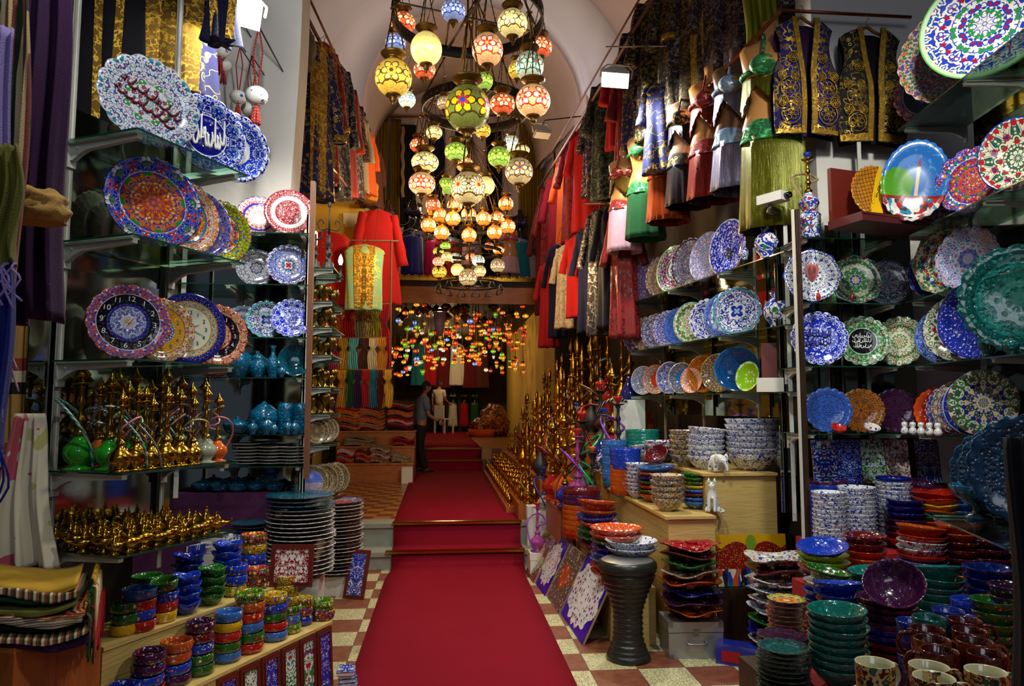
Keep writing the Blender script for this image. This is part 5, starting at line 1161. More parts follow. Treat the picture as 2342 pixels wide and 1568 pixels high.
# gold embroidered caftan, vest and hanging baubles above the left display
def band_strip(w,L,th=.012): return B().box((-w/2,-th,-L),(w/2,0,0))
def caftan_body(w,L,seed,d=.1,n=34,m=48,flare=.25,sh=.25,folds=6,amp=.02,neck=.28):
    """hollow-looking robe: rings from the shoulders down"""
    r=random.Random(seed); ph=r.random()*6; rows=[]
    for i in range(n+1):
        v=i/n; z=-L*v
        if v<.12: q=v/.12; wv=w*(neck+(1-neck)*math.sin(q*PI/2)); dv=d*(.35+.65*q); z=-L*.12*q**1.6
        else: q=(v-.12)/.88; wv=w*(1-sh*.3*math.sin(q*PI*.6)+flare*q); dv=d*(1+.3*q)
        row=[]
        for j in range(m):
            a=TAU*j/m; f=1+amp/w*3*q*math.sin(a*folds+ph+.5*math.sin(v*5)); row.append((wv/2*math.cos(a)*f,dv/2*math.sin(a)*(f+amp*4*q*math.sin(a*folds*1.7+ph)),z+.008*math.sin(a*folds)*q))
        rows.append(row)
    b=B(); b.grid(rows,closed_v=True)
    for R,fl in ((rows[0],0),(rows[-1],1)):
        k=len(b.v); b.v+=R; b.f.append(tuple(range(k,k+m)) if fl else tuple(reversed(range(k,k+m)))); b.sm.append(False); b.mi.append(0)
    return b
def sleeve(L,r0,r1,ang=.35,seed=0):
    b=B(); P=[Vector((0,0,0))+Vector((math.sin(ang),0,-math.cos(ang)))*L*t+Vector((0,.012*math.sin(t*6+seed),0)) for t in [i/10 for i in range(11)]]
    return b.tube(P,[r0+(r1-r0)*i/10+.004*math.sin(i*2+seed) for i in range(11)],14)
def caftan(m,trim,p,w,L,seed,label,rz=0,sleeves=True,ts=.12,name='caftan',cat='robe',group=None,flare=.25,sm=None,d=.1,hang=True,tilt=0,slen=.55,cuff=True):
    o=empty(name,p,(0,tilt,rz),label,cat,group); caftan_body(w,L,seed,d=d,flare=flare).obj('robe_body',m,o)
    if trim:
        for s in (-1,1):
            b=B(); n=12
            P=[(s*(.035+.02*(1-i/n)),-d*.5*(.5+.5*min(1,i/2.))-.006-d*.14*i/n,-L*(.02+.95*i/n)) for i in range(n+1)]
            w2=ts*w*.5
            b.grid([[(x-w2,y,z) for x,y,z in P],[(x+w2,y,z) for x,y,z in P]]); b.grid([[(x-w2,y+.008,z) for x,y,z in P],[(x+w2,y+.008,z) for x,y,z in P]],flip=True); b.obj('front_band',trim,o)
    if sleeves:
        for s in (-1,1):
            q=sleeve(L*slen,w*.13,w*.17,.2*s,seed).obj('sleeve',sm or m,o,(s*w*.44,0,-L*.045))
            if cuff and trim: B().lathe([(w*.165,0),(w*.185,.0),(w*.19,.05),(w*.17,.05)],14).obj('cuff',trim,o,(s*w*.44+math.sin(.2*s)*L*slen,0,-L*.045-math.cos(.2)*L*slen))
    if hang:
        b=B().tube(cr([(-w*.22,0,-.035),(0,0,.012),(w*.22,0,-.035)],5),.008,6); b.tube(cr([(0,0,.01),(0,0,.05),(.018,0,.065),(.01,0,.085)],4),.0025,5); b.obj('hanger','hanger_wood',o)
    return o
p=at(405,-120,3.98); caftan('em_navy_gold','em_gold_gold',(p.x,3.98,p.z),.38,.86,3,'dark robe with broad gold embroidered panel above the blue plates',rz=.3,ts=.55,sleeves=False)
p=at(505,-60,3.75); caftan('cl_navy','em_gold_gold',(p.x,3.8,p.z),.13,.36,4,'navy sleeve shaped garment with gold cuff beside the floodlight',rz=.3,sleeves=False,ts=.3,d=.08)
p=at(262,-140,3.8); caftan('cl_black','em_gold_gold',(p.x,3.8,p.z),.32,1.15,5,'black robe with thin gold edging hanging behind the script plate',rz=.3,sleeves=False,ts=.12)
# halogen flood lamp body
def floodlamp(loc,rot,s,label,glow=True):
    o=empty('floodlight',loc,rot,label,'floodlight'); o.scale=(s,)*3
    b=B(); a=[(-.10,-.065),(.10,-.065),(.10,.065),(-.10,.065)]; t=[(-.045,-.035),(.045,-.035),(.045,.035),(-.045,.035)]
    vs=[(x,y,0) for x,y in a]+[(x,y,.09) for x,y in t]+[(x,y,-.03) for x,y in a]
    b.add(vs,[(0,1,5,4),(1,2,6,5),(2,3,7,6),(3,0,4,7),(4,5,6,7),(8,9,1,0),(9,10,2,1),(10,11,3,2),(11,8,0,3)],False); b.obj('housing','flood_white',o)
    B().box((-.092,-.058,-.034),(.092,.058,-.026)).obj('glass','flood_glow' if glow else 'white',o)
    B().tube([(-.115,0,.0),(-.118,0,.09),(-.08,0,.15),(.08,0,.15),(.118,0,.09),(.115,0,0)],.007,6).obj('bracket','flood_white',o)
    return o
p=at(548,22,3.9); floodlamp((p.x,3.9,p.z),(-.6,.1,.3),1.15,'white halogen floodlight shining at the top left')
# hanging ceramic baubles with tassels
def bauble(px,py,Y,s,label):
    p=at(px,py,Y); o=empty('ceramic_bauble',tuple(p),(0,0,0),label,'ornament'); o.scale=(s,)*3
    B().ball((0,0,0),(.05,.05,.042),20,12).obj('ball','cat_white',o); B().tube([(-.004,0,.04),(-.02,0,.2),(0,0,.32)],.004,5).tube([(.004,0,.04),(.02,0,.2),(0,0,.32)],.004,5).obj('cord','cl_stripe_red',o)
    B().tube([(0,0,.32),(0,(5.3-Y)/s,.34)],.004,5).obj('hook','iron',o)
    b=B()
    for i in range(7): a=i*.9; b.tube(cr([(0,0,-.04),(.01*math.cos(a),.01*math.sin(a),-.07),(.018*math.cos(a),.018*math.sin(a),-.13)],3),.005,5)
    b.obj('tassel','cl_stripe_red',o)
for px,py,Y,s,l in ((587,219,4.6,1.45,'white ceramic ball with blue painting hanging lowest on its cord'),(545,222,4.8,1.1,'plain white ceramic ball left of the blue painted one'),(572,250,4.95,1.2,'ceramic ball half hidden below the blue painted one'),(503,110,4.6,1.3,'floral ceramic ball hanging beside the gold robe'),(512,148,4.8,1.0,'second ceramic ball lower beside the gold robe')): bauble(px,py,Y,s,l)
# ---------------- left side of the hall: garments, scarves, textiles ----------------
def gat(px,py,Y): return tuple(at(px,py,Y))
b=B().tube([gat(690,15,6.0),gat(760,150,7.6),gat(850,335,9.9)],.018,8).obj('clothes_rail','oak_rod',None,label='long wooden clothes rail along the upper left of the hall',cat='rail')
b=B().tube([gat(700,-20,6.2),gat(848,300,9.95)],.012,8).obj('clothes_rail','oak_rod',None,label='thin wooden pole just above the left clothes rail',cat='rail')
b=B().tube([gat(722,338,6.2),gat(792,425,7.2)],.014,8).obj('clothes_rail','copper_rod',None,label='short copper rod poking out among the left garments',cat='rail')
o=crumple(.17,.12,.36,11).obj('bundled_shirt','cl_olive',None,gat(655,70,5.9),label='bundled olive and brown garment high on the left clothes rail',cat='garment')
o=crumple(.12,.10,.26,13).obj('bundled_shirt','cl_khaki',None,gat(690,120,6.15),label='crumpled khaki garment below the olive bundle',cat='garment')
hscarf('cl_stripe_plaid',665,35,5.95,.16,.30,31,'striped cloth hanging over the olive bundle',taper=.2)
LG=[(716,95,6.35,.40,1.42,'em_navy_gold','em_gold_gold','navy robe with gold scrolls, nearest of the left hall garments'),
(742,100,6.8,.30,1.35,'em_red_gold','em_gold_gold','red robe with gold bands behind the navy robe'),
(765,140,7.2,.36,1.40,'em_black_silver',None,'black robe with silver lace, third on the left rail'),
(783,185,7.7,.34,1.25,'cl_stripe_red',None,'wine striped robe, fourth on the left rail'),
(800,225,8.2,.34,1.15,'em_wine_silver',None,'dark wine embroidered robe, fifth on the left rail'),
(815,260,8.7,.34,.95,'cl_stripe_grey',None,'grey striped jacket, sixth on the left rail'),
(830,295,9.3,.36,.85,'cl_orange',None,'orange and brown jacket, seventh on the left rail'),
(848,335,9.8,.36,.85,'cl_brown',None,'brown robe at the inner end of the left rail')]
def tie(o,segs,z0=.08,m='iron'):
    """a cord from the top of a hanging thing to the nearest point of the rail that carries it"""
    bpy.context.view_layer.update(); T=o.matrix_world@Vector((0,0,z0)); best=None
    for a,b in zip(segs[:-1],segs[1:]):
        a=Vector(a);b=Vector(b); t=max(0,min(1,(T-a).dot(b-a)/(b-a).length_squared)); q=a+(b-a)*t
        if best is None or (q-T).length<(best-T).length: best=q
    I=o.matrix_world.inverted(); B().tube([I@T,I@best],.003/o.scale.x,4).obj('cord',m,o)
LRAIL=[gat(690,15,6.0),gat(760,150,7.6),gat(850,335,9.9)]
for i,(px,py,Y,w,L,m,t,l) in enumerate(LG): g=caftan(m,t,gat(px,py,Y),w,L,i+20,l,rz=.9,ts=.25,d=.16,flare=.3); tie(g,LRAIL)
o=crumple(.13,.1,.2,17).obj('bundled_shirt','cl_ochre',None,gat(842,440,9.6),label='ochre bundle hanging under the orange jacket',cat='garment')
# lamp fitting on the yellow pier
o=empty('meter_box',gat(800,500,9.86),(0,0,0),'small white electric box on the yellow pier','electric box'); B().box((-.09,-.0,-.08),(.09,.03,.08)).obj('case','plastic_white',o); B().box((-.06,-.012,-.12),(.06,.0,-.08)).obj('cable_box','plastic_white',o)
B().box((-1.85,9.55,3.30),(-1.1,9.86,3.42)).obj('wall_ledge','plaster_yellow',None,kind='structure')
# red robes and the mint tunic
MR=[(-2.2,9.04,3.75),(-.58,9.04,3.75)]; B().tube(MR,.012,8).obj('clothes_rail','oak_rod',None,label='short rail behind the mint tunic carrying the red robes',cat='rail')
g=caftan('cl_red',None,gat(866,480,9.5),.45,1.25,51,'long red robe behind the mint green tunic',rz=.3,flare=.4); tie(g,MR)
g=caftan('em_orange_gold',None,gat(800,600,9.2),.62,.98,52,'orange red robe with gold embroidery left of the mint tunic',rz=0,sleeves=False); tie(g,MR)
g=caftan('em_mint_gold','em_gold_gold',gat(834,560,8.6),.46,.78,53,'mint green tunic with yellow embroidered neckline on a hanger',rz=.1,sleeves=False,flare=-.05,ts=.3); tie(g,MR)
g=caftan('cl_red',None,gat(745,530,8.8),.55,.9,54,'red garment glowing behind the hall candlesticks',sleeves=False); tie(g,MR)
# tied scarves on three rails
rows=[(694,9.0,[('cl_red','red'),('cl_khaki','taupe ribbed'),('cl_leopard','leopard print'),('cl_green_gold','shiny olive'),('cl_crimson','crimson')],[797,826,843,862,881],.55,.15),
(772,8.9,[('cl_magenta','hot pink'),('cl_mustard','yellow'),('cl_aqua','pale aqua'),('cl_brown','brown ribbed'),('cl_cream','cream'),('cl_ochre','orange')],[765,785,808,832,853,873],.45,.13),
(845,8.8,[('cl_ochre','ochre'),('cl_green','bottle green'),('cl_plum','plum'),('cl_red','bright red'),('cl_teal','teal'),('cl_darkred','dark red'),('cl_yellow','golden yellow')],[783,801,819,838,854,871,888],.45,.115)]
for k,(py,Y,ms,xs,L,w) in enumerate(rows):
    a,b_=gat(xs[0]-14,py,Y),gat(xs[-1]+12,py,Y); B().tube([a,b_],.008,6).obj('scarf_rail','oak_rod',None,label=f'{("upper","middle","lower")[k]} rail of the scarf rack on the left of the hall',cat='rail')
    for i,((m,c),px) in enumerate(zip(ms,xs)):
        hscarf(m,px,py+1,Y-.01,w,L if not (k==0 and i in(0,4)) else L*(1.5 if i==4 else .9),60+k*9+i,f'{c} scarf tied on the {("upper","middle","lower")[k]} scarf rail',folds=5,amp=.022,taper=.1,knot=.3,group='scarves tied on the rack')
B().tube([gat(776,925,9.02),gat(776,690,9.02)[:2]+(3.75,)],.012,8).tube([gat(893,925,9.02),gat(893,690,9.02)[:2]+(3.75,)],.012,8).obj('rack_frame','oak_rod',None,label='upright frame of the scarf rack',cat='rack')
# textile benches
def bench(x0,x1,y0,y1,z0,z1,lab,m='orange_wood_l'):
    o=empty('textile_bench',((x0+x1)/2,y0,z0),(0,0,0),lab,'bench'); w=(x1-x0)/2; B().box((-w,0,0),(w,y1-y0,z1-z0-.03)).obj('body',m,o); B().box((-w-.01,-.02,z1-z0-.03),(w+.01,y1-y0,z1-z0)).obj('top_board','orange_wood_l',o)
bench(-1.72,-.50,12.30,12.66,Z2,.73,'lowest wooden bench of folded textiles'); bench(-1.80,-.50,12.68,13.0,Z2,.99,'middle wooden bench of folded textiles'); bench(-1.88,-.50,13.02,13.5,Z2,1.24,'highest wooden bench of folded textiles')
B().box((-.68,12.05,Z2),(-.5,12.28,Z2+.25)).obj('carton','paper',None,label='white carton at the right foot of the textile benches',cat='box')
B().box((-1.70,12.1,Z2),(-1.58,12.28,Z2+.24)).obj('carton','cardboard',None,label='small tan carton at the left foot of the textile benches',cat='box')
def fold_mesh(w,d,t,seed):
    k=('fm',round(w,2),round(d,2),seed%3)
    if k in _me: return _me[k]
    _me[k]=shawl(w,d,t,seed%3).mesh('folded_cloth'); return _me[k]
tex=[('cl_red','red'),('cl_stripe_warm','rust striped'),('cl_darkred','dark red'),('cl_orange','orange'),('cl_stripe_red','wine striped'),('cl_khaki','beige'),('cl_crimson','crimson'),('cl_stripe_grey','grey striped'),('cl_brown','brown'),('cl_rose','pink'),('cl_black','black'),('cl_ochre','ochre')]
def pile(px,Y,z,w,d,n,t,cols,where,g='folded textiles on the benches'):
    X=at(px,900,Y).x
    for i in range(n):
        m,c=tex[cols[i%len(cols)]]; o=mobj('folded_textile',fold_mesh(w,d,t,i),m,loc=(X+RND.uniform(-.008,.008),Y,z+t*i*1.0+.001)); o.rotation_euler=(0,0,RND.uniform(-.05,.05)); props(o,f'{c} folded textile, {nth(n-1-i,"topmost")} of {where}','textile',g)
pile(800,13.25,1.24,.44,.4,9,.046,[8,1,4,5,3,1,11,3,4],'the left pile on the highest bench')
pile(853,13.25,1.24,.44,.4,10,.042,[2,1,7,3,1,4,5,3,1,8],'the middle pile on the highest bench')
pile(918,13.25,1.24,.44,.4,12,.044,[10,2,4,9,0,8,1,3,10,6,5,8],'the right pile on the highest bench')
pile(826,12.84,.99,.52,.28,4,.04,[7,5,7,5],'the paisley pile on the middle bench')
pile(925,12.84,.99,.36,.28,4,.045,[4,2,0,1],'the red pile on the middle bench')
pile(795,12.48,.73,.28,.28,4,.05,[0,5,0,9],'the rosy pile on the lowest bench')
pile(835,12.48,.73,.26,.28,5,.038,[8,1,0,3,2],'the rust pile on the lowest bench')
pile(872,12.48,.73,.32,.28,8,.034,[7,5,1,9,5,7,9,5],'the pinkish grey pile on the lowest bench')
pile(920,12.48,.73,.30,.26,3,.04,[7,7,7],'the chequered pile on the lowest bench')
# ---------------- mezzanine with dressed mannequins ----------------
def torso(s=1,m='skin_dark'):
    k=('torso',)
    if k not in _me:
        sec=[(0,.105,.085,0),(.06,.15,.105,0),(.13,.165,.115,.005),(.2,.145,.1,0),(.28,.118,.085,-.005),(.36,.13,.095,-.01),(.42,.15,.115,-.025),(.46,.16,.125,-.03),(.52,.165,.105,-.015),(.57,.17,.085,0),(.60,.15,.07,0),(.625,.09,.06,0),(.645,.05,.05,0),(.70,.045,.045,0),(.74,.05,.05,0),(.745,.0,.0,0)]
        rows=[]
        for z,a,b_,c in sec:
            row=[]
            for j in range(28):
                t=TAU*j/28; x=a*math.cos(t); y=b_*math.sin(t)+c
                if .38<z<.5 and y<c: y-=.035*math.exp(-((abs(x)-.07)/.04)**2)
                row.append((x,y,z))
            rows.append(row)
        B().grid
        _me[k]=B().grid(rows,closed_v=True).mesh('torso')
    return _me[k]
def ruffle(r0,r1,h,seed,folds=14,amp=.05,z0=0,ydep=.75,seg=72,top=0,jag=0):
    b=B(); ro=[];ri=[]
    for i in range(9):
        v=i/8; ro.append([]); ri.append([])
        for j in range(seg):
            t=TAU*j/seg; f=1+amp*v*math.sin(t*folds+seed)+amp*.5*v*math.sin(t*folds*2.3+seed); r=r0+(r1-r0)*v; z=z0-h*v*(1+jag*(abs(((t*2/PI)%1)-.5)-.25)*4*v)+top*(1-v)*math.sin(t*2)
            ro[-1].append((r*f*math.cos(t),r*f*ydep*math.sin(t),z)); ri[-1].append(((r*f-.006)*math.cos(t),(r*f-.006)*ydep*math.sin(t),z))
    b.grid(ro,closed_v=True).grid(ri,closed_v=True,flip=True); b.grid([ro[0],ri[0]],closed_v=True).grid([ro[-1],ri[-1]],closed_v=True); return b
def mannequin(p,s,skin,bra,belt,skirt,label,rz=0,tilt=0,skirtL=.6,flare=1.25,fr=None,jag=0,group=None,braf=None):
    """p is the hip base"""
    o=empty('mannequin',p,(tilt,0,rz),label,'mannequin',group); o.scale=(s,)*3
    mobj('torso',torso(),skin,o)
    if bra:
        b=B()
        for sx in (-1,1):
            b.ball((sx*.072,-.115,.445),(.078,.06,.062),18,10)
        b.tube([( .165*math.cos(a),.118*math.sin(a)-.02,.42) for a in [TAU*i/28 for i in range(28)]],.014,6,closed=True)
        b.obj('bra',bra,o)
        b=B()
        for sx in (-1,1): b.tube(cr([(sx*.085,-.15,.5),(sx*.06,-.10,.60),(sx*.045,-.04,.66)],5),.009,6)
        b.obj('straps',bra,o)
        if braf:
            ruffle(.155,.165,.13,3,30,.03,.40,.82,jag=.6).obj('bra_fringe',braf,o)
    if belt: ruffle(.155,.18,.10,1,6,.03,.13,.78,top=.02).obj('belt',belt,o)
    if skirt: ruffle(.17,.17*flare,skirtL,5,9,.05,.06,.8,jag=jag).obj('skirt',skirt,o)
    return o
zf=4.1
def mann(px,Y,s,*a,**k): X=at(px,700,Y).x; return mannequin((X,Y,zf+k.pop('h',.8)),s,*a,**k)
ML=[(884,13.95,1.0,'skin_dark','cl_satin_pink','em_beads_blue','cl_satin_pink','dark mannequin in a pink satin skirt on the gallery',dict(h=.82,skirtL=.8)),
(942,14.0,1.12,'black_gloss','em_blue_gold','em_blue_gold','cl_velvet_blue','black mannequin in a blue skirt with gold fringe on the gallery',dict(h=.85,skirtL=.76,flare=1.15)),
(992,14.4,1.05,'black_gloss','em_black_silver','em_black_silver','cl_satin_magenta','black mannequin in a magenta skirt on the gallery',dict(h=.85,skirtL=.78)),
(1034,14.6,1.05,'black_gloss','em_black_gold','em_beads_blue','cl_red','black mannequin in a red skirt behind the orange lamps',dict(h=.85,skirtL=.78)),
(1078,14.4,1.05,'black_gloss','em_black_silver','em_black_silver','cl_rose','black mannequin in a pale pink skirt at the middle of the gallery',dict(h=.85,skirtL=.78)),
(1120,14.6,1.05,'black_gloss','em_black_gold','em_black_gold','cl_black','black mannequin in a black skirt on the gallery',dict(h=.85,skirtL=.78)),
(1190,14.5,1.0,'black_gloss','em_blue_gold','em_beads_blue','cl_teal','black mannequin in a teal skirt at the right of the gallery',dict(h=.85,skirtL=.8))]
for px,Y,s,a,b_,c,d,l,kw in ML:
    o=mann(px,Y,s,a,b_,c,d,l,**kw); h=kw['h']/s; B().lathe([(0,-h),(.14,-h),(.14,-h+.015),(.015,-h+.02),(.015,0.02),(0,.02)],16).obj('stand','iron',o)
o=mann(1166,13.9,.95,'skin_tan','cl_pink',None,'cl_rose','tan mannequin in a pink top near the gallery edge',h=.42,skirtL=.35); B().lathe([(0,-.442),(.12,-.442),(.12,-.43),(.02,-.42),(.02,0),(0,0)],16).obj('stand','iron',o)
for px,w,l,m in ((868,.36,'left','cl_gold_curtain'),(905,.22,'second left','cl_gold_curtain'),(1205,.34,'right','cl_gold_curtain'),(1232,.3,'outer right','cl_gold_curtain')):
    hscarf(m,px,272,15.2,w,2.95,90+px%7,f'gold curtain at the {l} side of the gallery',folds=6,amp=.03,taper=0,name='curtain',cat='curtain')
for px,l in ((933,'left'),(1000,'middle'),(1060,'right'),(1130,'far right')):
    hscarf('cl_black' if px!=1000 else 'cl_navy',px,285,15.3,.34,2.2,95+px%5,f'dark cloth hanging at the {l} back of the gallery',folds=4,name='dark_drape',cat='drape',taper=0)
B().tube([gat(852,268,15.22),gat(1245,262,15.22)],.025,8).obj('curtain_rail','oak_rod',None,label='wooden rail above the gallery curtains',cat='rail')
b=B(); rp=[gat(921,290,15.0),gat(921,450,15.0)]; b.tube(cr([tuple(Vector(rp[0])+(Vector(rp[1])-Vector(rp[0]))*i/20+Vector((.012*math.sin(i*1.3),.012*math.cos(i*1.3),0))) for i in range(21)],3),.04,8); b.obj('twisted_rope','rope',None,label='thick twisted rope hanging at the gallery back',cat='rope')
o=empty('candelabrum',gat(918,607,13.7),(0,0,.2),'silver branched candelabrum on the gallery edge','candelabrum')
B().lathe([(0,0),(.14,0),(.145,.012),(.02,.03),(.018,.2),(.04,.22),(.018,.25),(.016,.5),(.03,.52),(.012,.55),(0,.57)],16).obj('stem','steel',o)
for i,r in enumerate((.14,.26,.38)):
    b=B().tube([(r*math.cos(PI+a),0,.62+(.30-i*.0)-r*.0+r*math.sin(PI+a)*.95) for a in [PI*k/14 for k in range(15)]],.009,6)
    for sx in (-1,1): b.add([],[],) ; b.lathe([(0,0),(.03,.005),(.035,.02),(.01,.03),(.01,.05),(0,.05)],8,mat=Matrix.Translation((sx*r,0,.92)))
    b.obj('arm','steel',o)
# ---------------- people ----------------
def skin_body(verts,edges,rad,name,m,parent,sub=1):
    me=bpy.data.meshes.new('sk'); me.from_pydata(verts,edges,[]); o=bpy.data.objects.new('sk',me); C.objects.link(o)
    md=o.modifiers.new('s','SKIN'); md.use_smooth_shade=True
    for v,r in zip(me.skin_vertices[0].data,rad): v.radius=(r,r) if not hasattr(r,'__len__') else r
    me.skin_vertices[0].data[0].use_root=True
    s=o.modifiers.new('u','SUBSURF'); s.levels=sub; s.render_levels=sub
    dg=bpy.context.evaluated_depsgraph_get(); ne=bpy.data.meshes.new_from_object(o.evaluated_get(dg)); bpy.data.objects.remove(o); ne.materials.clear()
    for p in ne.polygons: p.use_smooth=True
    return mobj(name,ne,m,parent)
def person(p,rz,H,shirt,pants,label,lean_=0,armL=((-.2,-.08,1.12),(-.22,-.3,1.0)),armR=((.26,0,1.12),(.27,-.06,.86)),step=.08,hair='hair',headturn=0):
    s=H/1.75; o=empty('person',p,(0,0,rz),label,'person'); o.scale=(s,)*3; L=lean_
    def f(x,y,z): return (x,y-L*max(0,z-.95),z)
    # body in one surface: trunk, neck, arms, legs
    V=[f(0,0,.95),f(0,-.005,1.12),f(0,0,1.3),f(0,0,1.42),f(0,-.01,1.5),f(0,-.02,1.56)]; E_=[(0,1),(1,2),(2,3),(3,4),(4,5)]; R_=[(.14,.1),(.135,.095),(.15,.105),(.12,.08),.055,.05]
    ends={}
    for sx,(el,ha) in ((-1,armL),(1,armR)):
        k=len(V); V+=[f(sx*.19,0,1.4),f(*el),f(*ha)]; E_+=[(3,k),(k,k+1),(k+1,k+2)]; R_+=[.058,.042,.03]; ends[sx]=(Vector(V[k+1]),Vector(V[k+2]))
        k=len(V); V+=[(sx*.1,0,.88),(sx*.11,-step*sx*.5,.5),(sx*.11,step*sx,.1),(sx*.11,step*sx-.02,.05)]; E_+=[(0,k),(k,k+1),(k+1,k+2),(k+2,k+3)]; R_+=[.09,.062,.042,.035]
    skin_body(V,E_,R_,'body','skin',o)
    # hands with separate fingers
    for sx in (-1,1):
        e,h=ends[sx]; d=(h-e).normalized(); side=d.cross(Vector((1,0,0))); side=side.normalized() if side.length>.1 else Vector((0,1,0))
        b=B(); b.ball(tuple(h+d*.045),(.028,.036,.045),10,7)
        for q in range(4):
            a=h+d*.08+side*(q-1.5)*.018; ln=(.06,.072,.068,.052)[q]; b.tube(cr([a,a+d*ln*.5+Vector((-sx*.006,0,0)),a+d*ln+Vector((-sx*.022,0,0))],3),[.009,.009,.0085,.008,.008,.007,.006],6)
        a=h+d*.03-side*.03; b.tube(cr([a,a+d*.03-side*.018,a+d*.06-side*.016],3),[.011,.010,.010,.009,.009,.008,.007],6); b.obj('hand','skin',o)
    # head
    hd=bpy.data.objects.new('head_pivot',None)
    b=B(); rows=[]; hc=Vector(f(0,-.03,1.66))
    for i in range(15):
        a=-PI/2+PI*i/14; row=[]
        for j in range(24):
            t=TAU*j/24; x=.078*math.cos(a)*math.cos(t); y=.095*math.cos(a)*math.sin(t); z=.118*math.sin(a)
            if z<0: x*=1-.25*(-z/.118); y*=1-.1*(-z/.118)
            if y<0: y-= .024*math.exp(-((x/.013)**2)-((z+.012)/.022)**2)+.006*math.exp(-((x/.03)**2)-((z+.055)/.014)**2)-.008*math.exp(-(((abs(x)-.03)/.014)**2)-((z-.012)/.012)**2)
            row.append((x,y,z))
        rows.append(row)
    b.grid(rows,closed_v=True)
    for sx in (-1,1): b.ball((sx*.078,.01,-.005),(.012,.022,.032),8,6)
    h=b.obj('head','skin',o,tuple(hc),(0,0,headturn))
    e=B(); 
    for sx in (-1,1): e.ball((sx*.03,-.082,.012),(.011,.008,.007),8,6)
    e.obj('eyes','ink_black',h); B().tube([(-.022,-.094,-.055),(0,-.098,-.057),(.022,-.094,-.055)],.004,5).obj('mouth','ink_red',h)
    hb=B(); rows=[]
    for i in range(9):
        a=.05+(PI/2-.05)*i/8; row=[]
        for j in range(24):
            t=TAU*j/24; drop=.0 if math.sin(t)<-.25 else -.55*min(1,(math.sin(t)+.25)*1.5); aa=a if i else a+drop+(.25 if math.sin(t)<-.4 else 0); n_=1+.05*noise.noise(Vector((math.cos(t)*5,math.sin(t)*5,a*6)))
            row.append((.086*math.cos(aa)*math.cos(t)*n_,.105*math.cos(aa)*math.sin(t)*n_,.131*math.sin(aa)*n_))
        rows.append(row)
    hb.grid(rows,closed_v=True).obj('hair',hair,h)
    # clothes grown around the same skeleton
    V=[f(0,0,.9),f(0,-.005,1.1),f(0,0,1.28),f(0,0,1.40),f(0,0,1.47)]; E_=[(0,1),(1,2),(2,3),(3,4)]; R_=[(.175,.13),(.17,.125),(.185,.13),(.14,.1),.07]
    for sx,(el,ha) in ((-1,armL),(1,armR)):
        k=len(V); s0=Vector(f(sx*.19,0,1.4)); e0=Vector(f(*el)); V+=[tuple(s0),tuple(s0.lerp(e0,.8))]; E_+=[(3,k),(k,k+1)]; R_+=[.08,.068]
    skin_body(V,E_,R_,'shirt',shirt,o)
    V=[(0,0,.98),(0,0,.9)]; E_=[(0,1)]; R_=[(.165,.125),(.16,.125)]
    for sx in (-1,1): k=len(V); V+=[(sx*.1,0,.82),(sx*.11,-step*sx*.5,.5),(sx*.11,step*sx,.06)]; E_+=[(1,k),(k,k+1),(k+1,k+2)]; R_+=[.105,.082,.07]
    skin_body(V,E_,R_,'trousers',pants,o)
    for sx in (-1,1): B().ball((sx*.11,step*sx-.05,.035),(.042,.12,.04),12,8).obj('shoe','black',o)
    return o
X=at(962,900,13.95).x; person((X,13.95,Z2),1.9,1.70,'shirt_grey','trouser','person in a grey short sleeved shirt and dark trousers standing beyond the textiles',lean_=.12)
X=at(1004,900,22.6).x; person((X,22.6,Z4+.014),2.6,1.60,'shirt_white','trouser','person in a white shirt and black trousers seen from behind deep in the shop',lean_=.02)
# dark curly hair of a person crouching behind the plates
person((-.985,5.16,0),.4,1.27,'cl_black','trouser','dark haired person almost hidden behind the tall stack of big plates',armL=((-.14,-.1,1.15),(-.1,-.2,1.0)),armR=((.14,-.1,1.15),(.1,-.2,1.0)))
# ---------------- far end dresses ----------------
FD=[(985,'cl_red','long red dress'),(1012,'cl_darkred','dark red dress'),(1046,'cl_white','white beaded dress'),(1076,'cl_darkred','wine coloured dress'),(958,'cl_teal','teal dress'),(1102,'cl_brown','brown dress')]
for i,(px,m,c) in enumerate(FD): g=caftan(m,None,gat(px,785+6*(i%2),23.3),.42,1.35,120+i,f'{c} hanging high at the far end of the lamp room',sleeves=False); tie(g,[(g.location.x,g.location.y,3.86),(g.location.x+.01,g.location.y,3.86)])
for i,(px,a,b_,c,l) in enumerate([(1012,'em_black_gold','em_black_gold','cl_black','black and gold'),(1036,'em_beads_blue','em_beads_blue','cl_white','white'),(1062,'em_black_gold','em_beads_red','cl_red','red'),(1086,'em_beads_green','em_beads_green','cl_green','green')]):
    X=at(px,900,23.75).x; o=mannequin((X,23.75,Z4+.85),.72,'black_gloss',a,b_,c,f'black mannequin in a {l} costume at the far end of the shop',skirtL=1.0,flare=1.3); B().lathe([(0,-1.16),(.14,-1.16),(.14,-1.15),(.02,-1.14),(.02,0),(0,0)],14).obj('stand','iron',o)
o=empty('plastic_chair',(at(1016,900,22.2).x,22.2,Z4+.014),(0,0,2.4),'white plastic chair beside the walking person','chair')
B().box((-.22,-.2,.42),(.22,.22,.45)).obj('seat','plastic_white',o); B().box((-.2,.2,.45),(.2,.23,.85)).obj('backrest','plastic_white',o)
for sx,sy in ((-1,-1),(1,-1),(-1,1),(1,1)): B().box((sx*.2-.02,sy*.19-.02,0),(sx*.2+.02,sy*.19+.02,.42)).obj('leg','plastic_white',o)
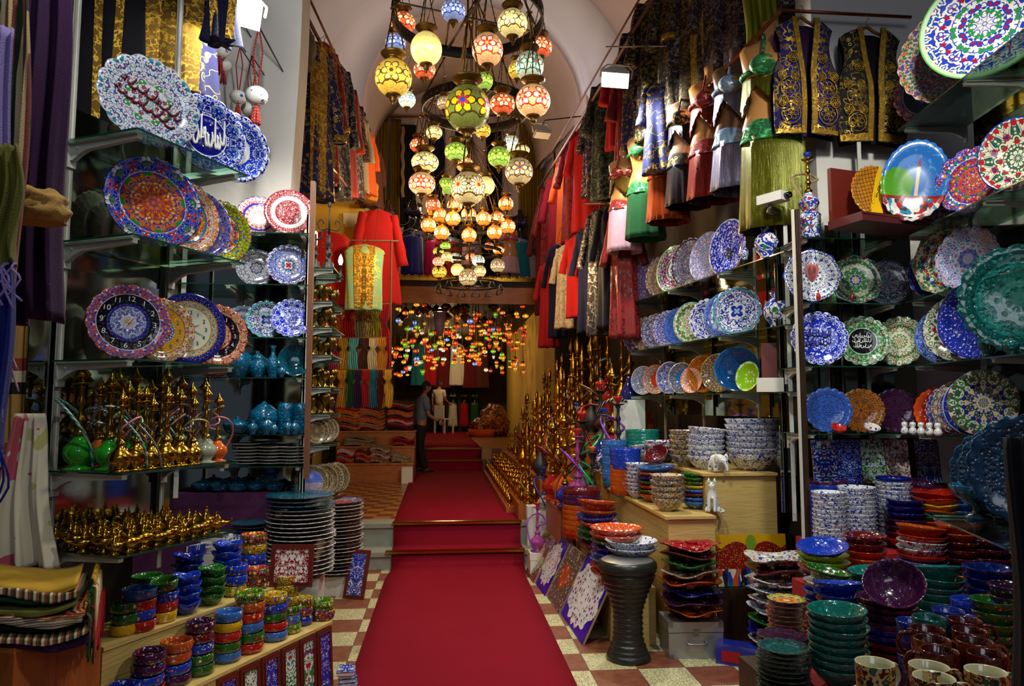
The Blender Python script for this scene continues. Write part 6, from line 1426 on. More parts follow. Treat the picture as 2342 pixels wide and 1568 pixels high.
# ---------------- mosaic lamps ----------------
COL=[(0,0),(.42,.0),(.5,.04),(.46,.10),(.38,.14),(.44,.22),(.66,.34),(.72,.42),(.70,.45),(.60,.42),(.3,.3),(0,.3)]
FIN=[(0,0),(.40,.0),(.42,-.06),(.30,-.12),(.16,-.22),(.20,-.30),(.15,-.40),(.07,-.46),(.09,-.52),(.05,-.6),(0,-.66)]
def lamp(p,R,m,label,top,zs=1.0,shape='ball',group='mosaic lamps of the chandeliers',simple=False,name='mosaic_lamp',rz=None,light_=None):
    """hangs from the point top (world) by three chains gathered in a crown"""
    o=empty(name,p,(0,0,RND.random()*6 if rz is None else rz),label,'lamp',group); o.scale=(R,)*3
    k='glb%.2f%s%d'%(zs,shape,simple)
    if k not in _me:
        sg=18 if simple else 36
        if shape=='ball': _me[k]=B().ball((0,0,0),(1,1,zs),sg,sg//2).mesh('globe')
        elif shape=='tulip': _me[k]=B().lathe([(0,-1.3),(.45,-1.28),(.6,-1.0),(.55,-.6),(.6,-.3),(.95,.2),(1.0,.55),(.8,.85),(.45,.95),(0,.95)],sg).mesh('globe')
    mobj('globe',_me[k],m,o)
    zt=zs*.9 if shape=='ball' else .93; zb=-zs*.92 if shape=='ball' else -1.27
    mobj('collar',lathe_mesh('collar%d'%simple,COL,12 if simple else 24),'old_brass',o,(0,0,zt))
    if not simple: mobj('finial',lathe_mesh('finial',FIN,16),'old_brass',o,(0,0,zb))
    T=(Vector(top)-Vector(p))/R; 
    if simple: B().tube([(0,0,zt+.3),(0,0,T.z)],.07,4).obj('cord','old_brass',o); return o
    Rt=Matrix.Rotation(-o.rotation_euler.z,3,'Z')@T; cz=max(zt+.8,min(zt+3.0,Rt.z-.2))
    b=B()
    for q in range(3):
        a=TAU*q/3; s=Vector((.62*math.cos(a),.62*math.sin(a),zt+.42)); e=Vector((.06*math.cos(a),.06*math.sin(a),cz)); n=12
        b.tube([s.lerp(e,i/n) for i in range(n+1)],[.03+.022*(i%2) for i in range(n+1)],4)
    n=16; e=Vector((0,0,cz+.15)); b.tube([e.lerp(Rt,i/n) for i in range(n+1)],[.03+.022*(i%2) for i in range(n+1)],4)
    b.obj('chains','old_brass',o); B().lathe([(0,.0),(.2,0),(.24,.05),(.14,.12),(.05,.2),(0,.22)],12).obj('crown','old_brass',o,(0,0,cz-.03)); return o
def ring_frame(cx,cy,cz,R,h,label,ztop,hub=.0,m='iron',spokes=4,inner=.72):
    o=empty('chandelier_ring',(cx,cy,cz),(0,0,.3),label,'chandelier')
    B().lathe([(R-.006,0),(R+.012,0),(R+.014,.008),(R,.012),(R,h-.012),(R+.014,h-.008),(R+.012,h),(R-.006,h),(R-.006,0)],64).obj('band',m,o)
    b=B()
    for i in range(40): a=TAU*i/40; b.ball((R*1.004*math.cos(a),R*1.004*math.sin(a),h*.5),(.012,.012,.018),6,4)
    b.obj('studs','old_brass',o)
    for i in range(spokes):
        a=TAU*i/spokes; B().box((0,-.008,-.004),(R,.008,.004)).obj('spoke',m,o,(0,0,h*.5),(0,0,a))
        b=B(); n=24; s=Vector((R*math.cos(a),R*math.sin(a),h)); e=Vector((0,0,min(1.3,(ztop-cz)*.75))); b.tube([s.lerp(e,i_/n) for i_ in range(n+1)],[.006+.005*(i_%2) for i_ in range(n+1)],5); b.obj('chain','old_brass',o)
    n=24; s=Vector((0,0,min(1.3,(ztop-cz)*.75))); b=B(); b.tube([s.lerp(Vector((0,0,ztop-cz)),i/n) for i in range(n+1)],[.007+.005*(i%2) for i in range(n+1)],5); b.tube([(0,0,h*.5),(0,0,s.z)],.008,6); b.obj('main_chain','old_brass',o)
    return o
RA=(.17,5.6,4.77,.6); ring_frame(*RA[:3],RA[3],.10,'largest dark metal ring of the nearest chandelier under the vault',8.5)
RB=(.32,7.6,4.86,.575); ring_frame(*RB[:3],RB[3],.10,'second dark chandelier ring behind the big olive lamp',8.3)
RC=(.36,9.8,4.12,.40); ring_frame(*RC[:3],RC[3],.06,'third chandelier ring carrying the orange lamps',8.0)
RD=(.40,11.6,4.15,.52); ring_frame(*RD[:3],RD[3],.05,'fourth chandelier ring low in the hall',8.2)
def tip(p,RR):
    v=Vector((p.x-RR[0],p.y-RR[1],0)); v=v.normalized()*RR[3] if v.length>1e-3 else Vector((RR[3],0,0))
    return (RR[0]+v.x,RR[1]+v.y,RR[2]+.03) if RR[2]>p.z+.22 else (RR[0],RR[1],RR[2]+1.25)
L1=[(922,52,29,6.1,'gl_red',.85,'red globe lamp at the upper left of the nearest chandelier'),
(1037,25,29,5.25,'gl_blue',.95,'blue and white globe lamp at the top centre'),
(1172,54,36,5.3,'gl_cream',.95,'cream globe lamp with dark flowers at the upper right'),
(975,112,37,5.05,'gl_plain',1.08,'plain cream egg shaped lamp shining brightly'),
(1115,114,37,5.05,'gl_red_white',1.08,'cream lamp with red stars next to the plain one'),
(1236,108,28,6.0,'gl_red',.9,'red and cream lamp at the far right of nearest chandelier'),
(900,178,43,5.1,'gl_gold',1.03,'large golden yellow lamp at the left of nearest chandelier'),
(905,97,24,6.15,'gl_blue',.9,'deep blue lamp partly hidden above the golden yellow one'),
(971,160,26,6.15,'gl_red',.85,'small orange red lamp below the plain cream one'),
(1211,152,34,5.3,'gl_teal',1.05,'cream lamp with teal flowers at the right'),
(1219,231,41,5.1,'gl_red_white',.95,'large cream lamp with red base hanging lowest at right'),
(1182,160,20,6.1,'gl_gold',1.2,'small yellow lamp hidden behind the teal flowered one'),
(1149,238,30,6.0,'gl_red',.85,'glowing orange red lamp right of the olive lamp'),
(1108,186,20,6.0,'gl_green',1.1,'green lamp peeping out behind the olive lamp'),
(1016,236,17,6.1,'gl_mixed',1.0,'small patterned lamp left of the olive lamp'),
(931,228,20,6.1,'gl_white',1.0,'pale shell lamp below the golden yellow one')]
for px,py,r,Y,m,zs,l in L1:
    p=at(px,py,Y); lamp(p,sz(r,Y),m,l,tip(p,RA),zs)
p=at(1069,248,4.95); lamp(p,sz(53,4.95),'gl_olive_big','biggest olive green lamp with yellow petals at the centre',tip(p,RA),1.05,rz=.2)
L2=[(993,303,19,7.3,'gl_cream',.85,'small cream lamp left under the second ring'),(957,332,20,7.8,'gl_red',.85,'dark red lamp at the left of the second chandelier'),
(1043,347,27,7.2,'gl_green',.8,'bright green flattened lamp under the olive one'),(1104,298,19,8.0,'gl_gold',.95,'small gold lamp right under the olive one'),
(1141,359,26,7.2,'gl_green',.95,'yellow green lamp right of the green flattened one'),(972,371,32,7.1,'gl_cream',.72,'wide cream lamp with flowers at left of second chandelier'),
(965,420,31,7.1,'gl_red_white',.85,'cream lamp with red flowers below the wide cream one'),(1187,392,33,7.1,'gl_mixed',.98,'lamp with orange and blue rosettes at the right'),
(1071,431,41,6.95,'gl_cream_big',.95,'large cream lamp with daisy rosettes, centre of second chandelier'),(1110,425,22,7.6,'gl_plain',1.0,'plain pale lamp behind the daisy rosette lamp'),
(1196,343,16,7.9,'gl_cream',.7,'small flat lamp above the rosette lamp at right'),(990,468,17,7.9,'gl_red',.95,'unlit looking dark red lamp below the left lamps'),(1062,372,20,8.0,'gl_red',.6,'flat orange lamp just above the daisy rosette lamp')]
for px,py,r,Y,m,zs,l in L2: p=at(px,py,Y); lamp(p,sz(r,Y),m,l,tip(p,RB),zs)
for px,py,r,Y,m,l in ((1169,328,17,7.5,'gl_white','tulip shaped white lamp under the second ring at right'),(1021,424,17,7.3,'gl_green','tulip shaped green lamp left of the daisy rosette lamp')):
    p=at(px,py,Y); lamp(p,sz(r,Y),m,l,tip(p,RB),1,'tulip')
L3=[(1157,466,9.6),(980,515,9.5),(1006,492,9.9),(1036,500,9.4),(1072,490,10.1),(1106,500,9.4),(1137,500,9.8),(1162,518,9.5),(1010,532,9.4),(1131,531,9.4),(1073,538,9.3),(1040,470,10.2),(993,478,10.2)]
for i,(px,py,Y) in enumerate(L3):
    p=at(px,py,Y); w=('low at the ring middle' if py>535 else 'at the left' if px<1000 else 'left of the middle' if px<1050 else 'near the middle' if px<1090 else 'right of the middle' if px<1135 else 'at the right'); ht='upper' if py<480 else 'middle' if py<508 else 'lower'
    lamp(p,sz(17.5,Y),'gl_orange',f'glowing orange flower lamp, {nth(i)} of the orange group, {w}, {ht}',tip(p,RC),.98)
L4=[(1019,562,13,'gl_green',.7,'flat green lamp at the upper left of the lowest cluster'),(1003,575,13,'gl_gold',.8,'gold flowered lamp at the left of the lowest cluster'),(1118,563,12,'gl_red',.8,'red lamp at the upper right of the lowest cluster'),(1140,572,13,'gl_orange',.75,'orange red lamp right of the red one in the lowest cluster'),
(1022,587,13,'gl_cream',.9,'cream lamp left of the blue star lamp'),(1042,590,14,'gl_white',.85,'white lamp with blue star in the lowest cluster'),(1077,588,13,'gl_red',.85,'orange lamp at the middle of the lowest cluster'),(1094,596,15,'gl_white',.9,'white lamp with red star beside the orange one'),(1003,598,14,'gl_red_white',.8,'pale orange lamp above the big gold one'),
(1138,607,17,'gl_mixed',.98,'rosette lamp at the right of the lowest cluster'),(1005,621,17,'gl_gold',.9,'gold lamp at the lower left of the lowest cluster'),(1046,617,15,'gl_plain',1.0,'plain cream lamp left of the lowest big lamp'),(1098,620,14,'gl_cream',1.0,'cream lamp right of the lowest big lamp'),(1070,634,21,'gl_mixed',.98,'big orange rosette lamp hanging lowest in the hall')]
for i,(px,py,r,m,zs,l) in enumerate(L4): Y=11.2+.35*((i*3)%4); Y=11.0 if i==13 else Y; p=at(px,py,Y); lamp(p,sz(r,Y),m,l,tip(p,RD),zs)
# a lit point in the middle of each cluster comes from the lamps themselves
# pierced silver ornament ring with hanging triangles
o=empty('pierced_ornament',(RD[0],RD[1],3.63),(0,0,0),'black pierced metal hoop with glinting triangles under the lowest lamps','ornament')
ring_=B().lathe([(.53,0),(.56,0),(.56,.02),(.53,.02),(.53,0)],48); ring_.obj('hoop','iron',o)
for i in range(14):
    a=TAU*i/14; b=B()
    for t in range(3):
        q0=Vector((.09*math.cos(PI/2+TAU*t/3),0,.09*math.sin(PI/2+TAU*t/3))); q1=Vector((.09*math.cos(PI/2+TAU*(t+1)/3),0,.09*math.sin(PI/2+TAU*(t+1)/3))); b.tube([q0,q1],.012,5)
    b.obj('triangle','steel',o,(.545*math.cos(a),.545*math.sin(a),-.06),(0,0,a+PI/2))
B().tube([(0,0,0.08),(0,0,.55)],.01,5).tube([(-.55,0,.01),(0,0,.1),(.55,0,.01)],.008,5).obj('hanger','iron',o)
# lamps filling the far room
FM=[('gs_orange','orange',9),('gs_amber','amber',7),('gs_red','red',10),('gs_green','green',4),('gs_white','white',3),('gs_blue','blue',1)]
bag=[x for x in FM for _ in range(x[2])]; r=random.Random(21); far=[]
tries=0
while len(far)<240 and tries<20000:
    tries+=1; Y=r.choice([14.0,14.5,15.2,16,17,18,19,20])+r.uniform(0,.8); px=r.uniform(888,1208); 
    edge=abs(px-1048)/160; py=r.uniform(695,870-40*(1-edge)**1.0)
    if Y<14.9 and 960<px<1135 and py>800: continue
    p=at(px,py,Y)
    if not(-1.75<p.x<2.0 and 2.35<p.z<3.72): continue
    if all((p-q[0]).length>.2 for q in far) : far.append((p,Y,px,py))
far.sort(key=lambda q:(int((q[3]-690)/26),q[2])); cnt={}
for p,Y,px,py in far:
    m,c,_=r.choice(bag); row=int((py-690)/26); cnt[(row,c)]=cnt.get((row,c),0)+1
    R=r.uniform(.042,.068); s=r.choice([('ball',.75),('ball',.95),('ball',.7),('tulip',1)])
    lamp(p,R,m,f'small {c} lamp, {nth(cnt[(row,c)]-1)} {c.split()[0]} one from left, {nth(row,"top")} row of far room',(p.x,p.y,3.86),s[1],s[0],'lamps crowding the ceiling of the far room',True)
# flat cone shades and round trays hanging in the far room
for i in range(26):
    px=r.uniform(905,1190); Y=r.uniform(14.2,17); p=at(px,r.uniform(672,700),Y); p.z=min(p.z,3.8)
    o=empty('tin_lantern',(p.x,p.y,3.86),(0,0,0),f'dark pierced metal lantern, {nth(i)} of those under the far ceiling','lantern','dark lanterns under the far ceiling'); B().lathe([(0,-.12),(.02,-.12),(.10,-.2),(.12,-.24),(.11,-.25),(.03,-.3),(0,-.34)],14).obj('shade','old_brass',o); B().tube([(0,0,0),(0,0,-.13)],.006,4).obj('cord','old_brass',o)
o=empty('bead_lamp',(at(1006,700,14.1).x,14.1,3.86),(0,0,0),'lamp with bead strings and a bright bulb under the gallery','lamp'); B().ball((0,0,-.32),(.05,.05,.05),12,8).obj('bulb','bulb_glow',o); B().lathe([(.12,-.36),(.13,-.36),(.10,-.62),(.06,-.82),(.05,-.82),(.09,-.62),(.12,-.36)],20).obj('bead_skirt','cl_satin_pink',o); B().tube([(0,0,0),(0,0,-.28)],.006,4).lathe([(0,-.28),(.06,-.29),(.13,-.35),(.12,-.355),(0,-.3)],16).obj('fitting','old_brass',o)
# ---------------- right side of the hall: hanging robes ----------------
B().tube([gat(1500,-15,6.0),gat(1400,155,7.2),gat(1232,432,11.6)],.018,8).obj('clothes_rail','oak_rod',None,label='long wooden clothes rail along the upper right of the hall',cat='rail')
B().tube([gat(1470,-15,6.1),gat(1380,140,7.4),gat(1240,385,11.4)],.010,8).obj('clothes_rail','oak_rod',None,label='thin pole running just above the right clothes rail',cat='rail')
RG=[(1712,-110,5.55,.42,1.35,'em_wine_silver',None,'wine robe with silver lace nearest to the green costume',.4),
(1660,-110,5.75,.44,1.45,'em_wine_silver',None,'dark wine robe with silver lace panels hanging high on the right',.4),
(1606,-100,5.95,.44,1.52,'em_black_bronze','em_gold_gold','black robe with bronze beads and gold bands high on the right',.4),
(1556,-70,6.15,.42,1.50,'em_black_bronze','em_black_silver','black robe with scaled silver bands high on the right',.4),
(1508,-10,6.5,.42,1.42,'em_black_gold',None,'black robe with gold scrolls beside the floodlight',.3),
(1512,190,6.3,.30,.85,'em_blue_gold',None,'royal blue robe with gold leaf trim below the black robes',.3),
(1470,60,7.0,.40,1.3,'em_navy_gold',None,'navy robe with gold edge behind the floodlight',.3),
(1448,165,7.3,.38,1.1,'em_red_dark',None,'dark red velvet robe right of the green grey one',.3),
(1392,185,8.0,.36,1.42,'em_green_grey',None,'long dark green robe covered in grey embroidery',.2),
(1425,150,7.6,.34,.95,'cl_red',None,'bright red robe behind the green grey one',.2),
(1362,260,8.9,.30,1.1,'em_navy_gold',None,'navy robe left of the green grey one',.2),
(1340,290,9.3,.34,1.45,'cl_red',None,'red robe hanging left of the navy one',.2),
(1316,320,9.9,.34,1.5,'em_red_dark',None,'dark red patterned robe deeper along the right rail',.2),
(1300,360,10.4,.32,1.5,'cl_orange',None,'orange red robe deeper along the right rail',.2),
(1281,395,10.9,.36,1.7,'cl_crimson',None,'crimson robe near the inner end of the right rail',.2),
(1262,420,11.5,.34,1.9,'em_red_dark',None,'dark red robe at the inner end of the right rail',.2),
(1246,470,12.1,.30,1.9,'cl_darkred',None,'deep red robe furthest in on the right rail',.2),
(1372,480,8.0,.26,1.45,'em_black_silver',None,'black robe with silver cuffs in the lower row on the right',.2),
(1398,470,7.6,.26,1.35,'cl_black',None,'plain black robe in the lower row on the right',.2),
(1345,520,8.6,.24,1.3,'cl_navy',None,'navy robe in the lower row on the right',.2),
(1322,540,9.0,.28,1.05,'cl_red',None,'red robe in the lower row on the right',.2),
(1296,560,9.6,.26,1.15,'em_cream_tan',None,'cream embroidered robe in the lower row on the right',.2),
(1274,560,10.2,.22,1.35,'cl_navy',None,'dark blue robe in the lower row deep on the right',.2),
(1254,600,10.8,.24,1.3,'cl_red',None,'red robe with dark cuffs in the lower row deep on the right',.2),
(1425,470,7.3,.24,1.4,'em_red_dark',None,'dark red robe behind the stacked oval plates',.2)]
RRAIL=[gat(1500,-15,6.0),gat(1400,155,7.2),gat(1232,432,11.6)]; HR=[gat(1740,-140,5.3),gat(1500,-60,6.3)]; LR=[gat(1450,462,7.0),gat(1240,470,12.4)]
B().tube(HR,.016,8).obj('clothes_rail','oak_rod',None,label='high rail at the upper right carrying the beaded robes',cat='rail')
for i,(px,py,Y,w,L,m,t,l,rz) in enumerate(RG): g=caftan(m,t,gat(px,py,Y),w,L,200+i,l,rz=-rz*1.8,ts=.22,d=.16,flare=.2,slen=.42); tie(g,HR if i<5 else RRAIL if i<17 else LR)
B().tube(LR,.012,8).tube([tuple((Vector(LR[0])+Vector(LR[1]))/2),(2.82,)+tuple((Vector(LR[0])+Vector(LR[1]))/2)[1:]],.01,6).obj('clothes_rail','oak_rod',None,label='lower wooden clothes rail on the right of the hall',cat='rail')
hscarf('cl_green_gold',1738,-60,5.1,.26,.62,33,'shiny gold cloth hanging above the green costume',folds=5,amp=.03,taper=0,name='hanging_cloth',cat='cloth')
B().tube([gat(1782,28,4.6),gat(1460,370,7.4)],.016,10).obj('copper_pole','copper_rod',None,label='long copper pole slanting in front of the costumes',cat='pole')
B().tube([gat(1386,107,6.6),gat(1620,104,5.9)],.007,6).obj('lamp_arm','steel',None,label='thin grey metal arm holding the right floodlight',cat='arm')
p=at(1408,178,6.6); floodlamp((p.x,p.y,p.z),(-.5,.15,-.25),1.3,'white halogen floodlight shining on its arm at the right of the vault')
p=at(1240,305,9.3); floodlamp((p.x,p.y,p.z),(-.3,0,.2),1.1,'unlit white floodlight further in under the vault',False)
B().tube([gat(1335,265,9.3),gat(1246,275,9.3),gat(1240,287,9.3)],.008,6).obj('lamp_arm','iron',None,label='dark rod holding the unlit floodlight',cat='arm')
# ---------------- costumes on the slanting row of mannequins ----------------
CM=[(1768,470,5.05,1.55,'skin_tan','em_beads_green','em_beads_green','fr_olive','fr_olive','tan mannequin in a green beaded costume with long olive fringe',.15),
(1690,470,5.45,1.35,'skin_dark','em_beads_blue','em_beads_blue','fr_lilac','fr_lilac','dark mannequin in a pale blue costume with lilac fringe',.2),
(1630,480,5.8,1.30,'skin_tan','em_beads_red','em_beads_red','fr_red','fr_red','tan mannequin in a red sequined costume',.2),
(1573,470,6.1,1.20,'skin_pale','em_black_gold','em_black_gold','fr_black','fr_black','pale mannequin in a black costume with gold edge',.2),
(1527,520,6.45,1.20,'black_gloss','fr_orange','fr_orange','fr_orange','fr_orange','black mannequin in an orange costume with gold beads',.2),
(1476,555,6.8,1.18,'skin_tan','em_beads_green','em_beads_green',None,'cl_green','tan mannequin in a dark green velvet costume',.2),
(1428,580,7.1,1.05,'skin_tan','em_beads_red','em_beads_red','fr_gold','cl_rose','tan mannequin in a rose costume at the inner end of row',.2)]
for i,(px,py,Y,s,skin,bra,belt,bf,sk,l,rz) in enumerate(CM):
    h=[.42,.40,.42,.40,.42,.42,.42][i]
    pb=at(px,[345,350,370,395,420,455,490][i],Y)
    mq=mannequin(tuple(pb),s*.86,skin,bra,belt,sk,l,rz=-rz,tilt=0,skirtL=[.52,.33,.36,.36,.42,.46,.5][i],flare=1.12,braf=bf); tie(mq,[gat(1782,28,4.6),gat(1460,370,7.4)],.74)
# ---------------- hookahs and brassware inside on the right ----------------
HT=[(.84,1.08,.42,.60),(1.08,1.34,.42,.86),(1.34,1.62,.42,1.12),(1.62,1.95,.42,1.36),(1.95,2.4,.42,1.62)]
for i,(x0,x1,z0,z1) in enumerate(HT):
    B().box((x0,8.15,z0),(x1,13.2,z1)).obj('brass_stand','orange_wood',None,label=f'wooden step of the brassware stand, {nth(i)} from the carpet',cat='display stand')
# tall big hookah meshes
def bighook():
    v=[(0,0),(.075,0),(.08,.008),(.05,.02),(.04,.03),(.075,.07),(.09,.12),(.085,.17),(.05,.23),(.03,.27),(.03,.3),(0,.3)]
    s=[(0,.3),(.034,.3),(.036,.315),(.02,.335),(.014,.36),(.022,.38),(.03,.40),(.022,.42),(.013,.45),(.012,.5),(.024,.52),(.028,.54),(.02,.56),(.012,.6),(.012,.66),(.022,.68),(.022,.7),(.012,.72),(.012,.76),(0,.76)]
    t=[(0,.745),(.02,.745),(.06,.757),(.075,.765),(.06,.763),(.01,.76),(0,.76)]
    c=[(0,.76),(.014,.76),(.018,.79),(.03,.81),(.033,.85),(.028,.87),(.03,.9),(.022,.93),(.008,.96),(.005,.99),(0,1.0)]
    for nm,x in (('v',v),('s',s),('t',t),('c',c)): _me[('bh',nm)]=B().lathe(x,16).mesh('hookah_'+nm)
    for k in range(4):
        r_=random.Random(k); pts=[(.02,0,.4)]+[((.10+.03*r_.random())*math.cos(a*1.1+k),(.10+.03*r_.random())*math.sin(a*1.1+k),.5-.06*a+.07*math.sin(a)) for a in range(1,7)]
        _me[('bhh',k)]=B().tube(cr(pts,5),.011,6).mesh('hose')
bighook()
def tall_hookah(p,s,vm,sm,label,hose=None,k=0,sz_=1.0,cap=None):
    o=empty('hookah',p,(0,0,k*1.1),label,'hookah','tall hookahs on the brassware stand'); o.scale=(s,s,s*sz_)
    mobj('vase',_me[('bh','v')],vm,o); mobj('stem',_me[('bh','s')],sm,o); mobj('tray',_me[('bh','t')],sm,o); mobj('cap',_me[('bh','c')],cap or sm,o)
    if hose: mobj('hose',_me[('bhh',k%4)],hose,o)
    return o
hoses=[None,'hose_brown','hose_red',None,'hose_brown','hose_bw']
vms=[('gold_brass','brass'),('brass','brass'),('gold_brass','brass'),('amber_glass','amber glass'),('iron','black'),('red_glass','red glass'),('blue_glass','blue glass')]
for t,(x0,x1,z0,z1) in enumerate(HT[1:]):
    n=[15,13,11,9][t]; H=[.42,.62,.80,.95][t]
    for i in range(n):
        Y=8.3+ (4.7)*(i/(n-1))**1.1; vm,vn=vms[(i*3+t*2)%7 if t else (i%3)]
        tall_hookah(((x0+x1)/2+.03*math.sin(i*2.1),Y,z1),H*(1+.12*math.sin(i*1.7+t))*(1.45 if i<4 else 1.2),vm,'gold_brass' if i%3 else 'old_brass',f'{vn} hookah, {nth(i)} from the front on the {nth(t+1)} brassware step',hoses[(i+t)%6],i+t,1.0 if t else .9)
MILL=[(0,0),(.03,0),(.03,.006),(.02,.012),(.026,.03),(.026,.10),(.02,.12),(.024,.13),(.027,.15),(.02,.17),(.01,.18),(.016,.19),(.018,.2),(.01,.21),(0,.215)]
EWER=[(0,0),(.03,0),(.03,.006),(.014,.02),(.03,.05),(.036,.08),(.03,.105),(.012,.13),(.01,.16),(.014,.17),(.012,.18),(.004,.19),(.007,.2),(0,.21)]
for row in range(3):
    for i in range(26):
        Y=8.22+4.8*i/25; pr=(MILL,'mill') if (i+row)%2 else (EWER,'ewer')
        o=mobj('brass_'+pr[1],lathe_mesh(pr[1],pr[0],12),'gold_brass' if (i+row)%4 else 'old_brass',loc=(.885+.075*row,Y+.03*row,.60),scale=.9+.35*((i*5+row)%4)/4); props(o,f'small brass {pr[1]}, {nth(i)} from the front in the {nth(row)} row on lowest brass step',pr[1],'small brass pieces on the lowest brassware step')
# small brass goblets and figures on the step face: narrow ledge
B().box((.74,8.6,.42),(.838,13.4,.50)).obj('brass_ledge','orange_wood',None,label='narrow wooden ledge beside the carpet carrying brass ewers',cat='display stand')
for i in range(28):
    o=mobj('brass_ewer',lathe_mesh('ewer',EWER,12),'gold_brass' if i%3 else 'brass',loc=(.79,8.7+4.6*i/27,.50),scale=.85+.25*(i%3)/2); props(o,f'small brass ewer, {nth(i)} from the front on the narrow ledge','ewer','brass ewers on the narrow ledge')
# nearer hookahs with coloured hoses before the steps
def plinthbox(px0,px1,Y,z,lab,m='plastic_white',dep=.22,z0=0,name='white_box'):
    x0,x1=at(px0,900,Y).x,at(px1,900,Y).x; o=empty(name,((x0+x1)/2,Y,z0),(0,0,0),lab,'box'); w=(x1-x0)/2; B().box((-w,0,0),(w,dep,z-z0)).obj('body',m,o); B().box((-w-.004,-.004,(z-z0)*.72),(w+.004,dep+.004,z-z0+.003)).obj('lid',m,o); return (x0+x1)/2
x=plinthbox(1212,1250,7.25,.23,'small white box with lid under the purple hookah'); 
hookah((x,7.34,.236),1.25,'purple_glass','purple_glass','small pinkish purple hookah with coiled purple hose on a white box','hose_purple',2,'red_glass',rz=.5)
x=plinthbox(1206,1225,7.9,.60,'tall narrow white carton behind the purple hookah',z0=Z1,dep=.14); x=plinthbox(1229,1262,7.78,.56,'white carton at the foot of the hookahs',z0=Z1,dep=.2); hookah((x,7.86,.566),1.2,'clear_glass_body','blue_glass','glass hookah with curling blue hose on the white carton','hose_blue',1,'blue_glass')
b=empty('orange_stand',(1.20,6.86,0),(0,0,0),'orange wooden stand carrying glass hookahs in front of steps','display stand'); B().box((-.12,0,0),(.30,.8,.72)).obj('body','orange_wood',b); B().box((-.13,-.01,.72),(.31,.8,.74)).obj('top_board','orange_wood_l',b)
b=empty('orange_stand',(1.62,6.95,0),(0,0,0),'taller orange wooden stand behind the purple bowls','display stand'); B().box((-.1,0,0),(.18,.7,1.03)).obj('body','orange_wood_l',b); B().box((-.11,-.01,1.03),(.19,.7,1.05)).obj('top_board','orange_wood_l',b)
NH=[(1.15,6.85,.74,1.5,'blue_glass','brass',None,'dark blue glass hookah at the front of orange stand','hose_red'),(1.28,6.9,.74,1.9,'purple_glass','purple_glass','red_glass','purple glass hookah with bright hose on the orange stand','hose_purple'),(1.42,6.88,.74,1.45,'clear_glass_body','iron','amber_glass','clear glass hookah at the right of the orange stand','hose_green'),
(1.2,7.2,.74,2.1,'amber_glass','gold_brass',None,'tall amber glass hookah behind on the orange stand','hose_brown'),(1.4,7.25,.74,2.3,'green_glass','iron','red_glass','tall green glass hookah behind on the orange stand','hose_green'),(1.12,7.4,.74,1.9,'red_glass','brass',None,'red glass hookah at the back of the orange stand','hose_red'),
(1.58,7.05,1.05,1.6,'vase_white','steel','blue_glass','white floral ceramic hookah on the taller orange stand',None),(1.72,7.05,1.05,1.9,'purple_glass','iron','red_glass','pink glass hookah with violet hose on the taller stand','hose_purple'),(1.62,7.4,1.05,2.3,'blue_glass','iron','red_glass','blue glass hookah behind on the taller orange stand','hose_red'),(1.76,7.45,1.05,2.5,'red_glass','brass',None,'tall red glass hookah beside the plate shelves','hose_bw')]
for i,(x,y,z,s,vm,sm,cp,l,hm_) in enumerate(NH): hookah((x,y,z+.001),s,vm,sm,l,hm_,i%6,cp or 'cap',rz=i*.9)
for i in range(6): hookah((1.75+.11*(i%3),7.75+.2*(i//3),Z2),2.6+.2*(i%2),'brass','old_brass',f'tall brass hookah, {nth(i)} of those standing behind the plate shelves','hose_brown' if i%2 else None,i%6,rz=i)
for i,(x,y,H) in enumerate([(.95,8.22,.75),(1.12,8.45,1.05),(1.02,8.9,.85),(1.3,8.25,1.2),(1.5,8.35,1.25),(1.42,8.75,1.1),(1.7,8.3,1.2),(1.18,9.4,1.0),(1.08,9.9,.9),(1.28,10.2,1.0)]):
    zz=[z1 for (x0,x1,z0,z1) in HT if x0<=x<x1][0]; tall_hookah((x,y-.04,zz),H*.95,['gold_brass','iron','brass','gold_brass','gold_brass'][i%5],'gold_brass' if i%2 else 'brass',f'tall {["brass","black","brass","brass","brass"][i%5]} hookah in the foreground of the brassware, {nth(i)} from left',['hose_brown',None,'hose_red'][i%3],i)
# basket with trinkets deep in the shop
o=empty('trinket_basket',(at(1085,900,20).x+.2,20,Z4),(0,0,0),'orange plastic basket heaped with red and green trinkets deep in the shop','basket'); B().lathe([(0,0),(.28,0),(.36,.22),(.37,.22),(.35,.0),(0,0)],24).obj('basket','cl_orange',o); crumple(.3,.3,.25,8).obj('trinkets','trinket_mix',o,(0,0,.28))
crumple(.42,.6,.55,9).obj('trinket_heap','trinket_mix',None,(at(1130,900,20.6).x,20.6,Z4+.33),label='sloping heap of red and gold trinkets right of the far carpet',cat='trinkets')
# ---------------- right rear display: plates on glass ----------------
UR=(-.154,.988); NR=(-.988,-.154); PR=(2.34,4.7); RZ=[1.79,2.25,2.76]
def PRp(s,d=0): return Vector((PR[0]+UR[0]*s-NR[0]*d,PR[1]+UR[1]*s-NR[1]*d,0))
for i,(z,w) in enumerate(zip(RZ,['lowest glass shelf of the right rear display with bowls on edge','middle glass shelf of the right rear display','top glass shelf of the right rear display'])):
    shelf(PR,UR,NR,.02,2.75,.36,z,w,4)
for i,s in enumerate((.1,.95,1.85,2.65)):
    p=PRp(s,.38); upright(p.x,p.y,.9 if i else .95,3.0,math.atan2(UR[1],UR[0])+PI*0,f'white shelf upright of the right rear display, {nth(i)} from the street')
q0=PRp(.0,.43); B().box((0,-.006,0),(2.75,0,1.35)).obj('mirror_panel','mirror',None,(q0.x,q0.y,1.6),(0,0,math.atan2(UR[1],UR[0])),label='mirror behind the right rear plate shelves',cat='mirror')
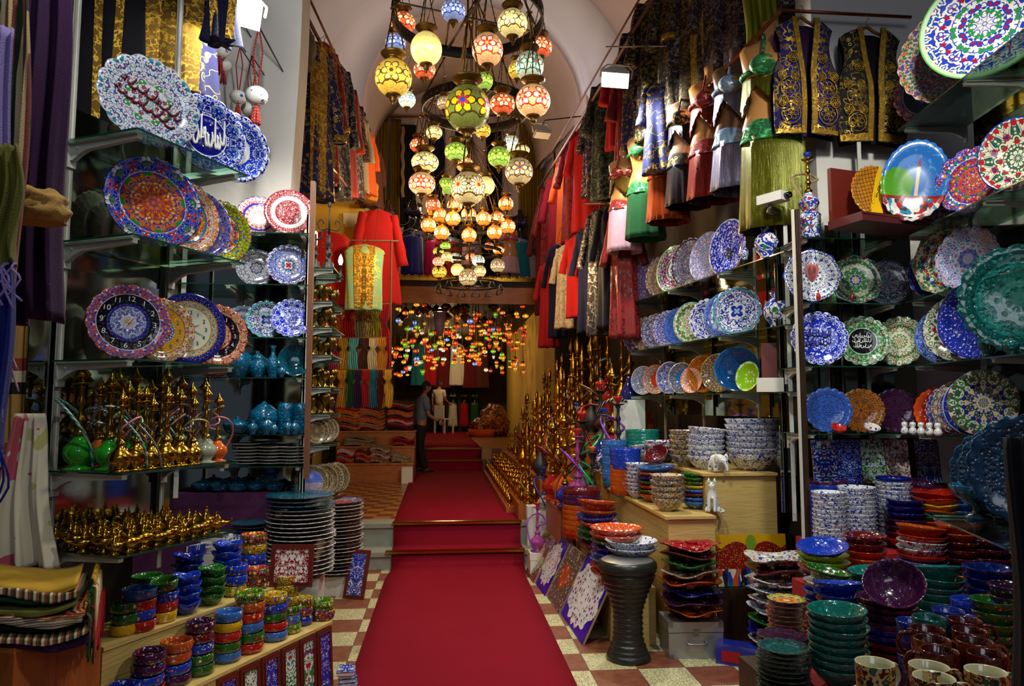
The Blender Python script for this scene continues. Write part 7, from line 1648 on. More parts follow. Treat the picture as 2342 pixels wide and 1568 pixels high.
pw=at(1833,900,4.55); o=empty('corner_post',(pw.x,4.55,0),(0,0,0),'brown wooden corner post between the two right displays','post'); B().box((-.012,-.03,0),(.018,.03,3.0)).obj('wood','dark_wood',o); B().box((-.03,-.02,0),(-.018,.0,3.0)).obj('white_strip','white_metal',o)
def Rp(m,px,si,R,lab,dyaw=-.25,shape='scallop',ov=1,roll=0,tilt=.06,d=.14,**k):
    p=hit(px,900,PRp(0,d),Vector(NR+(0,))); return stand_plate(m,0,p.y,RZ[si],R,face_yaw(px)+dyaw,tilt,shape,ov,roll,lab,X=p.x,**k)
k=Rp('pl_blue_dense',1673,2,.24,'white oval plate with blue tulips and small black script, nearest on top shelf',-.75,'round',.78,-.45,.0); calligraphy(k,'ink_black',.42,.35,3,12,.0,'calligraphy',.012,.015,).location=(.15,-.15,0)
Rp('pl_pale_mix',1624,2,.225,'pale pastel plate behind the blue tulip oval',-.75,'round',.85,-.4)
Rp('pl_dark_lace',1582,2,.235,'plate with dark lace rim, third on the top right shelf',-.75,'scallop',.9,-.4)
Rp('pl_ruby_green',1545,2,.235,'plate with big ruby flowers and green edge on the top shelf',-.75,'fine',.9,-.4)
Rp('pl_rust_mix',1517,2,.21,'rust toned floral plate, fifth on the top right shelf',-.7,'scallop',.92,-.4)
Rp('pl_violet_mix',1486,2,.225,'violet and gold plate, sixth on the top right shelf',-.7,'fine',.92,-.4)
Rp('pl_dark_flower',1458,2,.21,'dark floral plate at the inner end of the top right shelf',-.7,'scallop',.92,-.4)
Rp('pl_medallion',1690,1,.20,'large white plate with central blue medallion on the middle shelf',-.2,'scallop',1,0)
Rp('pl_blue_rim',1662,1,.19,'turquoise edged plate just behind the medallion plate',-.5,'round')
Rp('pl_white_navy',1621,1,.185,'white plate with navy leaves behind the turquoise edged one',-.6,'scallop')
Rp('pl_cream_flower',1584,1,.19,'cream plate with red and green flowers, fourth on middle shelf',-.6,'round')
Rp('pl_emboss_blue',1556,1,.18,'blue rimmed plate squeezed fifth on the middle right shelf',-.6,'fine')
Rp('pl_bowl_lace',1531,1,.18,'white lace plate with small flowers, sixth on middle shelf',-.6,'fine')
Rp('pl_lace_multi',1503,1,.18,'navy flowered plate, seventh on the middle right shelf',-.6,'scallop')
Rp('pl_rust_mix',1479,1,.178,'rusty flowered plate, eighth on the middle right shelf',-.6,'scallop')
Rp('pl_navy_dots',1458,1,.17,'bright blue dotted plate at the inner end of middle shelf',-.6,'scallop')
D=dict(deep=1,name='painted_bowl',cat='bowl',d=.14)
Rp('pl_bowl_ocean',1687,0,.18,'deep ocean blue bowl standing on edge on the lowest right shelf',-.15,'round',**D)
p=hit(1711,900,PRp(0,.05),Vector(NR+(0,))); stand_plate('pl_bowl_lime',0,p.y,RZ[0],.118,face_yaw(1711)-.6,.05,'round',.85,-.5,'small lime green bowl with white figures leaning in the blue one',X=p.x,deep=1,name='painted_bowl',cat='bowl')
Rp('pl_bowl_crackle',1645,0,.165,'brown crackled bowl just left of the ocean blue one',-.5,'round',d=.17,deep=1,name='painted_bowl',cat='bowl')
Rp('pl_bowl_orange',1610,0,.165,'glossy orange bowl on edge on the lowest right shelf',-.6,'round',**D)
Rp('pl_bowl_red_lace',1582,0,.115,'small orange red lace bowl below the glossy orange one',-.6,'round',deep=1,name='painted_bowl',cat='bowl',d=.08)
Rp('pl_bowl_bluebird',1560,0,.145,'bowl with sky blue centre and white figures',-.6,'round',**D)
Rp('pl_bowl_lace',1533,0,.155,'white rimmed bowl with fine flowers behind the sky blue one',-.6,'round',**D)
Rp('pl_bowl_coral',1500,0,.15,'bowl with bright orange red centre on the lowest right shelf',-.6,'round',**D)
Rp('pl_bowl_white_navy',1472,0,.15,'white bowl with navy flowers at inner end of lowest shelf',-.6,'round',**D)
# vases at the street end
p=PRp(.28,.12); vase('jar','vase_white',(at(1765,900,p.y).x,p.y,RZ[2]),1.55,'white floral vase with narrow neck at the end of top right shelf')
vase('tall','vase_white',(at(1738,900,p.y+.15).x-.13,p.y+.05,RZ[2]),.6,'small white and green vase beside the blue tulip oval')
vase('jar','vase_white',(at(1785,900,p.y).x,p.y,RZ[1]),1.75,'white vase with red medallion at the end of middle right shelf')
o=empty('camera_box',gat(1768,455,4.75),(0,0,.5),'small grey surveillance camera above the white vase','camera'); B().box((-.05,-.10,-.03),(.05,.10,.035)).obj('housing','plastic_white',o); B().tube([(0,-.10,0),(0,-.14,0)],.022,12).obj('lens','black_gloss',o); B().tube([(0,.02,-.03),(.0,.04,-.08),(.16,.06,-.08)],.014,8).obj('arm','steel',o)
# card box, framed panel, stripes on lowest shelf end
B().box((-.09,-.02,0),(.09,.02,.10)).obj('leaflet_box','paper',None,(at(1768,900,4.95).x-.02,4.95,RZ[0]+.001),(0,0,-.3),label='cream box with a round emblem beside the blue bowl',cat='box')
B().box((-.14,-.01,0),(.14,.01,.36)).obj('screen_panel','maroon_frame',None,(at(1790,900,5.0).x,5.0,RZ[0]+.001),(-.1,0,-.5),label='dark red wooden panel standing behind the cream box',cat='panel')
# ---------------- stepped pale wooden blocks on the right ----------------
def block(x0,x1,y0,y1,z,lab,ov=.03):
    o=empty('display_step',((x0+x1)/2,y0,0),(0,0,0),lab,'display stand'); w=(x1-x0)/2
    B().box((-w,0,0),(w,y1-y0,z-.02)).obj('body','pale_wood',o); B().box((-w-ov,-ov,z-.02),(w+.0,y1-y0,z)).obj('top_board','pale_wood_h',o)
block(1.95,2.50,5.30,7.3,1.19,'tallest pale wooden step carrying large white bowls')
block(1.60,1.94,5.10,7.3,.91,'middle pale wooden step carrying bowls and a cat figure')
block(1.24,1.58,5.60,6.80,.50,'low pale wooden step behind the leaning tiles')
def st(px,Y,z,R,h,n,step,mats,cols,where,kind='round',**k): stack(where,mats,at(px,900,Y).x,Y,z,R,h,n,step,kind,cols=cols,**k)
# on the tall block
st(1716,5.52,1.19,.205,.13,7,.045,['bw_white_multi','bw_white_blue'],['cream flowered','white and blue'],'the large white bowl stack on the tallest step')
st(1612,5.62,1.19,.15,.11,6,.042,['bw_white_blue'],['white and blue'],'the white bowl stack left of the largest',tiltlast=(.02,.08))
st(1563,5.9,1.19,.13,.1,6,.04,['bw_dark_multi'],['dark patterned'],'the dark patterned stack on the tallest step')
st(1800,5.42,1.19,.13,.12,5,.045,['bw_white_blue'],['white and blue'],'the white stack half behind the corner post')
st(1512,6.35,1.19,.155,.10,4,.03,['bw_navy','bw_purple','bw_white_multi'],['navy','purple','flower patterned'],'the low navy stack at the back')
st(1585,6.6,1.19,.23,.09,4,.035,['bw_navy','bw_purple','bw_orange','bw_red'],['navy','purple','orange','red'],'the wide shallow stack at the back',tiltlast=(.0,-.1),kind='flared')
st(1468,7.0,1.05,.17,.09,10,.035,['bw_orange']*5+['bw_teal'],['orange']*5+['teal'],'the orange and teal stack below the lowest shelf',kind='straight')
st(1638,7.05,1.19,.24,.08,5,.04,['bw_purple','bw_purple','bw_teal'],['purple','purple','teal'],'the broad teal stack below the glass shelf',kind='straight')
st(1668,6.5,1.19,.2,.1,3,.04,['bw_purple'],['dark purple'],'the dark purple stack below the glass shelf')
for i in range(3):
    x=at(1690+50*i,900,6.9).x
    for j in range(11):
        m,c=tex[(j*5+i)%12]; o=mobj('folded_textile',fold_mesh(.24,.2,.03,j),m,loc=(x,6.9,1.20+.031*j)); props(o,f'{c} folded textile, {nth(10-j,"topmost")} of the {["left","middle","right"][i]} pile under the glass shelf','textile','folded textiles under the right glass shelf')
B().box((at(1412,900,7.25).x,7.25,1.0),(at(1475,900,7.25).x,7.5,1.75)).obj('white_box','plastic_white',None,label='large white carton left under the lowest glass shelf',cat='box')
# middle block
st(1522,5.35,.91,.125,.10,5,.042,['bw_dark_multi'],['dark lacy'],'the dark lacy bowl stack at the front of middle step')
st(1588,5.45,.91,.115,.06,8,.03,['bwf_sky','bwf_sky','bwf_maroon','bwf_sky','bwf_yellow','bwf_green','bwf_green','bw_green'],['pale blue','sky blue','maroon','light blue','yellow','green','green','dark green'],'the green topped stack beside the cat',kind='flared')
st(1498,5.85,.91,.16,.07,7,.035,['bwf_orange','bwf_green','bwf_red','bwf_green','bwf_navy','bwf_orange','bw_sky'],['orange','green','red','green','navy','orange','sky blue'],'the multicoloured shallow stack on middle step',kind='flared',tiltlast=(.03,.06))
st(1455,6.1,.91,.10,.07,8,.032,['bw_white_blue'],['white and blue'],'the small white stack on middle step')
st(1428,6.35,.91,.14,.08,10,.036,['bw_orange']*6+['bw_blue'],['orange']*6+['bright blue'],'the blue over orange stack on middle step',kind='straight')
st(1404,6.95,.91,.125,.06,16,.026,['bw_turq','bw_sky'],['blue','light blue'],'the tall stack of light blue bowls at the back',kind='straight')
st(1470,6.6,1.19,.13,.07,3,.03,['bw_white_blue'],['white and blue'],'the trio of white bowls above the blue stack',tiltlast=(0,-.15))
X=at(1504,900,5.95).x; bowl('bw_maroon',(X,5.95,1.245),.10,.075,rot=(.5,-.55,0),label='dark red patterned bowl lying tilted on the shallow stack') 
# low block and floor
st(1328,6.62,.50,.175,.07,9,.046,['bw_red','bw_orange','bw_orange','bw_orange','bw_orange','bw_orange','bw_purple','bw_purple','bw_maroon'],['red','orange','orange','orange','orange','orange','purple','purple','dark red patterned'],'the purple topped orange stack',kind='straight')
st(1362,6.0,.50,.175,.08,7,.052,['bwf_maroon','bwf_green','bwf_green','bwf_red','bwf_blue','bwf_orange','bw_orange_lace'],['maroon','green','lime green','red','blue','orange','orange with white flowers'],'the tilting stack of painted bowls',kind='flared',tiltlast=(.05,-.12),tilt_all=.1)
st(1406,5.36,.40,.195,.09,8,.044,['bwf_red','bwf_red','bwf_sky','bwf_blue','bwf_navy','bwf_green','bw_orange_lace','bw_orange_lace'],['red','red','sky blue','blue','navy','green rimmed','orange rimmed','orange lacy'],'the orange topped stack behind the drum')
B().box((1.21,5.18,0),(1.52,5.56,.395)).obj('low_crate','pale_wood',None,label='low crate under the orange topped stack behind the drum',cat='crate')
st(1440,5.11,.62,.185,.085,2,.045,['bw_white_blue'],['white and blue'],'the pair of oval white bowls over the drum')
B().box((1.22,5.08,.0),(1.44,5.14,.615)).obj('narrow_crate','pale_wood',None,label='narrow crate hidden behind the drum under two white bowls',cat='crate')
for i,(x,y,s,l) in enumerate([(1.49,6.5,.95,'white and blue vase beside the blue over orange stack'),(1.50,6.3,.7,'small white vase in front of the tall white and blue one')]):
    vase('jar','vase_white',(x,y,.501),s*1.7,l)
# cat and elephant figures
def cat_fig(p,s,rz):
    o=empty('ceramic_cat',p,(0,0,rz),'white ceramic cat with blue flowers sitting on the middle step','figurine'); o.scale=(s,)*3
    skin_body([(0,.03,.03),(0,.02,.08),(0,-.005,.14),(0,-.015,.175),(0,-.03,.215),(0,-.045,.222),(.022,-.035,.11),(.022,-.045,.05),(.022,-.055,.008),(-.022,-.035,.11),(-.022,-.045,.05),(-.022,-.055,.008),(.04,.02,.03),(.045,-.03,.012),(-.04,.02,.03),(-.045,-.03,.012)],[(0,1),(1,2),(2,3),(3,4),(4,5),(2,6),(6,7),(7,8),(2,9),(9,10),(10,11),(0,12),(12,13),(0,14),(14,15)],[.05,.05,.036,.024,.034,.026,.016,.012,.013,.016,.012,.013,.024,.014,.024,.014],'body','cat_white',o)
    for sx in (-1,1): B().lathe([(.014,0),(.010,.014),(0,.032)],8).obj('ear','cat_white',o,(sx*.022,-.025,.236))
    e=B()
    for sx in (-1,1): e.ball((sx*.014,-.064,.226),(.005,.004,.004),6,4)
    e.obj('eyes','ink_black',o); B().tube(cr([(.03,.06,.03),(.07,.05,.015),(.08,0,.012),(.06,-.03,.012)],5),[.012]*12+[.009]*4,6).obj('tail','cat_white',o)
cat_fig((at(1624,900,5.22).x,5.22,.912),.95,-.5)
def elephant(p,s,rz):
    o=empty('ceramic_elephant',p,(0,0,rz),'small white ceramic elephant beside the large white bowls','figurine'); o.scale=(s,)*3
    skin_body([(0,.05,.09),(0,0,.10),(0,-.06,.115),(0,-.10,.09),(0,-.115,.05),(0,-.12,.015),(.032,.05,.04),(.034,.055,.006),(-.032,.05,.04),(-.034,.055,.006),(.032,-.02,.05),(.034,-.02,.006),(-.032,-.02,.05),(-.034,-.02,.006)],[(0,1),(1,2),(2,3),(3,4),(4,5),(0,6),(6,7),(0,8),(8,9),(1,10),(10,11),(1,12),(12,13)],[.052,.056,.042,.022,.015,.012,.024,.02,.024,.02,.022,.02,.022,.02],'body','cat_white',o)
    for sx in (-1,1): B().ball((sx*.048,-.045,.115),(.008,.028,.034),8,6).obj('ear','cat_white',o)
elephant((at(1637,900,5.33).x,5.33,1.191),.95,.3)
# leaning tile pictures on the floor
def board(w,h,m,label,name='tile_picture',t=.02,fm='cardboard'):
    o=empty(name,(0,0,0),(0,0,0),label,'tile picture'); B().box((-w/2,.004,-h/2),(w/2,t,h/2)).obj('backing',fm,o); B().box((-w/2,-h/2,-.003),(w/2,h/2,.003)).obj('picture',m,o,(0,.001,0),(PI/2,0,0)); return o
def quadboard(bl,br,h,m,lab,tilt,**k):
    """lower corners on the floor given as points"""
    bl=Vector(bl);br=Vector(br); w=(br-bl).length; yaw=math.atan2(br.y-bl.y,br.x-bl.x); o=board(w,h,m,lab,**k); c=(bl+br)/2; lean(o,c.x,c.y,c.z,h,yaw,tilt); return o
for (far_,near_,h,m,l) in (((.845,7.5),(.865,7.02),.46,'ti_carpet_brown','tile picture of a brown carpet leaning nearest to the steps'),((.885,7.04),(.91,6.54),.50,'ti_carpet_blue','tile picture of a blue carpet with white medallion, third from drum'),((.925,6.58),(.95,6.0),.50,'ti_carpet_rust','tile picture of a rust and green carpet, second from the drum'),((.965,6.02),(.99,5.22),.53,'ti_carpet_white','large blue and white tile picture leaning nearest to the drum')):
    quadboard(far_+(.004,),near_+(.004,),h,m,l,.46)
# painted village picture
o=quadboard((1.97,5.14,.40),(2.50,5.14,.40),.36,'painting_village','painting of a village scene with red trees and a yellow sky',.12,name='village_painting'); B().box((1.95,5.1,0),(2.5,5.25,.395)).obj('low_crate','dark_wood',None,label='dark crate hidden below the village painting',cat='crate')
# goblet drum
dr=empty('goblet_drum',(at(1437,1480,4.92).x,4.92,0),(0,0,0),'dark ribbed goblet drum standing on the tiled floor','drum')
def rib_(i,t,r,z): return (r,z)
pr=[(0,0),(.145,0),(.15,.01),(.145,.03),(.14,.04)]
for i in range(61):
    z=.05+.53*i/60; u=z; r_=(.098+.03*math.exp(-((z-.05)/.06)**2)) if z<.30 else .098+.085*min(1,((z-.30)/.24))**1.3; pr.append((r_+.004*math.sin(i*1.57),z))
pr+=[(.195,.585),(.20,.60),(.198,.635),(.185,.65),(.18,.655)]
_MF['drum_shell']=None
plain('drum_shell','#34352f',.3,.55,nz=.5,nscale=14)
B().lathe(pr,48).obj('shell','drum_shell',dr); B().lathe([(0,.655),(.17,.655),(.182,.648),(.182,.640),(0,.640)],40).obj('drum_skin','steel',dr)
# metal case under dishes
def metal_case(p,w,d,h,rz):
    o=empty('metal_case',p,(0,0,rz),'silver grey metal case with handle under the stacked dishes','case'); B().box((-w/2,-d/2,0),(w/2,d/2,h*.7)).obj('body','aluminium',o); B().box((-w/2-.003,-d/2-.003,h*.72),(w/2+.003,d/2+.003,h)).obj('lid','aluminium',o)
    b=B()
    for sx in (-1,1):
        for z in (0.0,h-.03): b.box((sx*w/2-(.03 if sx>0 else -.0)-.002,-d/2-.006,z),(sx*w/2+(.002 if sx>0 else .03),-d/2,z+.03))
    b.obj('corner_guards','steel',o); B().tube(cr([(-.06,-d/2,h*.48),(-.06,-d/2-.035,h*.44),(0,-d/2-.04,h*.43),(.06,-d/2-.035,h*.44),(.06,-d/2,h*.48)],4),.008,8).obj('handle','steel',o); B().box((-.02,-d/2-.008,h*.62),(.02,-d/2,h*.8)).obj('latch','steel',o)
metal_case((at(1566,900,5.02).x,5.0,0),.37,.26,.24,-.05) 
# divided snack dishes with wavy edge
def dish_mesh():
    if 'dish' in _me: return _me['dish']
    def rf(i,t,r,z): q=abs(math.sin(t*3)); a=min(1,r/.17); return r*(1+.16*a*a*q),z+.016*a*a*math.sin(t*3+.5)
    b=B().lathe([(0,.0),(.10,.0),(.12,.006),(.175,.03),(.19,.04),(.185,.044),(.165,.036),(.11,.014),(0,.012)],54,rf=rf); _me['dish']=b.mesh('dish')
    c=B()
    for i in range(5): a=TAU*i/5; c.lathe([(0,-.026),(.03,-.026),(.045,-.004),(.052,.012),(.05,.013),(.04,.0),(.02,-.018),(0,-.018)],16,mat=Matrix.Translation((.105*math.cos(a),.105*math.sin(a),.02)))
    _me['dishc']=c.mesh('cups'); return b
dish_mesh()
def dishes(px,Y,z,n,step,cols,where,s=1.0):
    X=at(px,900,Y).x
    for i in range(n):
        m,c=cols[i%len(cols)]; o=empty('divided_dish',(X+RND.uniform(-.008,.008),Y,z+.028*s+i*step),(RND.uniform(-.04,.04),RND.uniform(-.05,.05),RND.random()*6),f'{c} divided dish, {nth(n-1-i,"topmost")} in {where}','dish','divided dishes stacked on the right'); o.scale=(s,s,s)
        mobj('dish_plate',_me['dish'],'bw_'+m if m in('purple','navy','green','maroon','orange') else m,o); mobj('dish_cups',_me['dishc'],'bwf_'+m if m in('purple','navy','green','maroon','orange') else m,o)
dishes(1572,4.98,.245,8,.062,[('orange','orange'),('purple','purple'),('navy','navy'),('orange','light orange'),('bw_dark_multi','speckled'),('green','green'),('maroon','wine'),('bw_red_cream_dish','red and cream')],'the stack on the metal case',.98)
dishes(1768,4.72,.10,9,.066,[('bw_white_multi','white'),('navy','blue'),('green','green'),('bw_white_blue','white lacy'),('bw_white_multi','white flowered'),('bw_white_blue','white and blue'),('bw_white_multi','cream'),('maroon','dark red'),('bw_white_multi','flowered')],'the stack left of the corner post',.98)
B().box((2.0,4.55,0),(2.3,4.9,.10)).obj('low_crate','dark_wood',None,label='dark crate under the right dish stack',cat='crate')
o=empty('blue_carton',(at(1690,1480,4.75).x,4.75,0),(0,0,-.6),'small blue and red carton on the floor between the dish stacks','box'); B().box((-.14,-.06,0),(.14,.06,.13)).obj('body','blue_glass',o); B().box((-.10,-.062,.02),(.02,-.059,.09)).obj('red_patch','red_box',o)
# ---------------- right front display: frontal shelves and side shelves ----------------
GX0,GX1,GY=2.38,3.06,4.62
GZ=[1.51,1.956,2.38,2.82]
for z,w in zip(GZ,['lowest frontal glass shelf at right with blue and orange plates','second frontal glass shelf at right with script plates','third frontal glass shelf at right with octagonal plates','top frontal glass shelf at right with a ceramic hookah']):
    shelf((GX0,GY-.06),(1,0),(0,-1),0,GX1-GX0,.34,z,w,2)
SU=(-.155,-.988); SN=(-.988,.155); SP=(3.06,4.50); SZ=[1.14,1.51,1.956,2.38,2.82,3.56]
for i,z in enumerate(SZ):
    if i==0: continue
    shelf(SP,SU,SN,0,1.75 if i in(0,2,4) else 1.5,.42,z,f'side glass shelf on the far right, {nth(i-1,"lowest")} from below',3)
upright(2.42,4.86,.9,3.2,0,'white slotted upright of the right frontal shelves beside the post'); upright(3.0,4.86,.9,3.9,0,'white slotted upright of the right frontal shelves at the corner')
B().box((2.36,4.92,.95),(3.4,4.93,3.0)).obj('mirror_panel','mirror',None,label='mirror behind the right frontal shelves',cat='mirror')
p=Vector(SP+(0,))-Vector(SN+(0,))*.47; B().box((0,0,0),(1.9,.008,2.9)).obj('mirror_panel','mirror',None,(p.x+.03,p.y,.95),(0,0,math.atan2(SU[1],SU[0])),label='mirror behind the far right side shelves',cat='mirror')
def Gp(m,px,si,R,lab,y=0,sh='scallop',yaw=0,tilt=.12,**k): return stand_plate(m,px,GY+y,GZ[si],R,face_yaw(px)*.6+yaw,tilt,sh,label=lab,**k)
k=Gp('pl_octagon',1867,2,.185,'octagonal white plate with one big red tulip',-.02,'octagon')
b=B(); 
def petal(b,a,L,w,z=.03): 
    n=8; L_=[];R_=[]
    for i in range(n+1):
        t=i/n; c=Vector((L*t*math.sin(a*(1-.5*t)),-.22+L*t*math.cos(a*(1-.6*t)),z)); ww=w*math.sin(PI*min(1,t*1.02))**.8
        L_.append((c.x-ww,c.y,z)); R_.append((c.x+ww,c.y,z))
    b.grid([L_,R_])
for a,w in ((-.5,.07),(.5,.07),(0,.10),(-.25,.06),(.25,.06)): petal(b,a,.72,w*1.25,.012)
b.obj('red_tulip','red_box',k)
Gp('pl_cream_flower',1968,2,.175,'white floral octagonal plate behind the red tulip one',.05,'octagon')
Gp('pl_dark_flower',2040,2,.165,'dark shaded floral plate near the corner of third shelf',.08,'octagon')
k=Gp('pl_blue_dense',1878,1,.185,'scalloped white plate with a navy script in its middle',-.02,'scallop'); calligraphy(k,'ink_navy',.8,.6,2,31,.0,'calligraphy',.018,.024)
k=Gp('pl_turq_calli',1978,1,.175,'green and white plate with white script on a black centre',.03,'scallop'); calligraphy(k,'ink_white',.62,.62,3,33,.0,'calligraphy',.012,.016)
Gp('pl_cream_flower',2062,1,.175,'cream plate with leaf sprays near the display corner',.03,'scallop',-.5)
Gp('pl_emboss_blue',1893,0,.152,'light blue embossed plate at the left of lowest frontal shelf',-.02,'scallop')
Gp('pl_emboss_orange',1968,0,.15,'brown orange embossed plate beside the light blue one',.03,'fine')
Gp('pl_emboss_purple',2046,0,.15,'dark purple embossed plate, third on the lowest frontal shelf',.03,'scallop')
def figbowl(px,Y,z,m,lab,s=1): X=at(px,900,Y).x; o=mobj('shell_dish',lathe_mesh('shell',[(0,0),(.02,0),(.03,.008),(.05,.03),(.055,.045),(.05,.043),(.028,.012),(0,.008)],20),m,loc=(X,Y,z+.012),rot=(.5,0,0),scale=s); props(o,lab,'dish')
figbowl(1912,4.52,GZ[0],'bw_red','small orange shell dish before the light blue plate',.9); figbowl(1988,4.52,GZ[0],'bw_white_multi','small floral shell dish before the orange plate',.95)
for px,m,l in ((1880,'bw_red','tiny red vase before the tulip plate'),(1917,'bw_green','tiny green vase before the tulip plate'),(1958,'bw_maroon','tiny red vase before the second octagonal plate')): vase('tall','bw_red' if m=='bw_red' else m,(at(px,900,4.5).x,4.5,GZ[2]),.32,l)
for i in range(5):
    X=at(2070+14*i,900,4.40-.05*i).x; o=mobj('figurine',lathe_mesh('animal',[(0,0),(.02,0),(.028,.02),(.02,.045),(.012,.05),(.022,.065),(.018,.085),(0,.09)],12),'cat_white',loc=(X,4.42-.07*i,SZ[1]+.001 if X>3.0 else GZ[0]+.001),scale=.9); props(o,f'small white painted animal figure, {nth(i)} from the left near the display corner','figurine','small animal figures at the corner')
# mug and ceramic hookah on the top shelf
X=at(1869,900,4.6).x
B().lathe([(0,0),(.07,0),(.075,.01),(.073,.15),(.077,.165),(.07,.17),(.065,.165),(.065,.01),(0,.01)],28).obj('painted_jar','vase_white',None,(X,4.62,GZ[3]),label='wide white floral jar under the ceramic hookah',cat='jar')
hookah((X,4.62,GZ[3]+.171),1.12,'vase_white','gold_brass','blue and white ceramic hookah with beige hose on the top frontal shelf','rope',2,'blue_glass',rz=.6)
# vests on hangers
def vest(px,Y,ztop,w,h,m,trim,lab,seed,lin='cl_plum'):
    """front closed halves with open middle, back panel, hanger"""
    X=at(px,900,Y).x; o=empty('embroidered_vest',(X,Y,ztop),(0,0,0),lab,'vest')
    for s in (-1,1):
        n=24; Lr=[];Rr=[];Lb=[];Rb=[]
        for i in range(n+1):
            v=i/n; z=-h*v; xi=s*w*(.14+.0*v) if v<.03 else s*w*(.15-.11*min(1,v/.5)); 
            xo=s*w*(.40 if v<.03 else (.5-.10*math.sin(min(1,v/.42)*PI) if v<.42 else .5+.03*(v-.42)))
            if v>.42: xo=s*w*(.5+.04*math.sin((v-.42)*5)); 
            z0=z+(-.05*(1-abs(xo)/(w*.5)) if v==0 else 0)
            y=-.05-.02*math.sin(v*PI)-.008*math.sin(v*9+seed); 
            Lr.append((xi,y-.01,z)); Rr.append((xo,y+.02,z-(.045 if v<.05 else .045*(1-v)))); Lb.append((xi,y,z)); Rb.append((xo,y+.032,z-(.045 if v<.05 else .045*(1-v))))
        mid=[tuple((Vector(a)+Vector(b))/2+Vector((0,-.012,0))) for a,b in zip(Lr,Rr)]
        b=B(); b.grid([Lr,mid,Rr]).grid([Lb,Rb],flip=True).grid([Lr,Lb]).grid([Rr,Rb]); b.grid([[Lr[0],Rr[0]],[Lb[0],Rb[0]]],smooth=False).grid([[Lr[-1],mid[-1],Rr[-1]],[Lb[-1],tuple((Vector(Lb[-1])+Vector(Rb[-1]))/2),Rb[-1]]]); b.obj('front_panel',m,o)
        t=B(); e=w*.085; P=[(x,y-.004,z) for x,y,z in Lr]; t.grid([P,[(x+s*e,y-.003,z) for x,y,z in P]]).grid([[(x,y+.006,z) for x,y,z in P],[(x+s*e,y+.006,z) for x,y,z in P]],flip=True)
        q=Lr[-1]; q2=Rr[-1]; t.grid([[(q[0],q[1]-.006,q[2]+.0),(mid[-1][0],mid[-1][1]-.006,mid[-1][2]),(q2[0],q2[1]-.006,q2[2])],[(q[0],q[1]-.006,q[2]+.06),(mid[-1][0],mid[-1][1]-.006,mid[-1][2]+.06),(q2[0],q2[1]-.006,q2[2]+.06)]]); t.obj('gold_trim',trim,o)
        # round flowers in gold cord
        for (fx,fz,r) in ((.30,.62,.07),(.30,.84,.07),(.24,.36,.035),(.42,.52,.03),(.42,.74,.035),(.22,.52,.03),(.20,.74,.03)):
            c=B(); x=s*w*fx; zc=-h*fz; yy=-.082
            for k2 in range(6): a=TAU*k2/6; c.tube([(x+r*.5*math.cos(a)+r*.25*math.cos(b2),yy,zc+r*.5*math.sin(a)+r*.25*math.sin(b2)) for b2 in [TAU*j/8 for j in range(8)]],.003,4,closed=True)
            c.tube([(x+r*math.cos(b2),yy,zc+r*math.sin(b2)*1.1) for b2 in [TAU*j/18 for j in range(18)]],.0035,4,closed=True)
            c.ball((x,yy,zc),(r*.2,.004,r*.2),8,5).obj('cord_flower','em_gold_gold',o)
    n=10; rows=[];rw2=[]
    for i in range(n+1):
        v=i/n; z=-h*v*.98; ww=w*(.40 if v<.05 else (.46-.05*math.sin(min(1,v/.45)*PI) if v<.45 else .5)); rows.append([(-ww,.03,z-.04),(-ww*.4,.05,z-.0),(ww*.4,.05,z),(ww,.03,z-.04)]); rw2.append([(x,y+.008,z2) for x,y,z2 in rows[-1]])
    b=B(); b.grid(rows).grid(rw2,flip=True); b.obj('back_panel',lin,o)
    b=B().tube(cr([(-w*.38,0,-.05),(-w*.12,0,.0),(0,0,.035),(w*.12,0,.0),(w*.38,0,-.05)],5),.012,8); b.obj('hanger','hanger_wood',o); B().tube(cr([(0,0,.035),(0,0,.08),(.02,0,.10),(.012,0,.125),(-.01,0,.125)],4),.0025,5).obj('hook','steel',o)
    return o
zt=at(1860,52,4.85).z; vest(1862,4.85,zt,.46,.86,'em_purple_gold','em_gold_gold','dark purple vest with gold embroidery on a wooden hanger',1)
vest(2018,4.9,zt-.02,.50,.86,'em_black_gold','em_gold_gold','black vest with gold embroidery hanging right of the purple one',2,'cl_black')
B().tube([(2.45,4.93,zt+.13),(3.5,4.93,zt+.13)],.013,8).obj('vest_rail','copper_rod',None,label='horizontal rail from which the two embroidered vests hang',cat='rail')
# tray in its box, mosque plate
o=empty('presentation_box',(at(2010,500,4.3).x,4.30,GZ[3]+.002),(0,0,.25),'maroon box with gold line lying open on the top frontal shelf','box'); B().box((-.28,-.14,0),(.30,.14,.055)).obj('body','maroon_box',o); B().box((-.282,-.143,.04),(.302,-.139,.045)).obj('gold_line','gold_brass',o); B().box((-.28,.10,.05),(.30,.13,.40)).obj('lid','maroon_frame',o)
stand_plate('tray_interior',0,4.28,GZ[3]+.06,.19,.1,.2,'fine',.85,-.6,'oval tray with a golden lattice and drapery picture leaning in the box',name='painted_tray',cat='tray',X=at(2000,500,4.28).x)
stand_plate('painting_mosque',0,4.15,GZ[3]+.002,.27,-.55,.08,'fine',.72,-.15,'oval plate painted with a minaret, blue sky and green tree',X=at(2096,500,4.15).x)
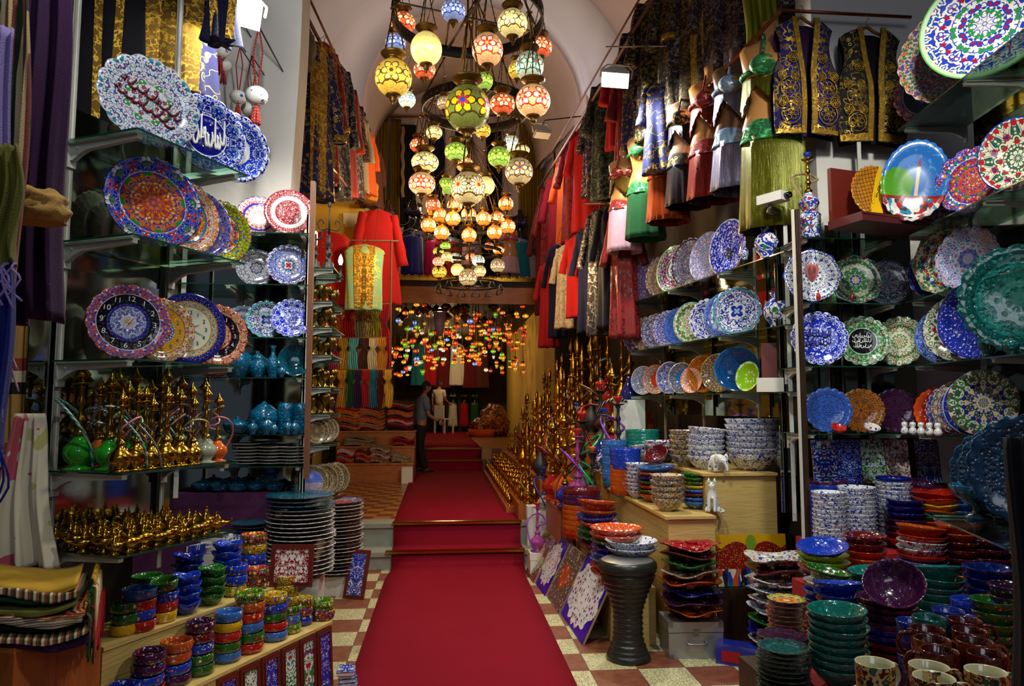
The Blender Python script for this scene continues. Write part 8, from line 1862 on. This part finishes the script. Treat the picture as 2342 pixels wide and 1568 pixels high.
# side shelves
def Sp(m,s,si,R,lab,yaw=-.9,sh='scallop',ov=1,tilt=.08,d=.16,**k):
    p=Vector(SP+(0,))+Vector(SU+(0,))*s-Vector(SN+(0,))*d; return stand_plate(m,0,p.y,SZ[si],R,yaw,tilt,sh,ov,0,lab,X=p.x,**k)
Sp('pl_rust_mix',.42,5,.33,'very large lacy white plate with red rings at the top right',-.95,'fine'); Sp('pl_ruby_green',.75,5,.34,'huge white and orange plate at the top right corner',-.85,'round')
Sp('pl_clock_blue',.12,5,.24,'multicoloured plate behind the very large lacy one',-1.1,'scallop')
Sp('pl_big_red_flower',.95,4,.21,'oval white dish with carnations and tulips on the far right',-.95,'round',.85,deep=1); Sp('pl_multi_blue',.55,4,.21,'dark scalloped plate behind the oval white dish',-1.0,'lobed'); Sp('pl_violet_mix',.30,4,.20,'blue and violet plate deeper on the same side shelf',-1.1,'fine')
Sp('pl_navy_dots',.10,3,.185,'blue rimmed plate with a red edge line at the corner',-1.0,'scallop'); Sp('pl_cream_flower',.24,3,.23,'tall cream plate with bright flowers at the corner',-1.15,'octagon'); Sp('pl_pale_mix',.45,3,.2,'faded floral plate mirrored on the far right shelf',-1.2,'scallop')
Sp('pl_blue_rim',.15,2,.185,'plate with wide blue rim right of the leaf spray plate',-1.05,'round'); Sp('pl_big_red_flower',.32,2,.215,'cream plate with red tulips on the far right side shelf',-1.05,'scallop'); Sp('pl_navy_dots',.52,2,.245,'blue rimmed dotted plate standing beside the big teal one',-1.2,'scallop')
Sp('pl_emboss_teal',.96,2,.30,'huge dark teal plate with embossed rim on the far right',-.55,'scallop',d=.14)
k=Sp('pl_orange_cat',.02,1,.15,'orange and blue plate with white lettering at the corner',-1.0,'scallop'); text_child('ISTANBUL',k,'ink_white',(-.15,-.15,.0),.3); Sp('pl_red_dots',.12,1,.155,'dark red dotted plate, next after the orange one',-1.1,'scallop'); Sp('pl_bowl_lace',.20,1,.16,'white and navy lace plate on the low side shelf',-1.1,'scallop'); Sp('pl_green_coral',.28,1,.17,'green plate with coral blossoms on the low side shelf',-1.1,'fine'); Sp('pl_lace_multi',.36,1,.165,'small flowered white plate on the low side shelf',-1.1,'scallop'); Sp('pl_navy_dots',.44,1,.18,'navy rimmed plate with white dots on the low side shelf',-1.1,'round'); Sp('pl_big_red_flower',.53,1,.20,'white plate with red carnation and green leaves, low side shelf',-1.05,'fine')
NP=(2.5,3.6); NU=(-.31,-.95); NN=(-.95,.31)
shelf(NP,NU,NN,0,.95,.42,1.14,'low side glass shelf carrying the huge dark blue plates',2); p=Vector(NP+(0,))+Vector(NU+(0,))*.4-Vector(NN+(0,))*.44; upright(p.x,p.y,.57,2.2,math.atan2(NU[1],NU[0])+PI,'white upright behind the huge dark blue plates')
for s_,m,R,l,yw in ((.10,'pl_emboss_navy',.22,'dark blue plate half hidden behind the huge embossed one',-.8),(.26,'pl_emboss_navy',.235,'huge dark blue embossed plate at the lower far right',-.75),(.44,'pl_emboss_navy',.26,'huge deep blue green plate cut by the right picture edge',-.7)):
    p=Vector(NP+(0,))+Vector(NU+(0,))*s_-Vector(NN+(0,))*.32; stand_plate(m,0,p.y,1.14,R,yw,.06,'scallop',label=l,X=p.x)
pv=Vector(SP+(0,))+Vector(SU+(0,))*.8-Vector(SN+(0,))*.05; vase('tall','vase_teal_dark',(pv.x,pv.y,SZ[2]),1.0,'dark teal candlestick vase before the huge teal plate'); pv2=pv+Vector(SU+(0,))*.2; vase('jar','vase_teal_dark',(pv2.x,pv2.y,SZ[2]),.7,'small dark teal jar beside the candlestick vase')
o=mobj('footed_bowl',lathe_mesh('footb',[(0,0),(.06,0),(.062,.01),(.025,.03),(.02,.06),(.05,.08),(.10,.11),(.12,.16),(.118,.165),(.11,.16),(.08,.11),(0,.09)],32),'vase_turq',loc=(at(2222,900,3.38).x,3.38,1.141)); props(o,'dark turquoise footed bowl below the huge blue plates','bowl')
# ---------------- red covered tiers with bowls and mugs ----------------
def rb(x0,x1,y0,y1,z,lab):
    o=empty('red_table',((x0+x1)/2,y0,0),(0,0,0),lab,'table'); w=(x1-x0)/2; B().box((-w,0,0),(w,y1-y0,z)).obj('cloth','red_cloth',o)
rb(2.42,4.1,4.22,4.86,.80,'rear step of the red covered table at the right'); rb(2.06,4.1,3.62,4.20,.68,'middle step of the red covered table at the right'); rb(1.78,4.1,3.12,3.60,.57,'front step of the red covered table at the right'); rb(1.50,4.1,2.55,3.10,.568,'near front step of the red covered table at the right')
rb(1.32,4.1,1.75,2.53,.50,'lowest red covered step nearest to the viewer')
def rs(px,Y,z,R,h,n,step,mats,cols,where,kind='round',**k): stack(where,mats,at(px,900,Y).x,Y,z+.001,R,h,n,step,kind,cols=cols,**k)
rs(1878,4.72,.80,.15,.07,14,.025,['bw_blue']*13+['bw_purple'],['blue']*13+['purple'],'the tall blue stack behind the white plates',kind='straight')
rs(1925,4.62,.80,.115,.09,9,.03,['bw_white_multi'],['white floral'],'the white stack behind the front white ones')
rs(1950,4.42,.80,.115,.085,12,.027,['bw_white_multi','bw_white_blue'],['white floral','white and navy'],'the white stack beside the metal strip')
rs(1886,4.40,.80,.10,.085,11,.027,['bw_white_blue'],['white and navy'],'the white stack left of the metal strip')
rs(2035,4.5,.80,.11,.08,14,.027,['bw_white_blue']*13+['bw_navy'],['white']*13+['navy rimmed'],'the white stack topped by a navy bowl')
rs(1990,4.68,.80,.12,.08,10,.028,['bw_navy'],['navy'],'the navy stack in the rear row',kind='straight')
rs(2058,4.35,.80,.11,.07,7,.04,['bw_red','bw_maroon','bw_purple','bw_purple','bw_navy','bw_navy','bw_navy'],['red','maroon','purple','purple','navy','navy','navy speckled'],'the navy topped stack by the corner')
rs(2100,4.6,.80,.10,.07,10,.034,['bw_purple'],['purple'],'the purple stack at the rear of the table',kind='straight',tiltlast=(0,.25))
rs(2128,4.35,.80,.13,.06,9,.036,['bw_orange','bw_orange','bw_orange','bw_orange','bw_green','bw_orange','bw_yellow','bw_red','bw_red'],['orange','orange','orange','orange','green','orange','yellow','red','red scalloped'],'the orange stack with red top',kind='lotus')
rs(2185,4.3,.80,.13,.07,6,.045,['bw_sky'],['slate blue'],'the slate blue stack right of the orange one')
rs(1870,4.0,.68,.14,.07,5,.035,['bwf_purple','bw_orange','bw_lime','bw_lime','bw_blue'],['purple flowered','orange','lime','lime','blue'],'the blue and lime stack by the post',kind='flared',tiltlast=(.05,.2),tilt_all=.1)
rs(1965,4.0,.68,.115,.07,6,.042,['bw_red','bw_red','bw_orange','bw_red','bwf_maroon','bwf_maroon'],['red','red','orange red','orange red','red flowered','red rimmed'],'the red topped stack in the middle row')
rs(2090,3.95,.68,.13,.075,8,.035,['bwf_navy','bw_orange','bwf_sky','bw_red','bw_white_multi','bw_white_multi','bw_red','bw_orange'],['navy','orange','blue','red','white striped','white','red','orange'],'the orange topped stack in the middle row',tiltlast=(.1,.08),tilt_all=.1)
rs(2175,3.95,.68,.12,.07,7,.045,['bwf_yellow','bwf_navy','bwf_maroon','bwf_maroon','bwf_maroon','bwf_orange','bwf_orange'],['yellow','navy','maroon','maroon','maroon','orange','orange rimmed'],'the orange rimmed stack in the middle row')
rs(2240,3.9,.68,.13,.07,5,.05,['bw_maroon','bwf_purple'],['maroon','dark flowered'],'the dark flowered stack right of the orange ones')
rs(1875,3.45,.57,.105,.065,7,.042,['bwf_orange','bw_white_multi','bw_orange','bw_blue','bw_blue','bw_white_multi','bwf_green'],['orange','cream','orange','blue','blue','cream','dark green and yellow'],'the green topped stack near the post',tiltlast=(.08,.15))
rs(1985,3.42,.57,.118,.07,7,.042,['bw_blue','bw_blue','bw_blue','bw_teal','bw_teal','bw_teal','bw_teal'],['blue','blue','blue','teal','teal','teal','teal'],'the teal over blue stack in the third row',tiltlast=(.02,.05))
rs(2125,3.4,.57,.118,.075,8,.036,['bw_teal'],['dark teal'],'the teal stack right of the purple bowls',tiltlast=(.12,.15),tilt_all=.1)
rs(2240,3.35,.57,.115,.075,7,.045,['bw_blue'],['cobalt blue'],'the cobalt blue stack at the far right')
rs(2195,3.05,.57,.082,.07,7,.035,['bw_blue'],['bright blue'],'the small bright blue stack',kind='straight')
rs(2242,2.95,.57,.085,.08,6,.045,['bwf_green'],['dark green flowered'],'the small dark green stack at the right')
rs(2285,3.0,.57,.09,.08,7,.045,['bwf_orange','bwf_red','bwf_purple'],['orange','red','purple'],'the orange and purple stack at the right edge')
rs(1897,2.88,.57,.115,.085,8,.031,['bw_teal'],['deep teal'],'the nearest tall teal stack',tiltlast=(.03,.03),tilt_all=.07)
rs(2010,2.98,.57,.12,.085,9,.029,['bw_maroon','bw_maroon','bw_maroon','bw_navy','bw_navy','bw_purple','bw_purple','bw_purple','bw_purple'],['maroon','maroon','maroon','navy','navy','purple','purple','purple','purple'],'the purple stack in front',tilt_all=.08)
X=at(2022,900,2.92).x; bowl('bw_purple',(X,2.9,.57+.345),.12,.085,rot=(.55,-.5,0),label='purple embossed bowl lying tilted on top of the purple stack')
rs(1905,3.2,.57,.11,.06,9,.032,['bw_orange','bw_orange','bw_orange','bw_orange','bw_orange','bw_orange','bw_orange','bw_blue','bw_blue'],['orange']*7+['royal blue']*2,'the blue over orange stack behind the nearest teal one',tiltlast=(.06,.12),kind='flared')
# wavy plates stacked at the lower middle right
def wavy(px,Y,z,R,n,step,mk,where):
    X=at(px,900,Y).x
    for i in range(n):
        m,c=mk(n-1-i); o=mobj('wavy_plate',plate_mesh('lobed'),m,loc=(X+RND.uniform(-.005,.005),Y+RND.uniform(-.005,.005),z+R*.09+i*step),scale=R); o.rotation_euler=(0,0,RND.random()*6); props(o,f'{c} wavy plate, {nth(n-1-i,"topmost")} of {where}','plate','wavy edged plates on the right')
B().box((1.27,2.84,0),(1.46,3.06,.388)).obj('low_crate','dark_wood',None,label='dark crate under the green wavy plates',cat='crate')
wavy(1772,2.95,.39,.108,17,.019,lambda k:(('pl_emboss_green','dark green') if k else ('pl_emboss_teal','teal')),'the nearest wavy plate stack')
wavy(1772,3.22,.55,.112,6,.020,lambda k:('pl_emboss_purple','violet pink'),'the violet wavy stack behind the green one')
wavy(1783,3.50,.45,.095,14,.022,lambda k:(('pl_multi_green','yellow and red') if k<1 else ('pl_red_dots','dark red') if k%2 else ('pl_emboss_orange','brown')),'the red wavy stack behind the violet one')
B().box((1.36,3.12,0),(1.58,3.32,.548)).obj('low_crate','dark_wood',None,label='dark crate under the violet wavy plates',cat='crate')
B().box((1.55,3.40,0),(1.74,3.60,.448)).obj('low_crate','dark_wood',None,label='dark crate under the red wavy plates',cat='crate')
# mugs
MG=[(2062,1400,2.55,'mug_blue','deep blue mug at the left of the mug group'),(2143,1428,2.5,'mug_blue','deep blue mug behind the maroon ones'),(2100,1440,2.42,'mug_teal','teal mug between the blue ones'),(2095,1462,2.3,'mug_maroon','maroon mug below the teal one'),(2180,1445,2.38,'mug_maroon','maroon mug at the rear right of the group'),(2190,1470,2.27,'mug_maroon','maroon mug in the middle of right column'),
(2105,1488,2.2,'mug_orange','orange rimmed mug in the middle of the group'),(2200,1500,2.17,'mug_orange','orange rimmed mug right of the other orange one'),(2120,1510,2.1,'mug_maroon','maroon mug in front of the left orange rimmed one'),(2225,1525,2.06,'mug_maroon','maroon mug in front of the right orange rimmed one'),
(2095,1535,1.98,'mug_white_in','cream lined mug with a dotted rim, left front'),(2105,1555,1.9,'mug_white_in','cream lined mug nearest to the viewer'),(2220,1548,1.93,'mug_white_in','cream lined mug at the right front'),(1965,1535,2.12,'mug_white_in','cream lined green mug standing alone at the left'),(1975,1562,2.02,'mug_white_in','cream lined mug cut by the lower picture edge')]
for i,(px,py,Y,m,l) in enumerate(MG):
    X=at(px,900,Y).x; zt_=at(px,py,Y).z; zb=zt_-.1*1.15
    s_=1.15; bs=.569 if Y>=2.55 else .501; n=max(0,round((zb-bs)/.118)); c0=l.split(' mug')[0]
    for j in range(n+1):
        mug(m,(X,Y,bs+.118*j),[.3,-.5,1.2,2.9,-.4,.8,.2,-.2,2.7,.4,-.1,-.3,.1,2.9,.3][i]+.5*(n-j),l if j==n else f'{c0} mug, {nth(n-j-1)} below the {" ".join(l.split()[:2])} one at column {nth(i)} of mugs','mugs on the red step',s_)
# dark cloth edge at the right border
px_=at(2318,1300,1.55); hscarf('cl_black',2352,1000,1.5,.14,.75,77,'dark navy cloth hanging at the lower right picture edge',folds=3,amp=.02,taper=.3,name='hanging_cloth',cat='cloth')
# tilted tile pictures on the mirror behind the bowls
for i,(px,m,l) in enumerate([(1880,'ti_blue_mix','first'),(1935,'ti_blue_scroll','second'),(1990,'ti_tulip','third'),(2045,'ti_red_rings','fourth'),(2115,'ti_blue_mix','fifth')]):
    X=at(px,900,4.8).x; o=board(.17,.30,m,f'patterned tile leaning at the rear of the red table, {l} from the post',t=.012); lean(o,X,4.78,0.80,.30,0,.1); o.location.z+=.36; 
B().box((2.46,4.79,.80),(3.5,4.855,1.155)).obj('tile_ledge','dark_wood',None,label='dark ledge carrying the leaning patterned tiles',cat='ledge')
